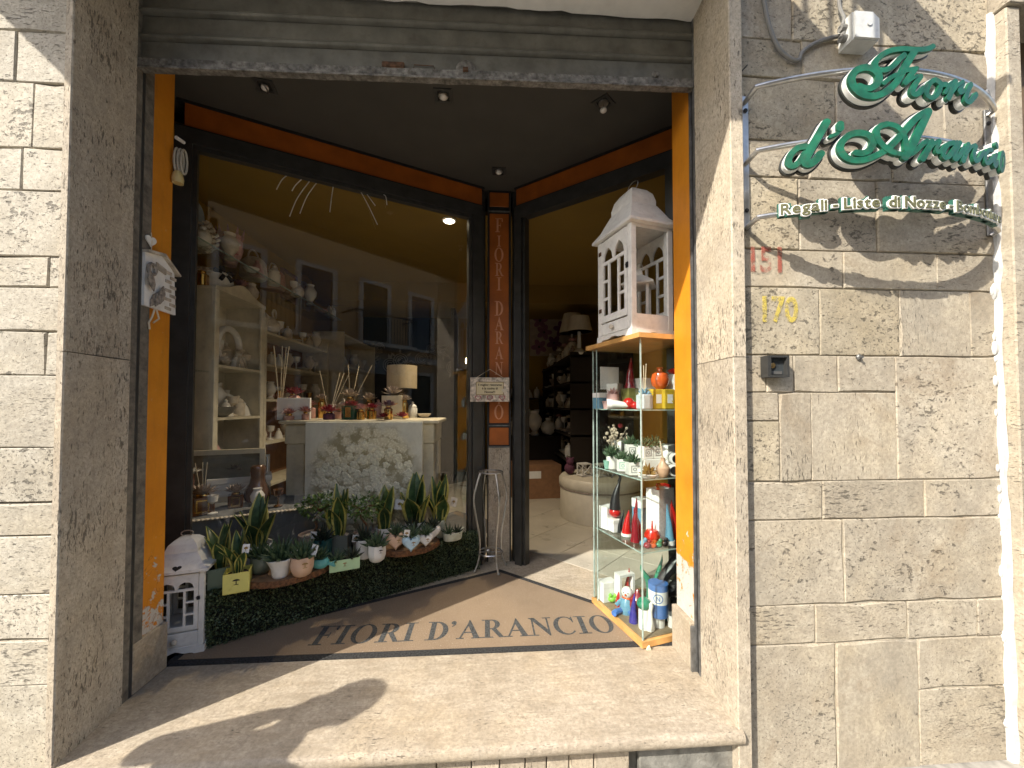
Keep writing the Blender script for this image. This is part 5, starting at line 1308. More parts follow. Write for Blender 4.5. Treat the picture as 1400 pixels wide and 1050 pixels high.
for px, label, key, col, s_, em, sd, hm in ((((-0.6029, 2.6940, 0.3270)), 'peach heart shaped pot with a banded succulent on the right wood slice', 'peach_glaze', (.62,.41,.28), .064, 1, 83, 'haw'),
                          (((-0.4955, 2.6611, 0.3270)), 'pale blue heart shaped pot in the middle of the right wood slice', 'pale_blue_glaze', (.40,.56,.66), .056, 1, 89, 'haw'),
                          (((-0.4133, 2.7481, 0.3270)), 'small white heart shaped pot at the right front of the wood slice', 'white_glaze', (.72,.71,.68), .052, 1, 97, 'haw'),
                          (((-0.3831, 2.8902, 0.3270)), 'white heart shaped pot with a dark succulent at the back right of the wood slice', 'white_glaze', (.72,.71,.68), .054, 0, 101, 'haw_d')):
    d = facing(px); t = potroot(px, label, math.atan2(d.y, d.x)+PI/2)
    heartpot(t, s_, potmat(key, col)); fill(t, s_*.42, s_*1.50, 'soil'); rosette(t, (0,0,s_*1.5), .045, .078, 26, M[hm], sd)
    if em: emblem(t, (s_*.25,-.0345,s_*.95), (0,-1,0), .011)
    if sd == 89: tagcard(t, (-.028,-.02,s_*1.65), .1, .2)
p = (-0.5202, 2.8993, 0.3270); t = potroot(p, 'small yellow pot with a dark spiky succulent behind the blue heart')
roundpot(t, BOWL(.040,.065), potmat('lemon_glaze', (.66,.60,.15))); rosette(t, (0,0,.055), .055, .105, 24, M['haw_d'], 103)
p = (-0.5195, 2.9543, 0.2920); t = potroot(p, 'white pot with a tall snake plant behind the heart pots')
roundpot(t, CYLP(.062,.125), potmat('white_glaze', (.72,.71,.68))); fill(t, .054, .11, 'soil'); sans_plant(t, (0,0,.11), .30, .042, 8, 107, .5)
p = (-0.3610, 3.0547, 0.2920); t = potroot(p, 'pale ribbed cup with a snake plant and tilted photo tag at the right end')
roundpot(t, CYLP(.046,.115), potmat('pale_celadon', (.50,.52,.42)), lambda a, z: 1+.012*math.sin(z*300)); fill(t, .04, .10, 'soil'); sans_plant(t, (0,0,.10), .29, .038, 8, 113, .55); tagcard(t, (.095,.0,.20), -.2, -.15, 'bisque', .022, .030)
p = (-0.2480, 2.9671, 0.2920); t = potroot(p, 'oval celadon dish with a pointed spout and tiny plants last in the row', .5)
mb = MB(); mb.lathe([(.040,0),(.046,.005),(.052,.055),(.047,.056),(.044,.045),(1e-6,.044)], 26, (0,0,0), 1.45, .85); mb.prism([(.066,.045),(.085,.075),(.072,.066),(.058,.055)], -.012, .012, lambda u, v, w: (u, w, v)); mb.build('pot', potmat('pale_celadon', (.50,.52,.42)), t, smooth=True); fill(t, .044, .045, 'gravel', 1.4, .8)
rosette(t, (-.03,0,.046), .035, .075, 16, M['haw'], 127); rosette(t, (.035,0,.046), .035, .06, 16, M['haw_d'], 131)

# ---------------------------------------------------------------- wire plant stand
ws = thing('wire_plant_stand', 'curved grey metal wire plant stand beside the hedge and the pillar', 'plant stand', (.035,3.13,0))
def circ(r, z, n=28): return [(r*math.cos(2*PI*k/n), r*math.sin(2*PI*k/n), z) for k in range(n)]
mb = MB(); mb.tube(circ(.092,.765), .0065, 7, True); mb.tube(circ(.083,.760), .004, 6, True); mb.build('top_ring', M['steel'], ws, smooth=True)
mb = MB(); mb.tube(circ(.096,.135), .0065, 7, True); mb.tube([(-.096,0,.135),(.096,0,.135)], .004, 6); mb.build('lower_ring', M['steel'], ws, smooth=True)
for k in range(4):
    a = .45+k*PI/2; ca, sa = math.cos(a), math.sin(a)
    mb = MB(); mb.tube(bez([(r*ca, r*sa, z) for r, z in ((.090,.765),(.125,.66),(.145,.56),(.125,.42),(.098,.28),(.094,.15),(.110,.07),(.135,.01))], 6), .0075, 7)
    mb.sphere((.137*ca, .137*sa, .012), .012, 8, 6); mb.build('leg', M['steel'], ws, smooth=True)
mb = MB(); mb.sphere((-.02,-.02,.152), .020, 12, 8); mb.build('ball_knob', M['steel'], ws, smooth=True)

# ---------------------------------------------------------------- white wooden lanterns
M['lanternglass'] = glass('lantern_glass', (.9,.92,.92), 1.45, .9)
def lantern(label, loc, rz, W, D, zs, gothic, cat='lantern'):
    """zs: skirt top, drawer top, door top (= body top), dome base, apex"""
    z1, z2, z3, z4, z5 = zs
    t = thing('wooden_lantern', label, cat, loc, rz)
    wm = M['whitewash']; f = -D/2; th = .016*W/.3
    post = .030*W/.3
    for sx in (-1, 1):
        for sy in (-1, 1):
            mb = MB(); mb.cbox(*sorted((sx*W/2, sx*(W/2-post))), *sorted((sy*D/2, sy*(D/2-post))), z1*.8, z3, .002); mb.build('corner_post', wm, t)
    # scalloped skirt with bracket feet
    for ax in ('f', 'b', 'l', 'r'):
        half = W/2 if ax in 'fb' else D/2
        q = [(-half-.004,0),(-half*.72,0)]+[(half*(-.72+1.44*k/16), z1*.55*(math.sin(PI*k/16)**.6)*(.75+.25*math.cos(4*PI*k/16))) for k in range(1, 16)]+[(half*.72,0),(half+.004,0),(half+.004,z1),(-half-.004,z1)]
        fn = {'f': lambda u, v, w: (u, f-w, v), 'b': lambda u, v, w: (u, -f+w, v), 'l': lambda u, v, w: (-W/2-w, u, v), 'r': lambda u, v, w: (W/2+w, u, v)}[ax]
        mb = MB(); mb.prism(q, -.012, .006, fn); mb.build('skirt_board', wm, t)
    mb = MB(); mb.box(-W/2+.004, W/2-.004, -D/2+.004, D/2-.004, z1*.85, z1*.85+.010); mb.build('floor_board', wm, t)
    # drawer
    mb = MB(); mb.cbox(-W/2+post*1.05, W/2-post*1.05, f-.001, f+.012, z1+.006, z2-.006, .002); dr = mb.build('drawer', wm, t)
    mb = MB(); mb.lathe([(.006,0),(.006,.008),(.013,.014),(.015,.022),(.010,.028),(1e-6,.030)], 14); mb.tf(Matrix.Translation((0,f-.001,(z1+z2)/2)) @ Matrix.Rotation(PI/2,4,'X')); mb.build('knob', M['bisque'], dr, smooth=True)
    mb = MB(); mb.box(-W/2+.003, W/2-.003, f+.013, -f-.003, z1+.012, z2); mb.build('drawer_case', wm, t)
    # the traceried door in front and a matching panel behind
    def tracery(name, y0, y1):
        mb = MB(); X0, X1 = -W/2+post*1.05, W/2-post*1.05; w = X1-X0; Z0, Z1 = z2+.004, z3-.008; h = Z1-Z0
        st, mu = w*.10, w*.055
        c1 = X0+st; cw = w*.19; c2 = c1+cw; m1 = c2+mu; m2 = X1-st-cw-mu; c3 = X1-st-cw; c4 = X1-st
        zb = Z0+h*.08; zt = Z0+h*.70; g = h*.03
        mb.box(X0, X1, y0, y1, Z0, zb); mb.box(X0, c1, y0, y1, zb, Z1); mb.box(c4, X1, y0, y1, zb, Z1)
        mb.box(c2, m1, y0, y1, zb, zt); mb.box(m2, c3, y0, y1, zb, zt)
        hh = (zt-zb-2*g)/3
        for a, b_ in ((c1, c2), (c3, c4)):
            for k in (1, 2): mb.box(a, b_, y0, y1, zb+k*hh+(k-1)*g, zb+k*hh+k*g)
        za = zt+g*1.3; mb.box(c1, c4, y0, y1, zt, za)
        xc = (c1+c4)/2; mid = mu*.9
        for a, b_ in ((c1, xc-mid/2), (xc+mid/2, c4)):
            n = 12; r = (b_-a)/2; top = Z1
            for k in range(n):
                u0, u1 = a+(b_-a)*k/n, a+(b_-a)*(k+1)/n
                def hgt(u):
                    s_ = abs((u-(a+r))/r)
                    return (math.sqrt(max(0, 1-s_*s_))*r*1.0 if not gothic else math.sqrt(max(0, 4-(1+s_)**2))*r*.92)
                mb.prism([(u0, min(za+hgt(u0), top-.004)), (u1, min(za+hgt(u1), top-.004)), (u1, top), (u0, top)], y0, y1, lambda u, v, w_: (u, w_, v))
        mb.box(xc-mid/2, xc+mid/2, y0, y1, za, Z1)
        o = mb.build(name, wm, t)
        gl = MB(); gl.add([(c1,(y0+y1)/2,zb),(c4,(y0+y1)/2,zb),(c4,(y0+y1)/2,Z1),(c1,(y0+y1)/2,Z1)], [(0,1,2,3)]); gl.build('pane', M['lanternglass'], o)
        return o
    d = tracery('door', f-.002, f+.010)
    mb = MB(); mb.box(W/2-post*1.25, W/2-post*.7, f-.008, f-.002, z2+(z3-z2)*.52, z2+(z3-z2)*.58); mb.tube([(W/2-post*1.3,f-.007,z2+(z3-z2)*.56),(W/2-post*.9,f-.014,z2+(z3-z2)*.54),(W/2-post*.6,f-.008,z2+(z3-z2)*.55)], .003, 6); mb.build('latch', M['iron'], d)
    for zz in (.16, .86):
        mb = MB(); mb.box(-W/2+post*.5, -W/2+post*1.3, f-.005, f-.002, z2+(z3-z2)*zz-.012, z2+(z3-z2)*zz+.012); mb.build('hinge', M['rust'], d)
    tracery('back_panel', -f-.012, -f-.001)
    for s_ in (-1, 1):
        mb = MB(); x0, x1 = sorted((s_*(W/2-.002), s_*(W/2-.012)))
        mb.box(x0, x1, f+post, -f-post, z1, z2+.006); sp_ = mb.build('side_board', wm, t); mb = MB(); mb.box(x0, x1, f+post, -f-post, z3-.02, z3); mb.build('side_rail', wm, t)
        gl = MB(); x = s_*(W/2-.008); gl.add([(x,f+post,z2),(x,-f-post,z2),(x,-f-post,z3-.02),(x,f+post,z3-.02)], [(0,1,2,3)]); gl.build('pane', M['lanternglass'], sp_)
    # flared roof, dome, ring
    def rings(L_, mbx):
        vs, fs = [], []
        for kx, z in L_:
            w, d_ = W/2*kx, D/2*(kx if kx < 1 else kx)
            vs += [(-w,-d_,z),(w,-d_,z),(w,d_,z),(-w,d_,z)]
        for k in range(len(L_)-1):
            for i in range(4): fs.append((k*4+i, k*4+(i+1) % 4, k*4+4+(i+1) % 4, k*4+4+i))
        fs += [(3,2,1,0), tuple(range(len(vs)-4, len(vs)))]; mbx.add(vs, fs)
    mb = MB(); rings([(1.10, z3), (1.17, z3+.004), (1.17, z3+.018), (.92, z3+(z4-z3)*.42), (.74, z3+(z4-z3)*.78), (.62, z4)], mb); rf = mb.build('roof', wm, t)
    mb = MB(); hgt = z5-z4; rings([(.60, z4+.0005), (.60, z4+hgt*.22), (.52, z4+hgt*.55), (.36, z4+hgt*.78), (.14, z4+hgt*.92)], mb); dm = mb.build('dome', wm, rf)
    mb = MB(); R = hgt*.34; mb.tube([(R*math.cos(a), 0, z5-hgt*.05+R*.55*math.sin(a)+R*.4) for a in [2*PI*k/18 for k in range(18)]], .003, 6, True); mb.build('ring_handle', M['steel'], rf, smooth=True)
    if not gothic:
        yb, zb_ = -D/2*1.17, z3+.018; yt, zt_ = -D/2*.92, z3+(z4-z3)*.42; sl = (zt_-zb_)/(yt-yb)
        yt2, zt2 = -D/2*.74, z3+(z4-z3)*.78
        mb = MB(); k0 = .55
        def slope(u, v, w):
            y = yb+(yt-yb)*k0+v*.75; z = zb_+(y-yb)*sl if y < yt else zt_+(y-yt)*(zt2-zt_)/(yt2-yt)
            return (u, y-w*.6, z+w*.8)
        mb.prism(heart2d(.021), -.002, .0015, slope); mb.build('black_heart', M['black'], rf)  # thin black sheet stands in for the dark inside a cut-through heart
    return t
lantern('white wooden floor lantern with rounded panes and a heart in its roof, beside the hedge', (-1.625,2.277,.0045), math.radians(16.4), .235, .225, (.042,.120,.420,.508,.588), False)
Pf = Vector((.802, 2.118)); uu = Vector((-.264,.964)); vv = Vector((.964,.264))
cl = Pf+uu*.178+vv*.146
lantern('large white wooden lantern with pointed panes standing on top of the glass cabinet', (cl.x, cl.y, 1.6885), math.radians(-74.7), .345, .286, (.035,.115,.632,.790,.935), True)
# the little lantern inside the large one
sl_ = thing('wooden_lantern', 'miniature white lantern standing inside the large lantern', 'lantern', (cl.x+.03, cl.y-.01, 1.6885+.118), math.radians(-30))
w = .062
mb = MB()
for sx in (-1, 1):
    for sy in (-1, 1): mb.box(*sorted((sx*w, sx*(w-.014))), *sorted((sy*w, sy*(w-.014))), .02, .205)
mb.box(-w-.006, w+.006, -w-.006, w+.006, 0, .022); mb.build('frame', M['whitewash'], sl_)
mb = MB()
for a, b_ in (((-w+.006,-w+.006),(w-.006,-w+.006)), ((w-.006,-w+.006),(w-.006,w-.006)), ((w-.006,w-.006),(-w+.006,w-.006)), ((-w+.006,w-.006),(-w+.006,-w+.006))):
    mb.add([(*a,.022),(*b_,.022),(*b_,.20),(*a,.20)], [(0,1,2,3)])
mb.build('pane', M['lanternglass'], sl_)
mb = MB(); mb.lathe([(.128,.205),(.130,.214),(.030,.275),(.028,.30),(.006,.318)], 4); mb.tf(Matrix.Rotation(PI/4,4,'Z')); mb.build('roof', M['whitewash'], sl_)
mb = MB(); mb.tube([(.022*math.cos(a), 0, .328+.022*math.sin(a)) for a in [2*PI*k/14 for k in range(14)]], .0025, 5, True); mb.build('ring_handle', M['steel'], sl_)

# ---------------------------------------------------------------- glass display cabinet
F0 = Vector((.834, 2.08)); CA, CB = .49, .38
gc = thing('glass_cabinet', 'tall glass display cabinet with wooden base and top crowded with small ornaments', 'display cabinet', (.95,2.36,0))
def cp(a, b_, z): q = F0+uu*a+vv*b_; return (q.x, q.y, z)
def cslab(mb, a0, a1, b0, b1, z0, z1):
    c = F0+uu*(a0+a1)/2+vv*(b0+b1)/2
    return mb.obox((c.x, c.y, (z0+z1)/2), (uu.x,uu.y,0), (vv.x,vv.y,0), (0,0,1), (a1-a0)/2, (b1-b0)/2, (z1-z0)/2)
mb = MB(); cslab(mb, -.012, CA+.012, -.012, CB+.012, .0085, .040); mb.build('base_board', M['wood'], gc, world=True)
mb = MB(); cslab(mb, .01, CA-.01, .01, CB-.01, .0402, .0445); mb.build('base_lining', pbr('brown_felt', (.24,.18,.11), .9, var=.15), gc, world=True)
mb = MB(); cslab(mb, -.035, CA+.035, -.035, CB+.035, 1.659, 1.685); mb.build('top_board', M['wood'], gc, world=True)
SHELF = [.500, .892, 1.272]
for k, (a0, a1, b0, b1) in enumerate(((0, CA, 0, .005), (0, .005, .0055, CB), (0, CA, CB-.005, CB), (CA-.005, CA, .0055, CB-.0055))):
    mb = MB(); cslab(mb, a0, a1, b0, b1, .0455, 1.658); mb.build('glass_wall', M['thinglass'], gc, world=True)
mb = MB()
for a, b_ in ((0,0),(CA,0),(0,CB),(CA,CB)):
    mb.obox(cp(a, b_, .850), (uu.x,uu.y,0), (vv.x,vv.y,0), (0,0,1), .0032, .0032, .806)
mb.obox(cp(CA-.05, -.004, .850), (uu.x,uu.y,0), (vv.x,vv.y,0), (0,0,1), .0025, .0025, .806)
mb.build('polished_edge', M['glassedge'], gc, world=True)
for z in SHELF:
    mb = MB(); cslab(mb, .008, CA-.008, .008, CB-.008, z-.006, z-.0005); o = mb.build('glass_shelf', M['thinglass'], gc, world=True)
    mb = MB(); cslab(mb, .0062, .0078, .008, CB-.008, z-.0062, z-.0002); cslab(mb, .008, CA-.008, .0062, .0078, z-.0062, z-.0002); mb.build('shelf_edge', M['glassedge'], o, world=True)
mb = MB(); cslab(mb, CA-.012, CA-.006, .05, .19, 1.40, 1.55); mb.build('paper_notice', M['paper'], gc, world=True)
x, y, z = (0.8594, 2.0650, 0.0040)
mb = MB(); mb.prism([(-.012,0),(.012,0),(.004,.022),(-.006,.014)], -.006, .006, lambda u, v, w: (x+u, y+w+.0, v+.002)); tag(mb.build('paper_scrap', M['reed'], None), 'crumpled scrap of tan paper on the floor by the cabinet corner', 'paper scrap')

# ---- ornaments
M['red'] = pbr('red_glaze', (.46,.014,.012), .15, var=.08, coat=.6); M['darkred'] = pbr('dark_red_glaze', (.22,.012,.02), .12, var=.08, coat=.6)
M['blackg'] = pbr('black_satin', (.016,.016,.018), .35, var=.2); M['green'] = pbr('green_glaze', (.018,.21,.12), .18, var=.1, coat=.5)
M['blue'] = pbr('blue_print', (.06,.16,.42), .45, var=.1); M['violet'] = pbr('violet_blue_glaze', (.035,.03,.26), .18, coat=.5); M['ltblue'] = pbr('pale_blue_glaze2', (.13,.30,.42), .25, coat=.4)
M['orangeg'] = pbr('orange_red_glaze', (.62,.10,.02), .14, var=.12, coat=.6); M['yelglass'] = pbr('yellow_glass', (.58,.40,.04), .08, var=.2, coat=.7); M['pink'] = pbr('pink_porcelain', (.62,.38,.36), .4); M['limeg'] = pbr('lime_glaze', (.20,.52,.06), .3)
M['dried'] = pbr('dried_flowers', (.48,.40,.30), .9, var=.4, scale=60)
def orn(name, label, cat, p, rz=0.0, group=None):
    return thing(name, label, cat, p, rz, group)
def horn(mb, c, r, h, bend=(.3, 0), twist=0.0, n=9):
    pts, rs = [], []
    for k in range(n):
        t = k/(n-1); a = t*t*2.2
        pts.append((c[0]+bend[0]*h*math.sin(a*.9)*t, c[1]+bend[1]*h*math.sin(a*.9)*t, c[2]+h*(t-.12*t*t*abs(bend[0])*3)))
        rs.append(max(r*(1-t)**.75*(1+.10*math.sin(t*14+twist) if twist else 1), .0012))
    return mb.tube(pts, rs, 12)
def hornobj(label, p, r, h, m, bend=(.25, 0), twist=0.0, base=None):
    t = orn('horn_charm', label, 'lucky horn', p)
    mb = MB(); horn(mb, (0,0,0), r, h, bend, twist); mb.build('horn', M[m], t, smooth=True)
    if base: 
        mb = MB(); mb.cyl((0,0,0), r*1.05, h*.10, 14); mb.build('crown', M[base], t, smooth=True)
    return t
def boxobj(name, label, cat, p, wx, wy, h, m, rz=0.0, lid=None):
    t = orn(name, label, cat, p, rz)
    mb = MB(); mb.cbox(-wx, wx, -wy, wy, 0, h, .002); mb.build('carton', M[m], t)
    if lid: mb = MB(); mb.cbox(-wx-.002, wx+.002, -wy-.002, wy+.002, h*.72, h+.003, .002); mb.build('lid', M[lid], t)
    return t
CR = math.atan2(vv.y, vv.x)
zf = .0448
# lowest level
t = orn('picture_stand', 'white open frame holding a tall red horn, back left of the cabinet floor', 'ornament', (0.8746, 2.4623, 0.0448), CR)
mb = MB(); mb.ring([(-.055,0),(.055,0),(.055,.19),(-.055,.19)], [(-.040,.014),(.040,.014),(.040,.176),(-.040,.176)], -.03, .03, lambda u, v, w: (u, w, v)); mb.build('frame', M['white'], t)
mb = MB(); horn(mb, (.012,0,.015), .020, .21, (.12,0)); mb.build('red_horn', M['red'], t, smooth=True)
t = orn('clown_figurine', 'seated clown figurine in blue stripes with a white head', 'figurine', (0.8505, 2.3552, 0.0448), -.6)
mb = MB(); mb.sphere((0,0,.12), .034, 14, 10); mb.build('head', M['ceramic'], t, smooth=True)
mb = MB(); mb.lathe([(.042,.0),(.046,.03),(.036,.07),(.018,.095)], 14); mb.build('torso', M['ltblue'], t, smooth=True)
mb = MB(); mb.tube([(-.02,-.02,.02),(-.05,-.07,.02),(-.055,-.09,.018)], .017, 8); mb.tube([(.02,-.02,.02),(.05,-.07,.02),(.06,-.09,.018)], .017, 8); mb.build('legs', M['blue'], t, smooth=True)
mb = MB(); mb.tube([(-.03,0,.07),(-.06,-.03,.04)], .012, 7); mb.tube([(.03,0,.07),(.06,-.03,.04)], .012, 7); mb.build('arms', M['ltblue'], t, smooth=True)
mb = MB(); mb.sphere((0,-.035,.118), .007, 8, 6); mb.lathe([(.02,.086),(.03,.09),(.02,.097)], 12); mb.build('red_nose_and_collar', M['orangeg'], t, smooth=True)
for s_ in (-1, 1):
    mb = MB(); mb.sphere((s_*.013,-.031,.127), .0035, 6, 4); mb.build('eye', M['blackg'], t)
t = orn('green_frog_charm', 'lime green charm at the far left of the cabinet floor', 'figurine', (0.7973, 2.4784, 0.0448))
mb = MB(); mb.sphere((0,0,.022), .026, 12, 8, .8); mb.sphere((.02,-.01,.046), .014, 10, 7); mb.sphere((-.012,-.01,.048), .012, 10, 7); mb.build('body', M['limeg'], t, smooth=True)
t = orn('red_gourd_charm', 'big glossy dark red gourd on the cabinet floor', 'ornament', (0.9061, 2.3303, 0.0448))
mb = MB(); mb.lathe([(.03,0),(.052,.03),(.056,.065),(.044,.10),(.018,.122),(.008,.145),(.004,.15)], 18); mb.build('gourd', M['darkred'], t, smooth=True)
hornobj('violet blue horn leaning at the left front of the cabinet floor', (0.8485, 2.2509, 0.0448), .026, .165, 'violet', (.05,0))
t = orn('green_white_bottle', 'white bottle with a green leafy top near the front edge of the cabinet', 'ornament', (0.8861, 2.1893, 0.0448), CR)
mb = MB(); mb.lathe([(.03,0),(.032,.01),(.030,.10),(.024,.12)], 14); mb.build('bottle', M['ceramic'], t, smooth=True); mb = MB(); mb.sphere((0,0,.135), .040, 12, 8, .9); mb.build('top', M['green'], t, smooth=True)
t = orn('white_vase', 'slender white vase right at the front corner of the cabinet floor', 'vase', (0.9122, 2.1687, 0.0448))
mb = MB(); mb.lathe([(.024,0),(.028,.012),(.016,.06),(.013,.10),(.019,.135),(.014,.15)], 16); mb.build('vase', M['ceramic'], t, smooth=True)
t = orn('round_tin', 'blue and white tin with a round letter emblem on the cabinet floor', 'tin', (0.9790, 2.2119, 0.0448))
mb = MB(); mb.cyl((0,0,0), .036, .06, 22); mb.build('foot', M['white'], t, smooth=True)
mb = MB(); mb.cyl((0,0,.06), .054, .075, 26); mb.cyl((0,0,.205), .054, .035, 26); mb.build('blue_band', M['blue'], t, smooth=True)
mb = MB(); mb.cyl((0,0,.135), .0545, .0705, 26); mb.build('white_band', M['white'], t, smooth=True)
d = facing((0.9790, 2.2119, 0.0448)); x_ = Vector((-d.y, d.x, 0)); c = d*.0548+Vector((0,0,.170))
def dec(u, v, w): return tuple(c+x_*u+Vector((0,0,v))+d*(w-.5*u*u/.054))
mb = MB(); mb.ring(ell(0,0,.026,.026,24), ell(0,0,.0215,.0215,24), 0, .001, dec)
mb.prism([(-.010,-.012),(-.006,-.012),(-.006,.012),(-.010,.012)], 0, .001, dec); mb.prism([(.006,-.012),(.010,-.012),(.010,.012),(.006,.012)], 0, .001, dec); mb.prism([(-.010,.012),(-.006,.012),(.010,-.012),(.006,-.012)], 0, .0012, dec); mb.build('emblem', M['blue'], t)
t = orn('green_pepper_sculpture', 'green horn cluster rising from a white crown pot in the cabinet', 'ornament', (1.0122, 2.3291, 0.0448))
mb = MB(); mb.lathe([(.042,0),(.046,.03),(.050,.08),(.044,.085)], 16, wob=lambda a, z: 1+.06*math.sin(5*a)*(z/.08)); mb.build('pot', M['ceramic'], t, smooth=True)
mb = MB(); horn(mb, (-.02,0,.08), .036, .24, (-.30,0)); horn(mb, (.02,0,.08), .036, .17, (.35,0)); horn(mb, (0,-.01,.08), .030, .29, (.16,0)); mb.build('horns', M['green'], t, smooth=True)
t = orn('black_sculpture', 'black looped sculpture on a dark pedestal at the right of the cabinet floor', 'sculpture', (1.0991, 2.2585, 0.0448))
mb = MB(); mb.lathe([(.045,0),(.045,.02),(.02,.03),(.024,.12)], 14); mb.build('pedestal', M['blackg'], t, smooth=True)
mb = MB(); hp = [(u, v) for u, v in heart2d(.085, 26)]; mb.tube([(u, 0, .235-v*1.25) for u, v in hp], .030, 9, True); mb.build('loop', M['blackg'], t, smooth=True)
t = orn('white_cup', 'small white cup in front of the black sculpture', 'cup', (1.0496, 2.1931, 0.0448))
mb = MB(); mb.lathe([(.022,0),(.030,.07),(.027,.07),(.020,.006),(1e-6,.005)], 16); mb.build('cup', M['ceramic'], t, smooth=True)
# second level
t = boxobj('gift_box', 'small white box under the black hatted gnome', 'box', (0.8195, 2.4719, 0.5000), .042, .042, .075, 'paper', .3, 'white')
p = (0.8195, 2.4719, 0.5000)
t = orn('gnome_figurine', 'gnome with a red face and tall curled black hat on a white box', 'figurine', (p[0], p[1], p[2]+.0795))
mb = MB(); mb.sphere((0,0,.035), .038, 14, 9, .9); mb.build('face', M['red'], t, smooth=True)
mb = MB(); horn(mb, (0,0,.055), .036, .20, (.16,.0)); mb.tube(bez([(.026,0,.225),(.035,0,.255),(.02,0,.275),(-.01,0,.270),(-.02,0,.25)], 4), [.011-.0005*k for k in range(17)], 8); mb.build('hat', M['blackg'], t, smooth=True)
hornobj('short red horn with a curly white base beside the gnome box', (0.8562, 2.3711, 0.5000), .032, .16, 'red', (.1,0), 0, 'ceramic')
hornobj('wavy dark red horn at the front edge of the second shelf', (0.8680, 2.2669, 0.5000), .026, .26, 'darkred', (.05,0), 2.0)
t = orn('gift_bag', 'white lace print gift bag with a red ribbon on the second shelf', 'gift bag', (1.0380, 2.3037, 0.5000), CR+.25)
mb = MB(); mb.prism([(-.075,0),(.075,0),(.070,.30),(-.070,.30)], -.045, .045, lambda u, v, w: (u, w, v)); mb.build('bag', pbr('lace_paper', (.72,.71,.70), .7, var=.12, scale=70), t)
mb = MB(); mb.tube([(-.06,-.03,.305),(-.02,0,.318),(.03,-.01,.318),(.06,-.03,.305)], .011, 7); mb.tube([(-.03,0,.315),(-.055,-.02,.335),(-.02,-.01,.325)], .008, 6); mb.build('ribbon', M['red'], t, smooth=True)
t = orn('red_fruit_charm', 'red apple shaped charm in front of the white gift bag', 'ornament', (0.9544, 2.2267, 0.5000))
mb = MB(); mb.lathe([(.02,0),(.042,.02),(.046,.05),(.030,.078),(.006,.082),(.003,.13)], 16); mb.build('apple', M['red'], t, smooth=True)
hornobj('upright blue grey cone horn at the right front of the second shelf', (1.0495, 2.2113, 0.5000), .028, .235, 'ltblue', (-.06,0), 0, 'ceramic')
hornobj('red horn with a black back standing behind the blue cone', (1.1051, 2.2523, 0.5000), .036, .25, 'red', (-.10,0), 0, 'blackg')
for k, (px, m_, lab) in enumerate(((((0.8916, 2.1501, 0.5000)), 'darkred', 'dark red pebble charm at the shelf corner'), (((0.9224, 2.1520, 0.5000)), 'orangeg', 'orange red pebble charm at the shelf corner'), (((0.9614, 2.1626, 0.5000)), 'green', 'green pebble charm at the shelf edge'), (((0.8841, 2.1845, 0.5000)), 'ltblue', 'pale blue pebble charm beside the wavy horn'), (((1.0035, 2.1788, 0.5000)), 'blackg', 'black pebble charm before the gift bag'))):
    t = orn('pebble_charm', lab, 'charm', px)
    mb = MB(); mb.sphere((0,0,.018), .022, 10, 7, .8); mb.sphere((.014,.006,.036), .012, 8, 6); mb.build('body', M[m_], t, smooth=True)
# third level
def squarepot(label, p, rz, motif, s_=.034, h=.075):
    t = orn('succulent_cube', label, 'succulent pot', p, rz, 'white cube pots with succulents in the cabinet')
    cubepot(t, s_, s_, h, M['ceramic']); fill(t, s_*.8, h*.86); rosette(t, (0,0,h*.86), .05, .07, 24, M['haw'], int(p[0]*9999) % 997)
    q = MB(); k = s_*.62
    q.ring([(-k,-k),(k,-k),(k,k),(-k,k)], [(-k*.8,-k*.8),(k*.8,-k*.8),(k*.8,k*.8),(-k*.8,k*.8)], 0, .0008, lambda u, v, w: (u, -s_-w, h*.48+v)); q.ring(ell(0,0,k*.5,k*.5,14), ell(0,0,k*.3,k*.3,14), 0, .0008, lambda u, v, w: (u, -s_-w, h*.48+v)); q.build('stamped_motif', M[motif], t)
M['sage'] = pbr('sage_print', (.22,.42,.34), .6); M['greyprint'] = pbr('grey_print', (.16,.16,.16), .6)
t = orn('round_pot', 'round white ribbed pot with a bushy succulent at the left of the third shelf', 'succulent pot', (0.8049, 2.4720, 0.8920))
roundpot(t, CYLP(.040,.08), M['ceramic']); fill(t, .034, .07); rosette(t, (0,0,.07), .06, .085, 30, M['haw'], 3)
squarepot('white cube pot with a green square motif on the third shelf', (0.8353, 2.3780, 0.8920), CR-.5, 'sage')
squarepot('white cube pot with a grey rosette motif near the shelf corner', (0.8508, 2.2453, 0.8920), CR-.3, 'greyprint')
p = (0.9000, 2.4003, 0.8920); boxobj('gift_box', 'white box used as a riser at the left of the third shelf', 'box', p, .042, .042, .085, 'white', CR)
squarepot('white cube pot standing on the left riser box', (p[0], p[1], p[2]+.087), CR-.4, 'greyprint')
p = (0.9795, 2.3067, 0.8920); boxobj('gift_box', 'longer white box used as a riser at the middle of the third shelf', 'box', p, .075, .045, .085, 'white', CR)
for k, s_ in enumerate((-.036, .036)):
    squarepot(('left', 'right')[k]+' one of two white cube pots on the longer riser box', (p[0]+vv.x*s_, p[1]+vv.y*s_, p[2]+.087), CR, 'greyprint', .033)
t = orn('low_bowl', 'low white dish with an amber leaved succulent at the third shelf corner', 'succulent pot', (0.9008, 2.1516, 0.8920))
roundpot(t, [(.035,0),(.055,.02),(.05,.022),(1e-6,.018)], M['ceramic']); rosette(t, (0,0,.018), .06, .06, 26, pbr('amber_leaf', (.20,.12,.03), .5), 5)
t = orn('peach_vase', 'small peach bottle vase on the third shelf before the white tins', 'vase', (1.0013, 2.1835, 0.8920))
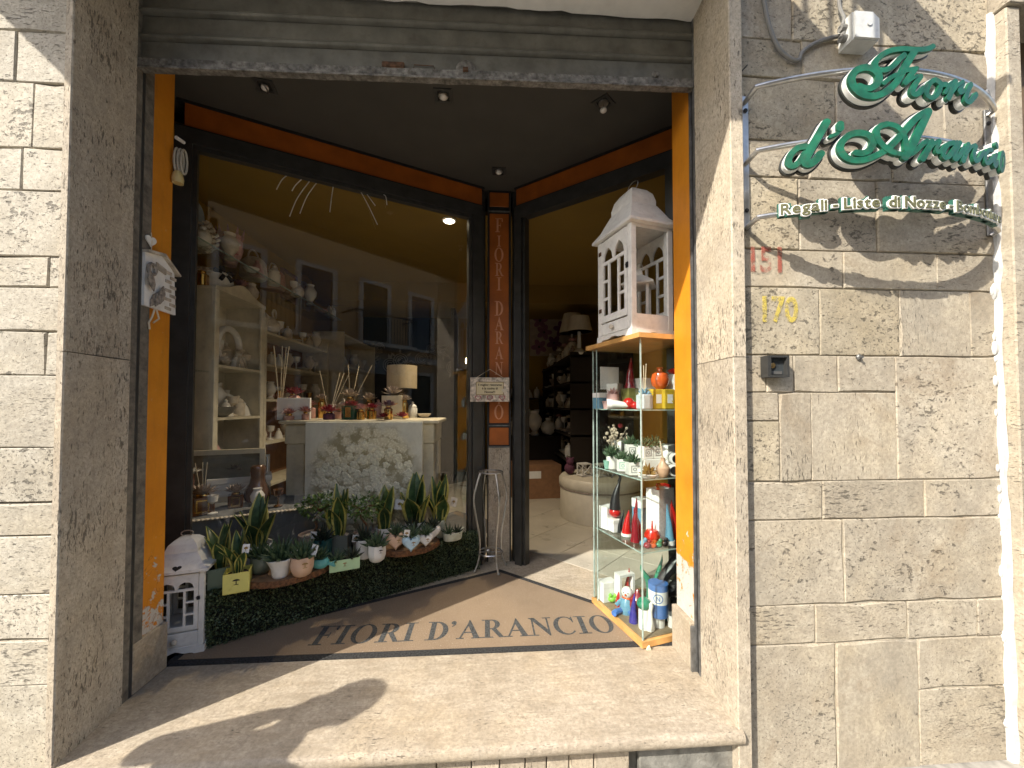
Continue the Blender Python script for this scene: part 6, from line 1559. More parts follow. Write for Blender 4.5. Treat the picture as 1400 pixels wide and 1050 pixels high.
mb = MB(); mb.lathe([(.02,0),(.036,.02),(.038,.05),(.016,.078),(.012,.10),(.014,.105)], 16); mb.build('vase', potmat('peach_glaze', (.62,.41,.28)), t, smooth=True); mb = MB(); mb.tube([(0,0,.10),(-.015,0,.20)], .004, 6); mb.build('reed', M['reed'], t)
for k, (dx, dz) in enumerate(((0,0),(.062,0),(.03,.062))):
    q = (1.0662, 2.2277, 0.8920)
    t = orn('white_tin', ('front', 'rear', 'upper')[k]+' one of three white tins lying on their sides on the third shelf', 'tin', (q[0]+vv.x*dx+uu.x*dx*.6, q[1]+vv.y*dx+uu.y*dx*.6, q[2]+.034+dz), CR-.35)
    mb = MB(); mb.lathe([(.030,-.06),(.033,-.058),(.033,.058),(.030,.06)], 20); mb.tf(Matrix.Rotation(PI/2,4,'X')); mb.build('can', M['ceramic'], t, smooth=True)
    mb = MB(); mb.lathe([(.034,.020),(.034,.028)], 20); mb.lathe([(.024,.0605),(.020,.061)], 16); mb.tf(Matrix.Rotation(PI/2,4,'X')); mb.build('black_band', M['blackg'], t, smooth=True)
t = orn('dried_bouquet', 'pale dried flower bouquet in a wrapped pot at the back left of the third shelf', 'dried flowers', (0.8397, 2.5178, 0.8920))
roundpot(t, CYLP(.036,.09), M['bisque'])
rnd = random.Random(3); mb = MB()
for k in range(46):
    a = rnd.uniform(0, 2*PI); r = rnd.uniform(.01,.085); q = (r*math.cos(a), r*math.sin(a), .12+rnd.uniform(.0,.15)); mb.tube([(0,0,.08), (q[0]*.5, q[1]*.5, q[2]*.75), q], .0013, 4); mb.sphere(q, rnd.uniform(.006,.013), 6, 4)
mb.build('dried_stems', M['dried'], t); mb = MB(); mb.sphere((.03,-.02,.27), .018, 8, 6); mb.build('red_bloom', M['darkred'], t, smooth=True)
# top level
t = orn('white_horn', 'white porcelain horn lying at the front of the top shelf', 'lucky horn', (0.8247, 2.3612, 1.2720), -.25)
mb = MB(); mb.tube(bez([(-.085,0,.03),(-.04,0,.030),(.01,-.01,.026),(.055,-.01,.022),(.095,0,.032)], 5), [.034-.0015*k for k in range(21)], 12); mb.build('horn', M['ceramic'], t, smooth=True)
t = orn('jar_candle', 'pale pink jar candle with a sugared flower on its lid', 'candle', (0.8061, 2.4606, 1.2720))
mb = MB(); mb.cyl((0,0,0), .040, .095, 18); mb.build('jar', M['pink'], t, smooth=True); rosette(t, (0,0,.095), .05, .045, 16, M['pink'], 8, 'porcelain_petals')
t = orn('red_mushroom', 'two round red charms stacked behind the white horn', 'charm', (0.8691, 2.3552, 1.2720))
mb = MB(); mb.sphere((0,0,.034), .036, 14, 9); mb.sphere((.025,-.03,.022), .024, 12, 8); mb.build('charm', M['red'], t, smooth=True)
t = orn('glass_jar', 'square green glass jar under the tall dark red horn', 'jar', (0.9100, 2.4397, 1.2720), CR)
mb = MB(); mb.cbox(-.042,.042,-.042,.042,0,.13,.004); mb.build('jar', pbr('olive_glass', (.16,.16,.05), .1, coat=.6), t)
p = (0.9100, 2.4397, 1.2720); hornobj('tall wavy dark red horn standing on the square green jar', (p[0], p[1], p[2]+.1305), .034, .20, 'darkred', (.05,0), 1.5)
t = orn('small_jar', 'white and blue mug with a blue porcelain flower at the top shelf corner', 'jar', (0.8935, 2.1757, 1.2720), CR)
mb = MB(); mb.cbox(-.034,.034,-.034,.034,0,.085,.006); mb.build('mug', pbr('grey_blue_porcelain', (.50,.54,.58), .3), t); rosette(t, (0,0,.085), .05, .045, 14, M['ltblue'], 9, 'porcelain_petals')
mb = MB(); mb.tube([(0,0,.08),(-.004,0,.25)], .0022, 5); mb.tube([(.004,0,.08),(.014,0,.26)], .0022, 5); mb.build('reed', M['reed'], t)
for k, (px, lab) in enumerate(((((0.9664, 2.2135, 1.2720)), 'left of two yellow glass jars on the top shelf'), (((1.0328, 2.2135, 1.2720)), 'right of two yellow glass jars, carrying the orange apple'))):
    t = orn('glass_jar', lab, 'jar', px, CR)
    mb = MB(); mb.cbox(-.040,.040,-.040,.040,0,.115,.006); mb.build('jar', M['yelglass'], t)
    mb = MB(); mb.box(-.018,.018,-.0415,-.0405,.035,.085); mb.build('label_plate', M['paper'], t)
p = (1.0025, 2.2152, 1.2720)
t = orn('apple_ornament', 'shiny orange red pomegranate on the yellow jars', 'ornament', (p[0], p[1], p[2]+.116))
mb = MB(); mb.lathe([(.02,0),(.046,.02),(.054,.055),(.042,.09),(.016,.104),(.014,.115),(.022,.125)], 10); mb.build('fruit', M['orangeg'], t, smooth=True)
for px, lab, wx, h in ((((1.1111, 2.2461, 1.2720)), 'tall white gift box at the right of the top shelf', .040, .20), (((1.0264, 2.4286, 1.2720)), 'wide white gift box at the back of the top shelf', .075, .19), (((0.7433, 2.5264, 1.2720)), 'small grey blue box at the far left of the top shelf', .034, .10)):
    boxobj('gift_box', lab, 'box', px, wx, .035, h, 'paper' if h > .15 else 'ltblue', CR, 'white')
p = (1.1111, 2.2461, 1.2720); t = orn('red_dome', 'flat red dome lying on the tall white gift box', 'ornament', (p[0], p[1], p[2]+.2035)); mb = MB(); mb.sphere((0,0,.020), .045, 14, 8, .45); mb.build('dome', M['red'], t, smooth=True)

# more stock at the back of each shelf
for k, (px, z, lab, wx, h) in enumerate(((((0.7792, 2.5143, 0.0448)), 0, 'pale card box at the back left of the cabinet floor', .05, .12), (((1.0892, 2.3344, 0.0448)), 0, 'white card box at the back of the cabinet floor', .06, .17),
        (((0.7914, 2.5217, 0.5000)), 0, 'white box at the back left of the second shelf', .045, .14), (((1.0072, 2.5132, 0.5000)), 0, 'pale blue box at the back of the second shelf', .05, .19),
        (((0.8781, 2.5286, 0.8920)), 0, 'white box at the back left of the third shelf', .05, .17), (((1.0943, 2.3454, 0.8920)), 0, 'white box at the back right of the third shelf', .06, .16),
        (((0.8429, 2.5275, 1.2720)), 0, 'white box at the back left of the top shelf', .05, .16))):
    boxobj('gift_box', lab, 'box', px, wx, .035, h, 'ltblue' if 'blue' in lab else 'paper', CR+.1*k, 'white')
for k, (px, lab, r, h, m_, bd) in enumerate(((((0.8352, 2.4325, 0.5000)), 'small black horn between the gnome box and the red horns', .018, .15, 'blackg', .2), (((0.9138, 2.3030, 0.5000)), 'slim red horn before the pale blue box', .018, .20, 'red', -.2),
        (((1.0428, 2.2640, 0.0448)), 'pale green horn beside the blue and white tin', .020, .22, 'green', .15), (((0.8208, 2.4324, 0.0448)), 'slim red horn behind the clown figurine', .018, .14, 'red', .2),
        (((0.9015, 2.2835, 1.2720)), 'little red horn between the mug and the white horn', .016, .11, 'red', .2))):
    hornobj(lab, px, r, h, m_, (bd, 0))
for k, (px, lab, m_) in enumerate(((((0.7710, 2.4722, 0.8920)), 'small mint cup at the left edge of the third shelf', 'sage'), (((0.8718, 2.1753, 0.8920)), 'tiny white cup at the third shelf corner', 'ceramic'), (((0.7692, 2.4822, 1.2720)), 'small pink cup at the left edge of the top shelf', 'pink'), (((1.0580, 2.2013, 1.2720)), 'small amber cup at the right edge of the top shelf', 'yelglass'))):
    t = orn('small_cup', lab, 'cup', px); mb = MB(); mb.lathe([(.018,0),(.026,.05),(.023,.05),(.016,.006),(1e-6,.005)], 14); mb.build('cup', M[m_], t, smooth=True)

# ---------------------------------------------------------------- behind the display window
M['rose'] = pbr('dusty_rose_petal', (.40,.20,.19), .8, var=.25, scale=50); M['crimson'] = pbr('crimson_petal', (.26,.012,.03), .6, var=.3, scale=50)
M['taupe'] = pbr('taupe_petal', (.34,.28,.24), .8, var=.25, scale=50); M['plum'] = pbr('plum_fabric', (.10,.03,.06), .9); M['coppermetal'] = pbr('rose_copper', (.55,.27,.20), .25, .9)
M['greenglass'] = pbr('dark_green_glass', (.010,.07,.035), .08, coat=.7); M['rosewax'] = pbr('rose_wax', (.50,.28,.24), .4)
def flower(root, c, r, m, seed, n=34, flat=.5, name='petals'):
    """open many-petalled bloom"""
    rnd = random.Random(seed); mb = MB()
    for k in range(n):
        a = k*2.399; t = (k+1)/n; el_ = 1.45-1.25*t+rnd.uniform(-.1,.1); L_ = r*(.55+.5*t)
        d = Vector((math.cos(a)*math.cos(el_), math.sin(a)*math.cos(el_), math.sin(el_)*flat*1.6)); s_ = Vector((-math.sin(a), math.cos(a), 0)); p0 = Vector(c)
        w = r*.17*(.6+.5*t); p1 = p0+d*L_*.6; p2 = p0+d*L_+Vector((0,0,r*.12*(1-t)))
        mb.add([p0, p1+s_*w, p2, p1-s_*w, p1+Vector((0,0,-r*.05))], [(0,1,4),(1,2,4),(2,3,4),(3,0,4)])
    return mb.build(name, m, root)
def diffuser(label, p, body, bm, fm, reeds, seed, fr=.055, flat=.5, rh=.28, lean=.10):
    """scent diffuser: bottle, bloom, reeds"""
    t = thing('reed_diffuser', label, 'diffuser', p)
    w, h = body
    mb = MB()
    if bm in ('amber',): mb.cbox(-w, w, -w, w, 0, h, .004)
    else: mb.lathe([(w*.9,0),(w,h*.05),(w,h*.85),(w*.6,h),(w*.5,h)], 18)
    mb.build('bottle', M[bm], t, smooth=bm not in ('amber',))
    mb = MB(); mb.lathe([(w*.55,h),(w*.6,h+.004),(w*.55,h+.014)], 14); mb.build('collar', M['gold'], t, smooth=True)
    if fm: flower(t, (0,0,h+.012), fr, M[fm], seed, 40, flat)
    rnd = random.Random(seed)
    for k in range(reeds):
        a = rnd.uniform(0, 2*PI); l = lean*rnd.uniform(.4, 1.0)
        mb = MB(); mb.tube([(0,0,h*.5),(l*math.cos(a), l*math.sin(a)*.5, h+rh)], .0028, 5); mb.build('reed', M['reed'], t)
    if bm == 'amber':
        mb = MB(); d = facing(p); q = -w-.0012
        mb.ring([(-w*.55,h*.15),(w*.55,h*.15),(w*.55,h*.85),(-w*.55,h*.85)], [(-w*.42,h*.22),(w*.42,h*.22),(w*.42,h*.78),(-w*.42,h*.78)], 0, .0012, lambda u, v, ww: (u, q+.0011-ww, v)); mb.build('gold_label', M['gold'], t)
        t.rotation_euler = (0, 0, math.atan2(d.y, d.x)+PI/2)
    return t
def vase(name, label, cat, p, prof, m, n=22, wob=None, group=None):
    t = thing(name, label, cat, p, 0, group); mb = MB(); mb.lathe(prof, n, (0,0,0), 1, 1, wob); mb.build('body', M[m], t, smooth=True); return t

# ---- low stand under a grey cloth at the lower left
tb = thing('draped_stand', 'low display stand draped in grey cloth at the lower left of the window', 'display stand', (-1.72,2.78,0))
C0, C1 = Vector((-2.06, 2.505)), Vector((-1.19, 2.90)); tdir = (C1-C0).normalized(); tn = Vector((tdir.y, -tdir.x)); tn = tn if tn.y < 0 else -tn
rnd = random.Random(4); top = .585
vs, fs = [], []; n = 40
for i in range(n+1):
    q = C0+(C1-C0)*i/n; w = .012*math.sin(i*.9)+.008*math.sin(i*2.3)
    vs += [(*(q-tn*.5), top), (*(q-tn*.02), top), (*(q+tn*(.0)), top-.008), (*(q+tn*(.012+w*.4)), top-.25), (*(q+tn*(.022+w)), .002)]
for i in range(n):
    for k in range(4): fs.append((i*5+k, i*5+k+1, i*5+6+k, i*5+5+k))
mb = MB(); mb.add(vs, fs); mb.build('cloth', M['cloth'], tb, world=True, smooth=True)
mb = MB()
for i in range(n): 
    q = C0+(C1-C0)*(i+.5)/n+tn*.012; mb.sphere((q.x, q.y, top-.012), .016, 6, 4, .5)
mb.build('lace_trim', M['bisque'], tb, world=True)
zt = top+.002
p = (-1.8504, 2.7149, 0.5870); diffuser('amber glass cube diffuser with a large taupe bloom at the lower left of the window', p, (.062,.115), 'amber', 'taupe', 3, 5, .105, .55, .22, .07)
p = (-1.7408, 2.8703, 0.5870); diffuser('smaller amber cube diffuser with pale bloom before the white boxes', p, (.044,.088), 'amber', 'taupe', 0, 6, .082, .7)
t = vase('gourd_vase', 'brown glazed gourd shaped vase beside the cream console', 'vase', (-1.6472, 2.9638, 0.5870), [(.045,0),(.075,.02),(.085,.06),(.078,.105),(.052,.15),(.045,.19),(.050,.23),(.048,.262),(.036,.275),(1e-6,.277)], 'brownglaze')
p = (-1.8685, 2.9785, 0.5870)
for k in range(4):
    t = boxobj('flat_box', ('lowest', 'second', 'third', 'topmost')[k]+' flat white box in the stack behind the amber diffusers', 'box', (p[0]-.02+.006*k, p[1]+.16, zt+k*.043), .20, .09, .041, 'paper', math.atan2(tdir.y, tdir.x)+.03*k)
tray = thing('gift_tray', 'open white gift tray of amber jars and a bloom on the flat boxes', 'gift tray', (p[0]-.01, p[1]+.14, zt+.19), math.atan2(tdir.y, tdir.x)-.08)
mb = MB(); mb.ring([(-.20,-.005),(.20,-.005),(.20,.13),(-.20,.13)], [(-.19,.004),(.19,.004),(.19,.121),(-.19,.121)], -.04, .04, lambda u, v, w: (u, w, v)); mb.box(-.195,.195,.038,.042,0,.125); mb.build('tray', M['paper'], tray); mb = MB(); mb.box(-.188,.188,.032,.037,.005,.12); mb.build('lining', M['gold'], tray)
for x in (-.13, .12):
    mb = MB(); mb.cbox(x-.04, x+.04, -.02, .03, .006, .075, .004); mb.build('amber_jar', M['amber'], tray)
o = flower(tray, (.0,-.03,.03), .085, M['taupe'], 9, 36, .6)
p = (-2.5301, 3.5660, 0.7000)
t = thing('copper_candle', 'copper pink candle glass with white blooms behind the left diffuser', 'candle', (-2.02,2.78,.587)); mb = MB(); mb.cyl((0,0,0), .075, .13, 18); mb.build('riser', M['blackg'], t); mb = MB(); mb.lathe([(.048,.131),(.056,.14),(.058,.24),(.054,.24),(.05,.15)], 20); mb.build('glass', M['coppermetal'], t, smooth=True); flower(t, (.03,.02,.25), .075, M['ceramic'], 12, 30); flower(t, (-.05,.01,.25), .06, M['rose'], 13, 26)
t = thing('shadow_frame', 'deep silver picture frame standing at the back left of the window', 'picture frame', (-1.90,3.02,.587), math.atan2(tdir.y, tdir.x)-.1)
mb = MB(); mb.ring([(-.24,0),(.24,0),(.24,.38),(-.24,.38)], [(-.205,.035),(.205,.035),(.205,.345),(-.205,.345)], 0, .035, lambda u, v, w: (u, w, v)); mb.build('moulding', M['cream'], t); mb = MB(); mb.box(-.205,.205,.028,.034,.035,.345); mb.build('backing', pbr('olive_grey_mount', (.20,.19,.14), .8), t)

# ---- cream console table, flower canvas
ct = thing('console_table', 'cream painted console table behind the flower canvas', 'table', (-.95,3.45,0))
mb = MB(); mb.cbox(-1.585, -.42, 3.20, 3.72, .985, 1.145, .008); mb.build('apron', M['cream'], ct, world=True)
mb = MB(); mb.cbox(-1.62, -.38, 3.17, 3.76, 1.147, 1.175, .006); mb.build('table_top', M['cream'], ct, world=True)
for x in (-1.575, -.56):
    for y in (3.21, 3.58): 
        mb = MB(); mb.cbox(x, x+.135, y, y+.12, 0, .983, .006); mb.build('leg', M['cream'], ct, world=True)
mb = MB(); mb.sphere((-1.33,3.19,1.08), .016, 10, 7); mb.build('knob', M['steel'], ct, world=True, smooth=True)
mb = MB(); mb.box(-1.42, -.55, 3.62, 3.64, .02, .98); bpn = mb.build('back_board', M['white'], ct, world=True)
for k in range(6):
    mb = MB(); mb.cbox(-1.415, -.57, 3.595, 3.618, .05+k*.155, .197+k*.155, .003); mb.build('board', M['white'], ct, world=True)
m, nt, b = nodes('hydrangea_print'); p_ = position(nt, False)
v = N(nt, "ShaderNodeTexVoronoi", Scale=15.0); nt.links.new(p_, v.inputs["Vector"])
v2 = N(nt, "ShaderNodeTexVoronoi", Scale=70.0); nt.links.new(p_, v2.inputs["Vector"])
bl_ = ramp(nt, math_(nt, 'ADD', v.outputs["Distance"], math_(nt, 'MULTIPLY', v2.outputs["Distance"], .22)), [(.60, 1), (.86, .12)]).outputs[0]; pet = ramp(nt, v2.outputs["Distance"], [(.10, 1), (.62, .25)]).outputs[0]
bgc = mix(nt, ramp(nt, noise(nt, scaled(nt, p_, (1,1,.5)), 6., 5, .7), [(.35, 0), (.65, 1)]).outputs[0], (.58,.58,.53), (.74,.73,.66))
sx = nt.nodes.new("ShaderNodeSeparateXYZ"); nt.links.new(p_, sx.inputs[0])
cx_n = math_(nt, 'MULTIPLY', math_(nt, 'ABSOLUTE', math_(nt, 'ADD', sx.outputs[0], .93)), 1.25)
cz_n = math_(nt, 'MULTIPLY', math_(nt, 'ABSOLUTE', math_(nt, 'SUBTRACT', sx.outputs[2], .70)), 1.1)
rad = math_(nt, 'SQRT', math_(nt, 'ADD', math_(nt, 'MULTIPLY', cx_n, cx_n), math_(nt, 'MULTIPLY', cz_n, cz_n)))
inside = ramp(nt, math_(nt, 'ADD', rad, math_(nt, 'MULTIPLY', noise(nt, p_, 12., 4), .25)), [(.56, 1), (.70, 0)]).outputs[0]
flow = mix(nt, bl_, (.30,.26,.15), mix(nt, pet, (.60,.54,.38), (.86,.83,.70)))
nt.links.new(mix(nt, inside, bgc, flow), b.inputs["Base Color"]); b.inputs["Roughness"].default_value = .8; M['hydrangea'] = m
cv = thing('flower_canvas', 'square canvas print of cream hydrangeas leaning on the console table', 'canvas print', (-.93,3.10,.35))
mb = MB(); mb.cbox(-1.375, -.495, 3.085, 3.125, .33, 1.165, .003); mb.build('stretched_canvas', M['hydrangea'], cv, world=True)
M['bloomcream'] = pbr('cream_bloom', (.86,.82,.68), .85, var=.18, scale=60, bmp=.6)
rnd = random.Random(12); bm_ = None; pts = []
while len(pts) < 78:
    a, r = rnd.uniform(0, 2*PI), math.sqrt(rnd.random()); x, z = -.925+.385*r*math.cos(a), .66+.33*r*math.sin(a)
    if all((x-p[0])**2+(z-p[1])**2 > .050**2 for p in pts) or rnd.random() < .02: pts.append((x, z))
for x, z in pts:
    if bm_ is None:
        mb = MB(); n_ = 10
        for j in range(9):
            a = j*2.399; r = .026*math.sqrt(j/9); mb.sphere((r*math.cos(a), -.004, r*math.sin(a)), .017, 6, 4, 1.0)
        mb.v = [(q[0], q[1]*.55, q[2]) for q in mb.v]
        o = mb.build('cream_bloom', M['bloomcream'], cv, smooth=True); bm_ = o
    else:
        o = bm_.copy(); COL.objects.link(o); o.parent = cv
    o.location = (x+.93, -.016, z-.35); o.rotation_euler = (0, rnd.uniform(0, 6), 0); k_ = rnd.uniform(.75, 1.25); o.scale = (k_, k_, k_)
mb = MB(); mb.box(-1.4, -.45, 3.06, 3.16, .0, .328); mb.build('support', M['blackg'], cv, world=True)

# ---- things on the console
CT = 1.177
def ont(px_x, Y): return None
diffuser('rose pink diffuser with long pale reeds at the left end of the console', (-1.6601, 3.2800, 1.1755)[:2]+(CT,), (.036,.075), 'rosewax', 'rose', 6, 21, .055, .3, .52, .10)
t = diffuser('rose diffuser bottle with a crimson spiky bloom on the console', (-1.6671, 3.5200, 1.1914)[:2]+(CT,), (.060,.20), 'rosewax', 'crimson', 0, 22, .10, .6)
t = boxobj('white_card', 'blank white card box on the console before the crimson bloom', 'card box', (-1.5325, 3.2400, 1.1709)[:2]+(CT,), .125, .012, .175, 'paper', .05)
diffuser('dark crimson bloom diffuser with crossed reeds on the console', (-1.2839, 3.3000, 1.1857)[:2]+(CT,), (.045,.05), 'plum', 'crimson', 4, 24, .10, .55, .34, .20)
t = thing('candle_jar', 'dark green glass candle jar with gold label and crimson top', 'candle', (-1.1155, 3.3200, 1.1846)[:2]+(CT,)); mb = MB(); mb.cyl((0,0,0), .075, .11, 22); mb.build('jar', M['greenglass'], t, smooth=True); mb = MB(); mb.box(-.022,.022,-.0775,-.0745,.02,.10); mb.build('gold_label', M['gold'], t); flower(t, (0,0,.11), .085, M['crimson'], 25)
diffuser('gold bottle diffuser with a twiggy grey bloom and two crossed reeds', (-1.2251, 3.6200, 1.2796)[:2]+(CT,), (.045,.18), 'gold', 'taupe', 3, 26, .10, .7, .30, .22)
diffuser('short gold bottle with a rose bloom at the middle of the console', (-0.9678, 3.3800, 1.2561)[:2]+(CT,), (.040,.08), 'gold', 'crimson', 0, 27, .075, .5)
diffuser('gold bottle with a grey sprig behind the short gold bottle', (-1.0633, 3.6400, 1.3060)[:2]+(CT,), (.038,.15), 'gold', 'taupe', 0, 28, .085, .8)
t = boxobj('gift_box', 'cream gift box with a gold scribble on the console', 'box', (-0.8155, 3.4800, 1.2547)[:2]+(CT,), .085, .05, .20, 'cream', .05)
mb = MB(); mb.tube([(-.05,-.0515,.11),(-.02,-.052,.125),(.0,-.052,.108),(.02,-.052,.122),(.055,-.0515,.135)], .0022, 5); mb.build('gold_scribble', M['gold'], t)
p = (-0.8155, 3.4800, 1.2547); t = thing('dried_spray', 'grey dried spray lying on the cream gift box', 'dried flowers', (p[0], p[1], CT+.205)); flower(t, (0,0,0), .11, M['taupe'], 29, 44, .7)
diffuser('gold bottle with a dark plum bloom near the right end of the console', (-0.7980, 3.2600, 1.1919)[:2]+(CT,), (.034,.10), 'gold', 'plum', 0, 30, .085, .5)
t = thing('crimson_bloom', 'loose crimson bloom at the right front of the console', 'flower', (-0.6923, 3.2600, 1.1917)[:2]+(CT,)); flower(t, (0,0,.02), .08, M['crimson'], 31)
t = thing('crimson_bloom', 'loose crimson bloom between the green jar and the gold bottles', 'flower', (-0.8285, 3.2200, 1.1816)[:2]+(CT,)); flower(t, (0,0,.02), .065, M['crimson'], 32)
t = thing('table_lamp', 'table lamp with a cream drum shade at the back of the console', 'table lamp', (-.78,3.68,CT))
mb = MB(); mb.lathe([(.075,0),(.08,.015),(.03,.03),(.025,.12),(.045,.17),(.02,.23),(.012,.29)], 18); mb.build('foot', M['gold'], t, smooth=True)
mb = MB(); mb.lathe([(.135,.27),(.135,.48),(.132,.48),(.132,.27)], 28); mb.build('lamp_shade', pbr('cream_linen', (.52,.42,.27), .9, var=.06, scale=60), t, smooth=True)

for j, (px, Y, bm, fm, w, h, lab) in enumerate(((((-1.5694, 3.6200, 1.1879)), 0, 'rosewax', 'rose', .04, .10, 'pink glass bottle with a rose bloom behind the white card'),
        (((-1.4904, 3.6600, 1.1865)), 0, 'gold', 'taupe', .035, .16, 'slim gold bottle with a taupe bloom at the back of the console'),
        (((-1.2824, 3.5000, 1.1912)), 0, 'rosewax', 'taupe', .04, .07, 'low rose jar with a taupe bloom behind the crimson diffuser'),
        (((-1.0198, 3.2600, 1.1984)), 0, 'gold', 'rose', .032, .07, 'low gold jar with a dusty rose bloom at the console front'),
        (((-0.7188, 3.5000, 1.2221)), 0, 'gold', 'taupe', .034, .15, 'gold bottle with a taupe bloom at the right end of the console'),
        (((-1.4423, 3.2400, 1.1882)), 0, 'rosewax', 'rose', .03, .05, 'small pink votive with a rose bloom right of the white card'),
        (((-1.5623, 3.2200, 1.1834)), 0, 'rosewax', 'rose', .04, .035, 'flat pink dish with a rose bloom before the white card'))):
    diffuser(lab, px[:2]+(CT,), (w, h), bm, fm, 0, 90+j, .075, .6)
# ---- cream bookcase along the left wall
PROFS = {
 'urn': [(.03,0),(.034,.01),(.02,.03),(.05,.08),(.055,.12),(.03,.16),(.035,.18),(.03,.182)],
 'sphere': [(.02,0),(.05,.02),(.062,.06),(.05,.10),(.02,.12),(.024,.14)],
 'goblet': [(.035,0),(.037,.008),(.008,.02),(.008,.08),(.035,.10),(.042,.15),(.039,.15),(.01,.105)],
 'jar': [(.04,0),(.044,.01),(.046,.09),(.035,.105),(.04,.11),(.03,.125),(.01,.14),(.012,.155),(1e-6,.16)],
 'bell': [(.05,0),(.047,.01),(.035,.06),(.02,.09),(.012,.095),(.014,.11),(1e-6,.12)],
 'dish': [(.03,0),(.05,.015),(.07,.04),(.066,.04),(.03,.012),(1e-6,.012)]}
KN = {'urn': 'footed urn', 'sphere': 'round bottle vase', 'goblet': 'stemmed cup', 'jar': 'lidded jar', 'bell': 'bell', 'dish': 'open dish'}
def small(kind, where, p, m='bisque', s=1.0, group=None, col='cream'):
    nm = {'urn': 'footed_urn', 'sphere': 'bottle_vase', 'goblet': 'stemmed_cup', 'jar': 'lidded_jar', 'bell': 'porcelain_bell', 'dish': 'open_dish'}[kind]
    t = thing(nm, col+' '+KN[kind]+' '+where, KN[kind].split()[-1], p, 0, group); mb = MB(); mb.lathe([(r*s, z*s) for r, z in PROFS[kind]], 16); mb.build('body', M[m], t, smooth=True); return t

bc = thing('bookcase', 'cream open bookcase with scalloped crown against the left shop wall', 'bookcase', (-2.18,3.33,0))
BX0, BX1, BY0, BY1, BH = -2.34, -2.0, 3.02, 3.66, 2.16
mb = MB(); mb.box(BX0, BX1-.02, BY0, BY0+.02, 0, BH); mb.build('side_panel', M['cream'], bc, world=True)
mb = MB(); mb.box(BX0, BX1-.02, BY1-.02, BY1, 0, BH); mb.build('side_panel', M['cream'], bc, world=True)
mb = MB(); mb.box(BX0, BX0+.012, BY0+.02, BY1-.02, 0, BH); mb.build('back_panel', M['cream'], bc, world=True)
for y in (BY0, BY1-.05): mb = MB(); mb.cbox(BX1-.02, BX1, y, y+.05, 0, BH, .003); mb.build('front_post', M['cream'], bc, world=True)
BZ = [.35, .82, 1.20, 1.60]
for z in BZ: mb = MB(); mb.box(BX0+.012, BX1-.004, BY0+.02, BY1-.02, z-.02, z); mb.build('shelf', M['cream'], bc, world=True)
mb = MB(); L_ = BY1-BY0; crown = [(BY0-.01,BH)]+[(BY0+L_*k/24, BH+.055+.028*math.cos(2*PI*(k/24-.5))*1.0+.03*math.exp(-((k-12)/4)**2)) for k in range(25)]+[(BY1+.01,BH)]
mb.prism(crown, BX1-.022, BX1+.004, lambda u, v, w: (w, u, v)); mb.box(BX0, BX1-.022, BY0-.01, BY1+.01, BH-.001, BH+.018); mb.build('crown_board', M['cream'], bc, world=True)
def bx_(y, z): return (-2.12, y, z)
t = thing('wreath', 'white horseshoe wreath with a ribbon bow in the bookcase', 'wreath', bx_(3.36, 1.602)); mb = MB(); mb.tube([(0, .14*math.cos(a), .17+.15*math.sin(a)) for a in [-1.0+5.1*k/24 for k in range(25)]], .026, 9); mb.build('ring', M['white'], t, smooth=True)
flower(t, (.03,.11,.13), .07, M['bisque'], 40, 24, .5, 'bow'); mb = MB(); mb.beam((.03,.10,.11), (.04,.05,.0), .02, .003); mb.beam((.03,.12,.11), (.04,.17,.0), .02, .003); mb.build('ribbon_tail', M['bisque'], t)
for y, kd, s_, wh in ((3.12,'urn',1.0,'left of the wreath in the bookcase'),(3.52,'jar',.9,'right of the wreath in the bookcase')): small(kd, wh, bx_(y,1.602), 'bisque', s_)
for j, (y, kd, z, m_, s_) in enumerate(((3.10,'jar',.822,'ceramic',1.2),(3.56,'urn',.352,'bisque',1.5),(3.34,'bell',1.202,'ceramic',1.2),(3.42,'goblet',1.202,'bisque',1.1),(3.09,'sphere',1.202,'ceramic',1.1),(3.30,'sphere',1.602,'bisque',.8),(3.45,'bell',1.602,'ceramic',.9),(3.60,'goblet',1.602,'bisque',.9),(3.58,'bell',1.202,'ceramic',1.0),(3.36,'dish',.822,'bisque',1.2))):
    small(kd, ('on the lower bookcase shelf at the left','on the lowest bookcase shelf at the right','in front of the grey bowl','right of the grey bowl on its shelf','at the left end of the grey bowl shelf','inside the foot of the wreath','just right of the wreath','at the right end of the wreath shelf','at the right end of the grey bowl shelf','between the plate stacks')[j], bx_(y, z+.0), m_, s_)
for j, (y, z) in enumerate(((3.20, 1.602), (3.52, .822))):
    t = thing('satin_flower', ('cream satin bloom under the wreath in the bookcase', 'cream satin bloom on the lower bookcase shelf')[j], 'flower', (-2.06, y, z)); flower(t, (0,0,.02), .08, M['bisque'], 70+j, 32, .7)
for j, (y, m_) in enumerate(((3.16, 'white'), (3.27, 'bisque'))):
    t = boxobj('favour_box', ('white favour box standing on the bookcase', 'beige favour box standing on the bookcase')[j], 'box', (-2.24, y, BH+.02), .05, .04, .16+.05*j, m_, .3)
t = thing('wide_bowl', 'wide grey bowl on the second bookcase shelf', 'bowl', bx_(3.24,1.202)); mb = MB(); mb.lathe([(.06,0),(.10,.03),(.13,.08),(.125,.08),(.06,.02),(1e-6,.02)], 22); mb.build('bowl', pbr('grey_stoneware', (.26,.25,.22), .5), t, smooth=True)
small('jar', 'beside the grey bowl in the bookcase', bx_(3.50,1.202), 'bisque', 1.1)
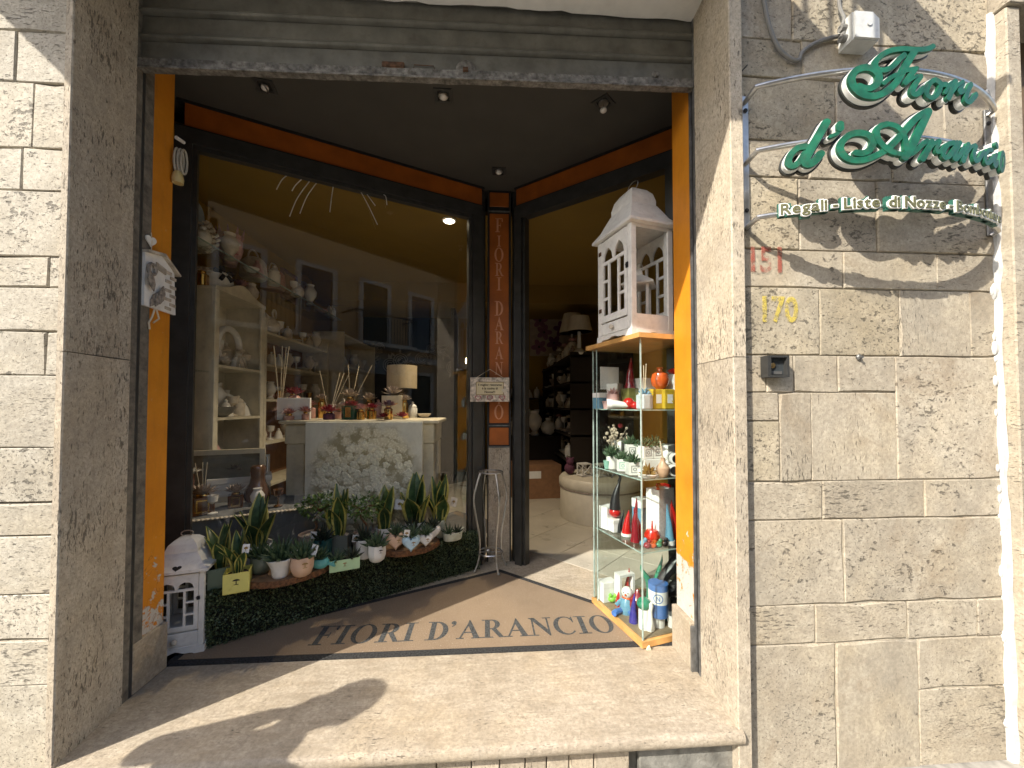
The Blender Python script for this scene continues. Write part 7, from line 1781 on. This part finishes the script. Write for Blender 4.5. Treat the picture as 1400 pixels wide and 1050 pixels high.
for k in range(3):
    t = thing('plate_stack', ('white plate stack on the lower bookcase shelf', 'cream platter stack at the right of the lower bookcase shelf', 'white dish stack on the lowest bookcase shelf')[k], 'plates', bx_(3.2+.26*(k % 2), (.822,.822,.352)[k])); mb = MB()
    for j in range(5): mb.lathe([(.05,j*.016),(.105,j*.016+.012),(.103,j*.016+.016),(.05,j*.016+.006),(1e-6,j*.016+.006)], 18)
    mb.build('plates', M['ceramic'], t, smooth=True)
t = thing('pierced_globe', 'white pierced ceramic globe with a star cut on top of the bookcase', 'ornament', (-2.13,3.22,BH+.02)); mb = MB(); mb.lathe([(.05,0),(.10,.03),(.115,.085),(.10,.145),(.05,.18),(1e-6,.185)], 22); mb.build('globe', M['ceramic'], t, smooth=True)
for j in range(5):
    a = j*2*PI/5-.6; dv = Vector((.80,-.35,.48)).normalized(); e1 = dv.orthogonal().normalized(); e2 = dv.cross(e1); c = Vector((0,0,.09))+dv*.103+(e1*math.cos(a)+e2*math.sin(a))*.048
    mb = MB(); mb.obox(c, e1*math.cos(a)+e2*math.sin(a), e2*math.cos(a)-e1*math.sin(a), dv, .026, .014, .012); mb.build('star_opening', M['blackg'], t)
diffuser('clear jar diffuser with a taupe bow at the left on top of the bookcase', (-2.12,3.05,BH+.02), (.045,.10), 'gold', 'taupe', 0, 44, .07, .5)
diffuser('gold jar with a mauve bloom at the right on top of the bookcase', (-2.10,3.47,BH+.02), (.045,.12), 'gold', 'rose', 0, 45, .085, .6)
small('urn', 'at the right end on top of the bookcase', (-2.10,3.62,BH+.02), 'bisque', 1.1)
t = thing('pink_bloom', 'pink paper bloom hung at the left edge of the window', 'flower', (-2.13,2.90,2.0)); flower(t, (0,0,0), .085, M['rose'], 50, 50, .9)

# ---- second shelf unit further along the left wall
su = thing('shelf_unit', 'cream wall shelves further along the left wall holding bonbonnieres', 'shelf unit', (-2.2,4.35,0))
for y in (3.70, 5.10): mb = MB(); mb.cbox(-2.34, -2.02, y, y+.04, 0, 2.1, .003); mb.build('upright', M['cream'], su, world=True)
SZ = [.55, .95, 1.35, 1.68, 1.98]
for z in SZ: mb = MB(); mb.box(-2.34, -2.03, 3.74, 5.10, z-.022, z); mb.build('shelf', M['cream'], su, world=True)
mb = MB(); mb.box(-2.345, -2.335, 3.70, 5.14, 0, 2.1); mb.build('back_panel', M['carton'], su, world=True)
kinds = list(PROFS); rnd = random.Random(11)
G1 = 'cream ornaments on the left wall shelves'
for zi, z in enumerate(SZ[1:]):
    for j in range(8):
        y = 3.84+j*.165+rnd.uniform(-.02,.02); kd = kinds[(j*2+zi*3+rnd.randrange(2)) % 6]
        if zi == 1 and j % 2 == 0:
            t = thing('bloom_pot', 'cream bloom in a gold pot, number %d along the middle left wall shelf' % (j//2+1), 'flower pot', (-2.13,y,z+.001), 0, 'blooms in gold pots on the left wall shelves'); mb = MB(); mb.cyl((0,0,0), .035, .09, 14); mb.build('pot', M['gold'], t, smooth=True); flower(t, (0,0,.09), .075, M['bisque'], 60+j, 30)
        else: small(kd, 'on the '+('low','middle','upper','top')[zi]+' wall shelf, number %d from the bookcase' % (j+1), (-2.13,y,z+.001), 'ceramic' if j % 3 else 'bisque', rnd.uniform(.85,1.2), G1)
t = thing('hen_ornament', 'cream pottery hen with a ring on its back above the wall shelves', 'hen', (-2.1,3.95,2.0)); mb = MB(); mb.lathe([(.05,0),(.085,.04),(.08,.10),(.03,.15),(1e-6,.16)], 18, (0,0,0), .8, 1.2); mb.prism([(-.06,.09),(-.14,.17),(-.05,.14)], -.02, .02, lambda u, v, w: (w, u, v)); mb.tube([(0, .05+.03*math.cos(a), .19+.045*math.sin(a)) for a in [2*PI*k/16 for k in range(16)]], .010, 7, True); mb.build('body', M['bisque'], t, smooth=True)

# ---- glass shelf high on the left wall
gs = thing('glass_wall_shelf', 'long glass shelf high on the left wall of the window display', 'shelf', (-2.16,4.0,2.43))
mb = MB(); mb.box(-2.355, -1.97, 2.62, 5.4, 2.435, 2.445); mb.build('glass_plate', M['thinglass'], gs, world=True)
mb = MB(); mb.box(-1.9695, -1.965, 2.62, 5.4, 2.4345, 2.4455); mb.build('polished_edge', M['glassedge'], gs, world=True)
GZ = 2.446
t = thing('glass_lantern', 'six sided glass cage lantern on the high glass shelf', 'lantern', (-2.14,2.80,GZ)); mb = MB()
for k in range(6):
    a = k*PI/3; b_ = a+PI/3; p0 = (.10*math.cos(a), .10*math.sin(a)); p1 = (.10*math.cos(b_), .10*math.sin(b_))
    mb.tube([(*p0,0),(*p0,.24),(0,0,.33)], .004, 5); mb.tube([(*p0,.24),(*p1,.24)], .004, 5); mb.tube([(*p0,.004),(*p1,.004)], .004, 5)
mb.build('wire_frame', M['bisque'], t); mb = MB(); mb.cyl((0,0,.0), .098, .24, 6); mb.build('panes', M['jarglass'], t)
t = thing('pine_cone', 'big silvered pine cone on the high glass shelf', 'pine cone', (-2.14,3.06,GZ)); mb = MB(); mb.lathe([(.05,0),(.09,.05),(.10,.11),(.07,.19),(1e-6,.24)], 14); mb.build('core', M['taupe'], t, smooth=True)
mb = MB(); rnd = random.Random(2)
for k in range(110):
    h = .005+.225*k/110; a = k*2.399; r = .105*math.sin(min(1, (h+.05)/.18)*PI*.55)*(1-.65*max(0, (h-.12)/.12)); c = Vector((r*math.cos(a), r*math.sin(a), h)); d = Vector((math.cos(a), math.sin(a), .6)).normalized(); mb.obox(c, d, Vector((-math.sin(a), math.cos(a), 0)), d.cross(Vector((-math.sin(a), math.cos(a), 0))), .016, .014, .004)
mb.build('scales', M['bisque'], t)
t = thing('crowned_head', 'terracotta pink head vase wearing a crown on the high glass shelf', 'head vase', (-2.12,3.36,GZ), .9)
mb = MB(); mb.lathe([(.05,0),(.055,.03),(.085,.08),(.10,.14),(.095,.20),(.07,.24)], 20, (0,0,0), .9, 1.0); mb.prism([(-.098,.15),(-.128,.105),(-.098,.098)], -.014, .014, lambda u, v, w: (w, u, v)); mb.build('head', M['pink'], t, smooth=True)
mb = MB(); mb.lathe([(.085,.21),(.09,.25),(.085,.25)], 20)
for k in range(9): a = 2*PI*k/9; mb.tube([(.088*math.cos(a), .088*math.sin(a), .25), (.10*math.cos(a), .10*math.sin(a), .31)], [.012,.002], 6)
mb.build('crown', M['rose'], t)
for s_ in (-1, 1): mb = MB(); mb.sphere((s_*.035,-.090,.165), .010, 8, 5); mb.build('eye', M['ceramic'], t)
mb = MB(); mb.tube([(-.022,-.098,.08),(0,-.104,.077),(.022,-.098,.08)], .006, 6); mb.build('lips', M['rosepaint'], t)
for k, (y, lab) in enumerate(((3.72, 'woven pink basket at the middle of the high glass shelf'), (4.05, 'openwork pink basket further along the high glass shelf'))):
    t = thing('basket', lab, 'basket', (-2.14,y,GZ)); mb = MB(); mb.lathe([(.09,0),(.115,.03),(.10,.16),(.06,.20)], 20, wob=lambda a, z: 1+.03*math.sin(12*a+z*90)); mb.build('weave', M['rose'] if k else M['bisque'], t, smooth=True); mb = MB(); mb.tube([(0, .09*math.cos(a), .17+.10*math.sin(a)) for a in [PI*j/12 for j in range(13)]], .008, 6); mb.build('handle', M['bisque'], t, smooth=True)
for k, (y, lab) in enumerate(((4.45, 'dark framed picture leaning at the far end of the high glass shelf'), (4.85, 'tall narrow framed picture at the far end of the high glass shelf'))):
    t = thing('framed_picture', lab, 'picture frame', (-2.2,y,GZ), PI/2); mb = MB(); w_ = (.16,.09)[k]; mb.ring([(-w_,0),(w_,0),(w_,.32),(-w_,.32)], [(-w_+.03,.03),(w_-.03,.03),(w_-.03,.29),(-w_+.03,.29)], 0, .03, lambda u, v, w: (u, -w, v)); mb.build('moulding', M['taupe'] if k else M['plum'], t); mb = MB(); mb.box(-w_+.03, w_-.03, -.008, -.002, .03, .29); mb.build('picture', M['carton'], t)
t = thing('round_platter', 'large dark brown round platter standing high at the left', 'platter', (-2.2,2.62,GZ), .6); mb = MB(); mb.lathe([(.06,0),(.24,.012),(.26,.03),(.25,.03),(.06,.012),(1e-6,.012)], 32); mb.tf(Matrix.Translation((0,0,.262)) @ Matrix.Rotation(PI/2-.1,4,'X')); mb.build('platter', pbr('brown_lacquer', (.07,.030,.016), .4), t, smooth=True)
t = thing('round_platter', 'pale blue dotted plate standing behind the brown platter', 'platter', (-2.26,2.88,GZ), .8); mb = MB(); mb.lathe([(.06,0),(.20,.012),(.22,.03),(.21,.03),(.06,.012),(1e-6,.012)], 32); mb.tf(Matrix.Translation((0,0,.222)) @ Matrix.Rotation(PI/2-.1,4,'X')); mb.build('platter', pbr('pale_blue_plate', (.30,.35,.38), .4), t, smooth=True)
# glass corner shelf on an iron scroll at the far left
t = thing('scroll_bracket_shelf', 'small glass shelf on a black iron scroll at the left window edge', 'shelf', (-2.12,2.66,1.52)); mb = MB(); mb.box(-.22,.22,-.14,.16,0,.008); mb.build('glass_plate', M['thinglass'], t); mb = MB(); mb.tube([(-.1+.055*(1-k/30)*math.cos(k*.33)+.02, -.10, -.085+.055*(1-k/30)*math.sin(k*.33)) for k in range(28)], .008, 6); mb.tube([(-.2,-.1,-.004),(.2,-.1,-.004)], .008, 6); mb.build('iron_scroll', M['iron'], t)
t = thing('white_dish', 'small white ribbed dish on the iron scroll shelf', 'dish', (-2.04,2.66,1.529)); mb = MB(); mb.lathe([(.05,0),(.07,.03),(.068,.075),(.062,.075),(.05,.01)], 20); mb.build('dish', M['ceramic'], t, smooth=True)
t = thing('cut_glass_vase', 'pale tall vase at the left on the iron scroll shelf', 'vase', (-2.22,2.68,1.529)); mb = MB(); mb.lathe([(.03,0),(.05,.06),(.055,.16),(.03,.24),(.04,.28)], 18); mb.build('vase', M['bisque'], t, smooth=True)
# fir twig decorations stuck inside the top of the pane
tw = thing('glitter_sprays', 'fine silver sprays hanging inside the top edge of the window', 'window decoration', (-1.2,2.75,2.9))
mb = MB()
for pts in ([(-1.3249, 2.7200, 2.8729), (-1.3816, 2.7200, 2.8254), (-1.4188, 2.7200, 2.7537)], [(-1.2425, 2.7400, 2.8630), (-1.2999, 2.7400, 2.8049), (-1.3282, 2.7400, 2.7582)], [(-1.2027, 2.7600, 2.8662), (-1.2986, 2.7600, 2.7245), (-1.3502, 2.7600, 2.5904)], [(-1.1669, 2.7800, 2.8640), (-1.2444, 2.7800, 2.7476), (-1.2919, 2.7800, 2.6226)], [(-1.0753, 2.8000, 2.8481), (-1.0891, 2.8000, 2.7433), (-1.0981, 2.8000, 2.6494)], [(-0.9135, 2.8600, 2.8460), (-0.8557, 2.8600, 2.7411), (-0.7873, 2.8600, 2.5990)], [(-0.8782, 2.8800, 2.8424), (-0.8413, 2.8800, 2.7898), (-0.8097, 2.8800, 2.7477)], [(-0.7793, 2.9000, 2.8408), (-0.7423, 2.9000, 2.8312), (-0.7313, 2.9000, 2.7663)]):
    mb.tube([tuple(q) for q in bez(pts, 5)], .0034, 5)
mb.build('spray', M['white'], tw, world=True)

# ---- deeper in the shop: wall transfers, lamps, pilaster
rs = thing('rose_wall_transfer', 'pale rose and leaf silhouettes along the dark back wall', 'wall transfer', (-1.4,7.59,2.3)); rnd = random.Random(8); mb = MB()
for k in range(9):
    cx = -2.25+k*.20; cz = 2.1+rnd.uniform(-.12,.28); R = rnd.uniform(.08,.14)
    for j in range(3):
        pts = [(cx+R*(1-.3*j)*math.cos(a), 7.592-.002*j, cz+R*(1-.3*j)*math.sin(a)) for a in [.4*j+5.4*i/18 for i in range(19)]]; mb.tube(pts, .010, 4)
    for j in range(4):
        a = rnd.uniform(0, 2*PI); c = Vector((cx+R*1.5*math.cos(a), 7.593, cz+R*1.3*math.sin(a))); mb.prism([(c.x+.055*math.cos(a)*s1-.022*math.sin(a)*s2, c.z+.055*math.sin(a)*s1+.022*math.cos(a)*s2) for s1, s2 in ((-1,0),(0,1),(1,0),(0,-1))], 7.590, 7.598, lambda u, v, w: (u, w, v))
mb.build('rose_shapes', pbr('pale_transfer', (.30,.27,.24), .9), rs, world=True)
dl = thing('ceiling_downlight', 'lit round downlight in the shop ceiling seen through the window', 'downlight', (-0.3413, 3.5511, 2.9780)); mb = MB(); mb.lathe([(.05,-.010),(.065,-.004),(.065,0)], 20); mb.build('ring', M['white'], dl, smooth=True); mb = MB(); mb.lathe([(.048,-.012),(1e-6,-.014)], 20); mb.build('lens', emit('warm_lamp', (1.0,.86,.62), 9.0), dl)
lamp = bpy.data.lights.new('downlight_lamp', 'SPOT'); lamp.energy = 70; lamp.spot_size = 1.9; lamp.spot_blend = .6; lamp.color = (1.0,.82,.58); lamp.shadow_soft_size = .05
lo = bpy.data.objects.new('downlight_lamp', lamp); COL.objects.link(lo); lo.parent = dl; lo.location = (0,0,-.09)
wl_ = thing('wall_sconce', 'tiny lit candle bulb on a wall light deep in the shop', 'wall light', (-0.3236, 6.4000, 2.0188)); mb = MB(); mb.tube(bez([(0,.2,-.1),(0,.06,-.14),(0,0,-.05)], 6), .008, 6); mb.build('arm', M['brass'], wl_); mb = MB(); mb.lathe([(.012,-.05),(.022,-.02),(.018,.02),(.004,.05)], 12); mb.build('bulb', emit('candle_bulb', (1.0,.72,.38), 7.0), wl_, smooth=True)

# ---- seen through the doorway
ps = thing('flower_poster', 'poster of purple flowers on the back wall seen through the doorway', 'poster', (1.2526, 7.5700, 2.6702))
mb = MB(); mb.box(-.40,.42,-.012,.012,-.42,.42); mb.build('sheet', pbr('cream_poster', (.42,.34,.28), .8), ps)
rnd = random.Random(6); M['purple'] = pbr('purple_petal_print', (.16,.05,.13), .8); M['mauve'] = pbr('mauve_petal_print', (.24,.10,.17), .8)
for k, (cx, cz) in enumerate(((-.12,.05),(.08,-.16),(-.22,-.24),(.22,.12),(-.2,.28))):
    mb = MB()
    for j in range(5):
        a = 2*PI*j/5+k; mb.prism([(cx+x_, cz+z_) for x_, z_ in ell(.085*math.cos(a), .085*math.sin(a), .075, .05, 12, a)], .0125+.0004*j, .0135+.0004*j, lambda u, v, w: (u, -w, v))
    mb.build('flower_print', M['purple'] if k % 2 else M['mauve'], ps)
    mb = MB(); mb.prism([(cx+x_, cz+z_) for x_, z_ in ell(0,0,.025,.025,10)], .0165, .0172, lambda u, v, w: (u, -w, v)); mb.build('flower_centre', M['black'], ps)
rsu = thing('dark_shelving', 'long dark shelving along the right shop wall full of pale ornaments', 'shelving', (1.6,5.6,0))
RZ = [.55, .90, 1.25, 1.60, 1.95]
for y in (5.05, 6.3, 7.5): mb = MB(); mb.box(1.10, 1.94, y-.02, y+.02, 0, 1.99); mb.build('upright', M['darkwall'], rsu, world=True)
for z in RZ: mb = MB(); mb.box(1.08, 1.94, 5.03, 7.53, z-.025, z); mb.build('shelf', M['darkwall'], rsu, world=True)
G2 = 'pale ornaments on the dark shelving'; rnd = random.Random(17)
for zi, z in enumerate(RZ):
    for j in range(14):
        y = 5.14+j*.170+rnd.uniform(-.02,.02); kd = rnd.choice(kinds)
        t = small(kd, 'number %d from the door on the %s dark shelf' % (j+1, ('lowest','second','third','fourth','top')[zi]), (1.17+rnd.uniform(-.02,.06),y,z+.001), rnd.choice(['ceramic','bisque','ceramic','taupe']), rnd.uniform(1.0,1.45), G2, 'pale')
        if j % 3 == 0: flower(t, (0,0,.2), .09, M[rnd.choice(['taupe','bisque','rose'])], j, 24)
t = thing('table_lamp', 'white table lamp with a tilted conical shade on top of the dark shelving', 'table lamp', (1.24,5.55,1.952))
mb = MB(); mb.lathe([(.10,0),(.13,.05),(.12,.16),(.05,.24),(.02,.27),(.015,.40)], 20); mb.build('foot', M['ceramic'], t, smooth=True); mb = MB(); mb.lathe([(.19,.38),(.12,.66),(.117,.66),(.187,.38)], 28); mb.build('lamp_shade', M['leather'], t, smooth=True)
t = thing('table_lamp', 'second smaller white lamp beside the conical lamp on the shelving', 'table lamp', (1.24,5.12,1.952))
mb = MB(); mb.lathe([(.09,0),(.10,.04),(.03,.10),(.02,.34)], 18); mb.build('foot', M['ceramic'], t, smooth=True); mb = MB(); mb.lathe([(.17,.32),(.13,.52),(.127,.52),(.167,.32)], 24); mb.build('lamp_shade', M['leather'], t, smooth=True)
ot = thing('ottoman', 'round cream leather ottoman on the tiled floor inside the doorway', 'ottoman', (1.34,4.52,0))
mb = MB(); mb.lathe([(.47,.0),(.475,.02),(.47,.33),(.455,.35)], 40); mb.build('drum', M['leather'], ot, smooth=True); mb = MB(); mb.lathe([(.47,.352),(.485,.37),(.485,.44),(.46,.47),(.25,.485),(1e-6,.487)], 40); mb.build('cushion_lid', M['leather'], ot, smooth=True)
mb = MB(); mb.lathe([(.475,.338),(.480,.345),(.475,.352)], 40); mb.build('piping', M['taupe'], ot, smooth=True)
for k, (x, y, lab) in enumerate(((1.12,4.42,'white lattice box left on the ottoman'), (1.30,4.36,'white lattice box right on the ottoman'))):
    t = thing('lattice_box', lab, 'box', (x,y,.488), .3); mb = MB(); s_ = .062
    for a, b_ in ((-1,-1),(1,-1),(1,1),(-1,1)): mb.box(*sorted((a*s_, a*(s_-.012))), *sorted((b_*s_, b_*(s_-.012))), 0, .14)
    mb.box(-s_,s_,-s_,s_,0,.012); mb.box(-s_,s_,-s_,s_,.128,.14)
    for f_ in (-1, 1): mb.beam((-s_,f_*s_,.01), (s_,f_*s_,.13), .010, .010); mb.beam((s_,f_*s_,.01), (-s_,f_*s_,.13), .010, .008)
    mb.build('lattice', M['white'], t)
t = thing('toy_plush', 'small dark plush toy at the left edge of the ottoman', 'soft toy', (.98,4.55,.488)); mb = MB(); mb.sphere((0,0,.06), .065, 12, 8); mb.sphere((0,-.02,.145), .045, 12, 8); mb.sphere((.035,-.02,.18), .016, 8, 6); mb.sphere((-.035,-.02,.18), .016, 8, 6); mb.build('body', M['plum'], t, smooth=True)
t = boxobj('cardboard_box', 'brown cardboard carton on the floor at the back of the shop', 'carton', (.68,5.6,.0), .34, .25, .46, 'carton', .1)
mb = MB(); mb.box(-.2,.05,-.2525,-.2505,.28,.38); mb.build('shipping_label', M['paper'], t)
t = boxobj('display_chest', 'low dark chest beneath the urn jars inside the doorway', 'chest', (.75,6.3,.0), .42, .22, .80, 'darkwall', .05)
for k, (x, kd, s_) in enumerate(((.5,'jar',2.4),(.78,'urn',2.2),(1.0,'sphere',2.0))): small(kd, ('left', 'middle', 'right')[k]+'most on the dark chest seen through the doorway', (x,6.25,.804), 'ceramic', s_, None, 'large white')

# hanging ribbons and a further cabinet that fill the back of the window side
fc = thing('tall_shelf', 'tall cream shelf of white ware at the far end of the left wall', 'shelf unit', (-2.15,6.1,0))
for y in (5.45, 6.9): mb = MB(); mb.box(-2.35, -1.95, y, y+.04, 0, 2.3); mb.build('upright', M['cream'], fc, world=True)
for k, z in enumerate((.5, .95, 1.4, 1.85, 2.28)):
    mb = MB(); mb.box(-2.35, -1.96, 5.49, 6.9, z-.025, z); mb.build('shelf', M['cream'], fc, world=True)
    if z < 2.2:
        for j in range(6):
            kd = kinds[(j+k) % 6]; small(kd, 'number %d from the window on the %s far left shelf' % (j+1, ('lowest','second','third','fourth')[k]), (-2.08,5.62+j*.22,z+.001), 'ceramic' if j % 2 else 'bisque', 1.3, 'white ware on the far left unit', 'white')

# further small stock behind the glass
WH = ['ceramic', 'bisque', 'ceramic', 'pink', 'white']
rnd = random.Random(31)
for j, y in enumerate((2.95, 3.22, 3.52, 3.60, 3.88, 4.22, 4.32, 4.62, 4.98, 5.12, 5.28)):
    kd = kinds[(j*5+1) % 6]; small(kd, 'at place %d along the front edge of the high glass shelf' % (j+1), (-2.03+rnd.uniform(-.02,.02), y, GZ), WH[j % 5], rnd.uniform(.9,1.3), None, 'pale')
for k, (z, nm) in enumerate(((.352, 'lowest'), (.822, 'lower'), (1.202, 'middle'), (1.602, 'upper'))):
    for j, y in enumerate((3.14, 3.27, 3.40, 3.53)):
        kd = kinds[(j+k*2) % 6]; small(kd, 'at the back of the %s bookcase shelf, place %d' % (nm, j+1), (-2.25, y, z), WH[(j+k) % 5], rnd.uniform(1.2,1.6), None, 'white')
for j in range(9):
    x = -1.42+j*.105; kd = kinds[(j*2+1) % 6]; small(kd, 'at the back of the console, place %d' % (j+1), (x, 3.70, CT), WH[(j*2) % 5], rnd.uniform(.8,1.2), None, 'small pale')
for j, (x, y) in enumerate(((-1.93,2.62),(-1.78,2.70),(-1.66,2.76),(-1.55,2.79),(-1.45,2.86))):
    if j in (1, 3, 4): small(kinds[(j*2) % 6], 'on the grey cloth stand, place %d from the left' % (j+1), (x, y, .588), 'ceramic' if j % 2 else 'amber', .8, None, 'small')
bs = thing('back_shelf', 'low dark back shelf of pale ware under the flower poster', 'shelf unit', (.75,7.3,0))
for z in (.55, 1.0, 1.42): mb = MB(); mb.box(.15, 1.06, 7.25, 7.58, z-.025, z); mb.build('shelf', M['darkwall'], bs, world=True)
for x in (.15, 1.03): mb = MB(); mb.box(x, x+.03, 7.25, 7.58, 0, 1.45); mb.build('upright', M['darkwall'], bs, world=True)
for k, z in enumerate((.551, 1.001, 1.421)):
    for j in range(6):
        small(kinds[(j*5+k) % 6], 'at place %d on the %s back shelf' % (j+1, ('low','middle','upper')[k]), (.26+j*.14, 7.36, z), WH[j % 5], 1.35, 'pale ware on the back shelf', 'pale')
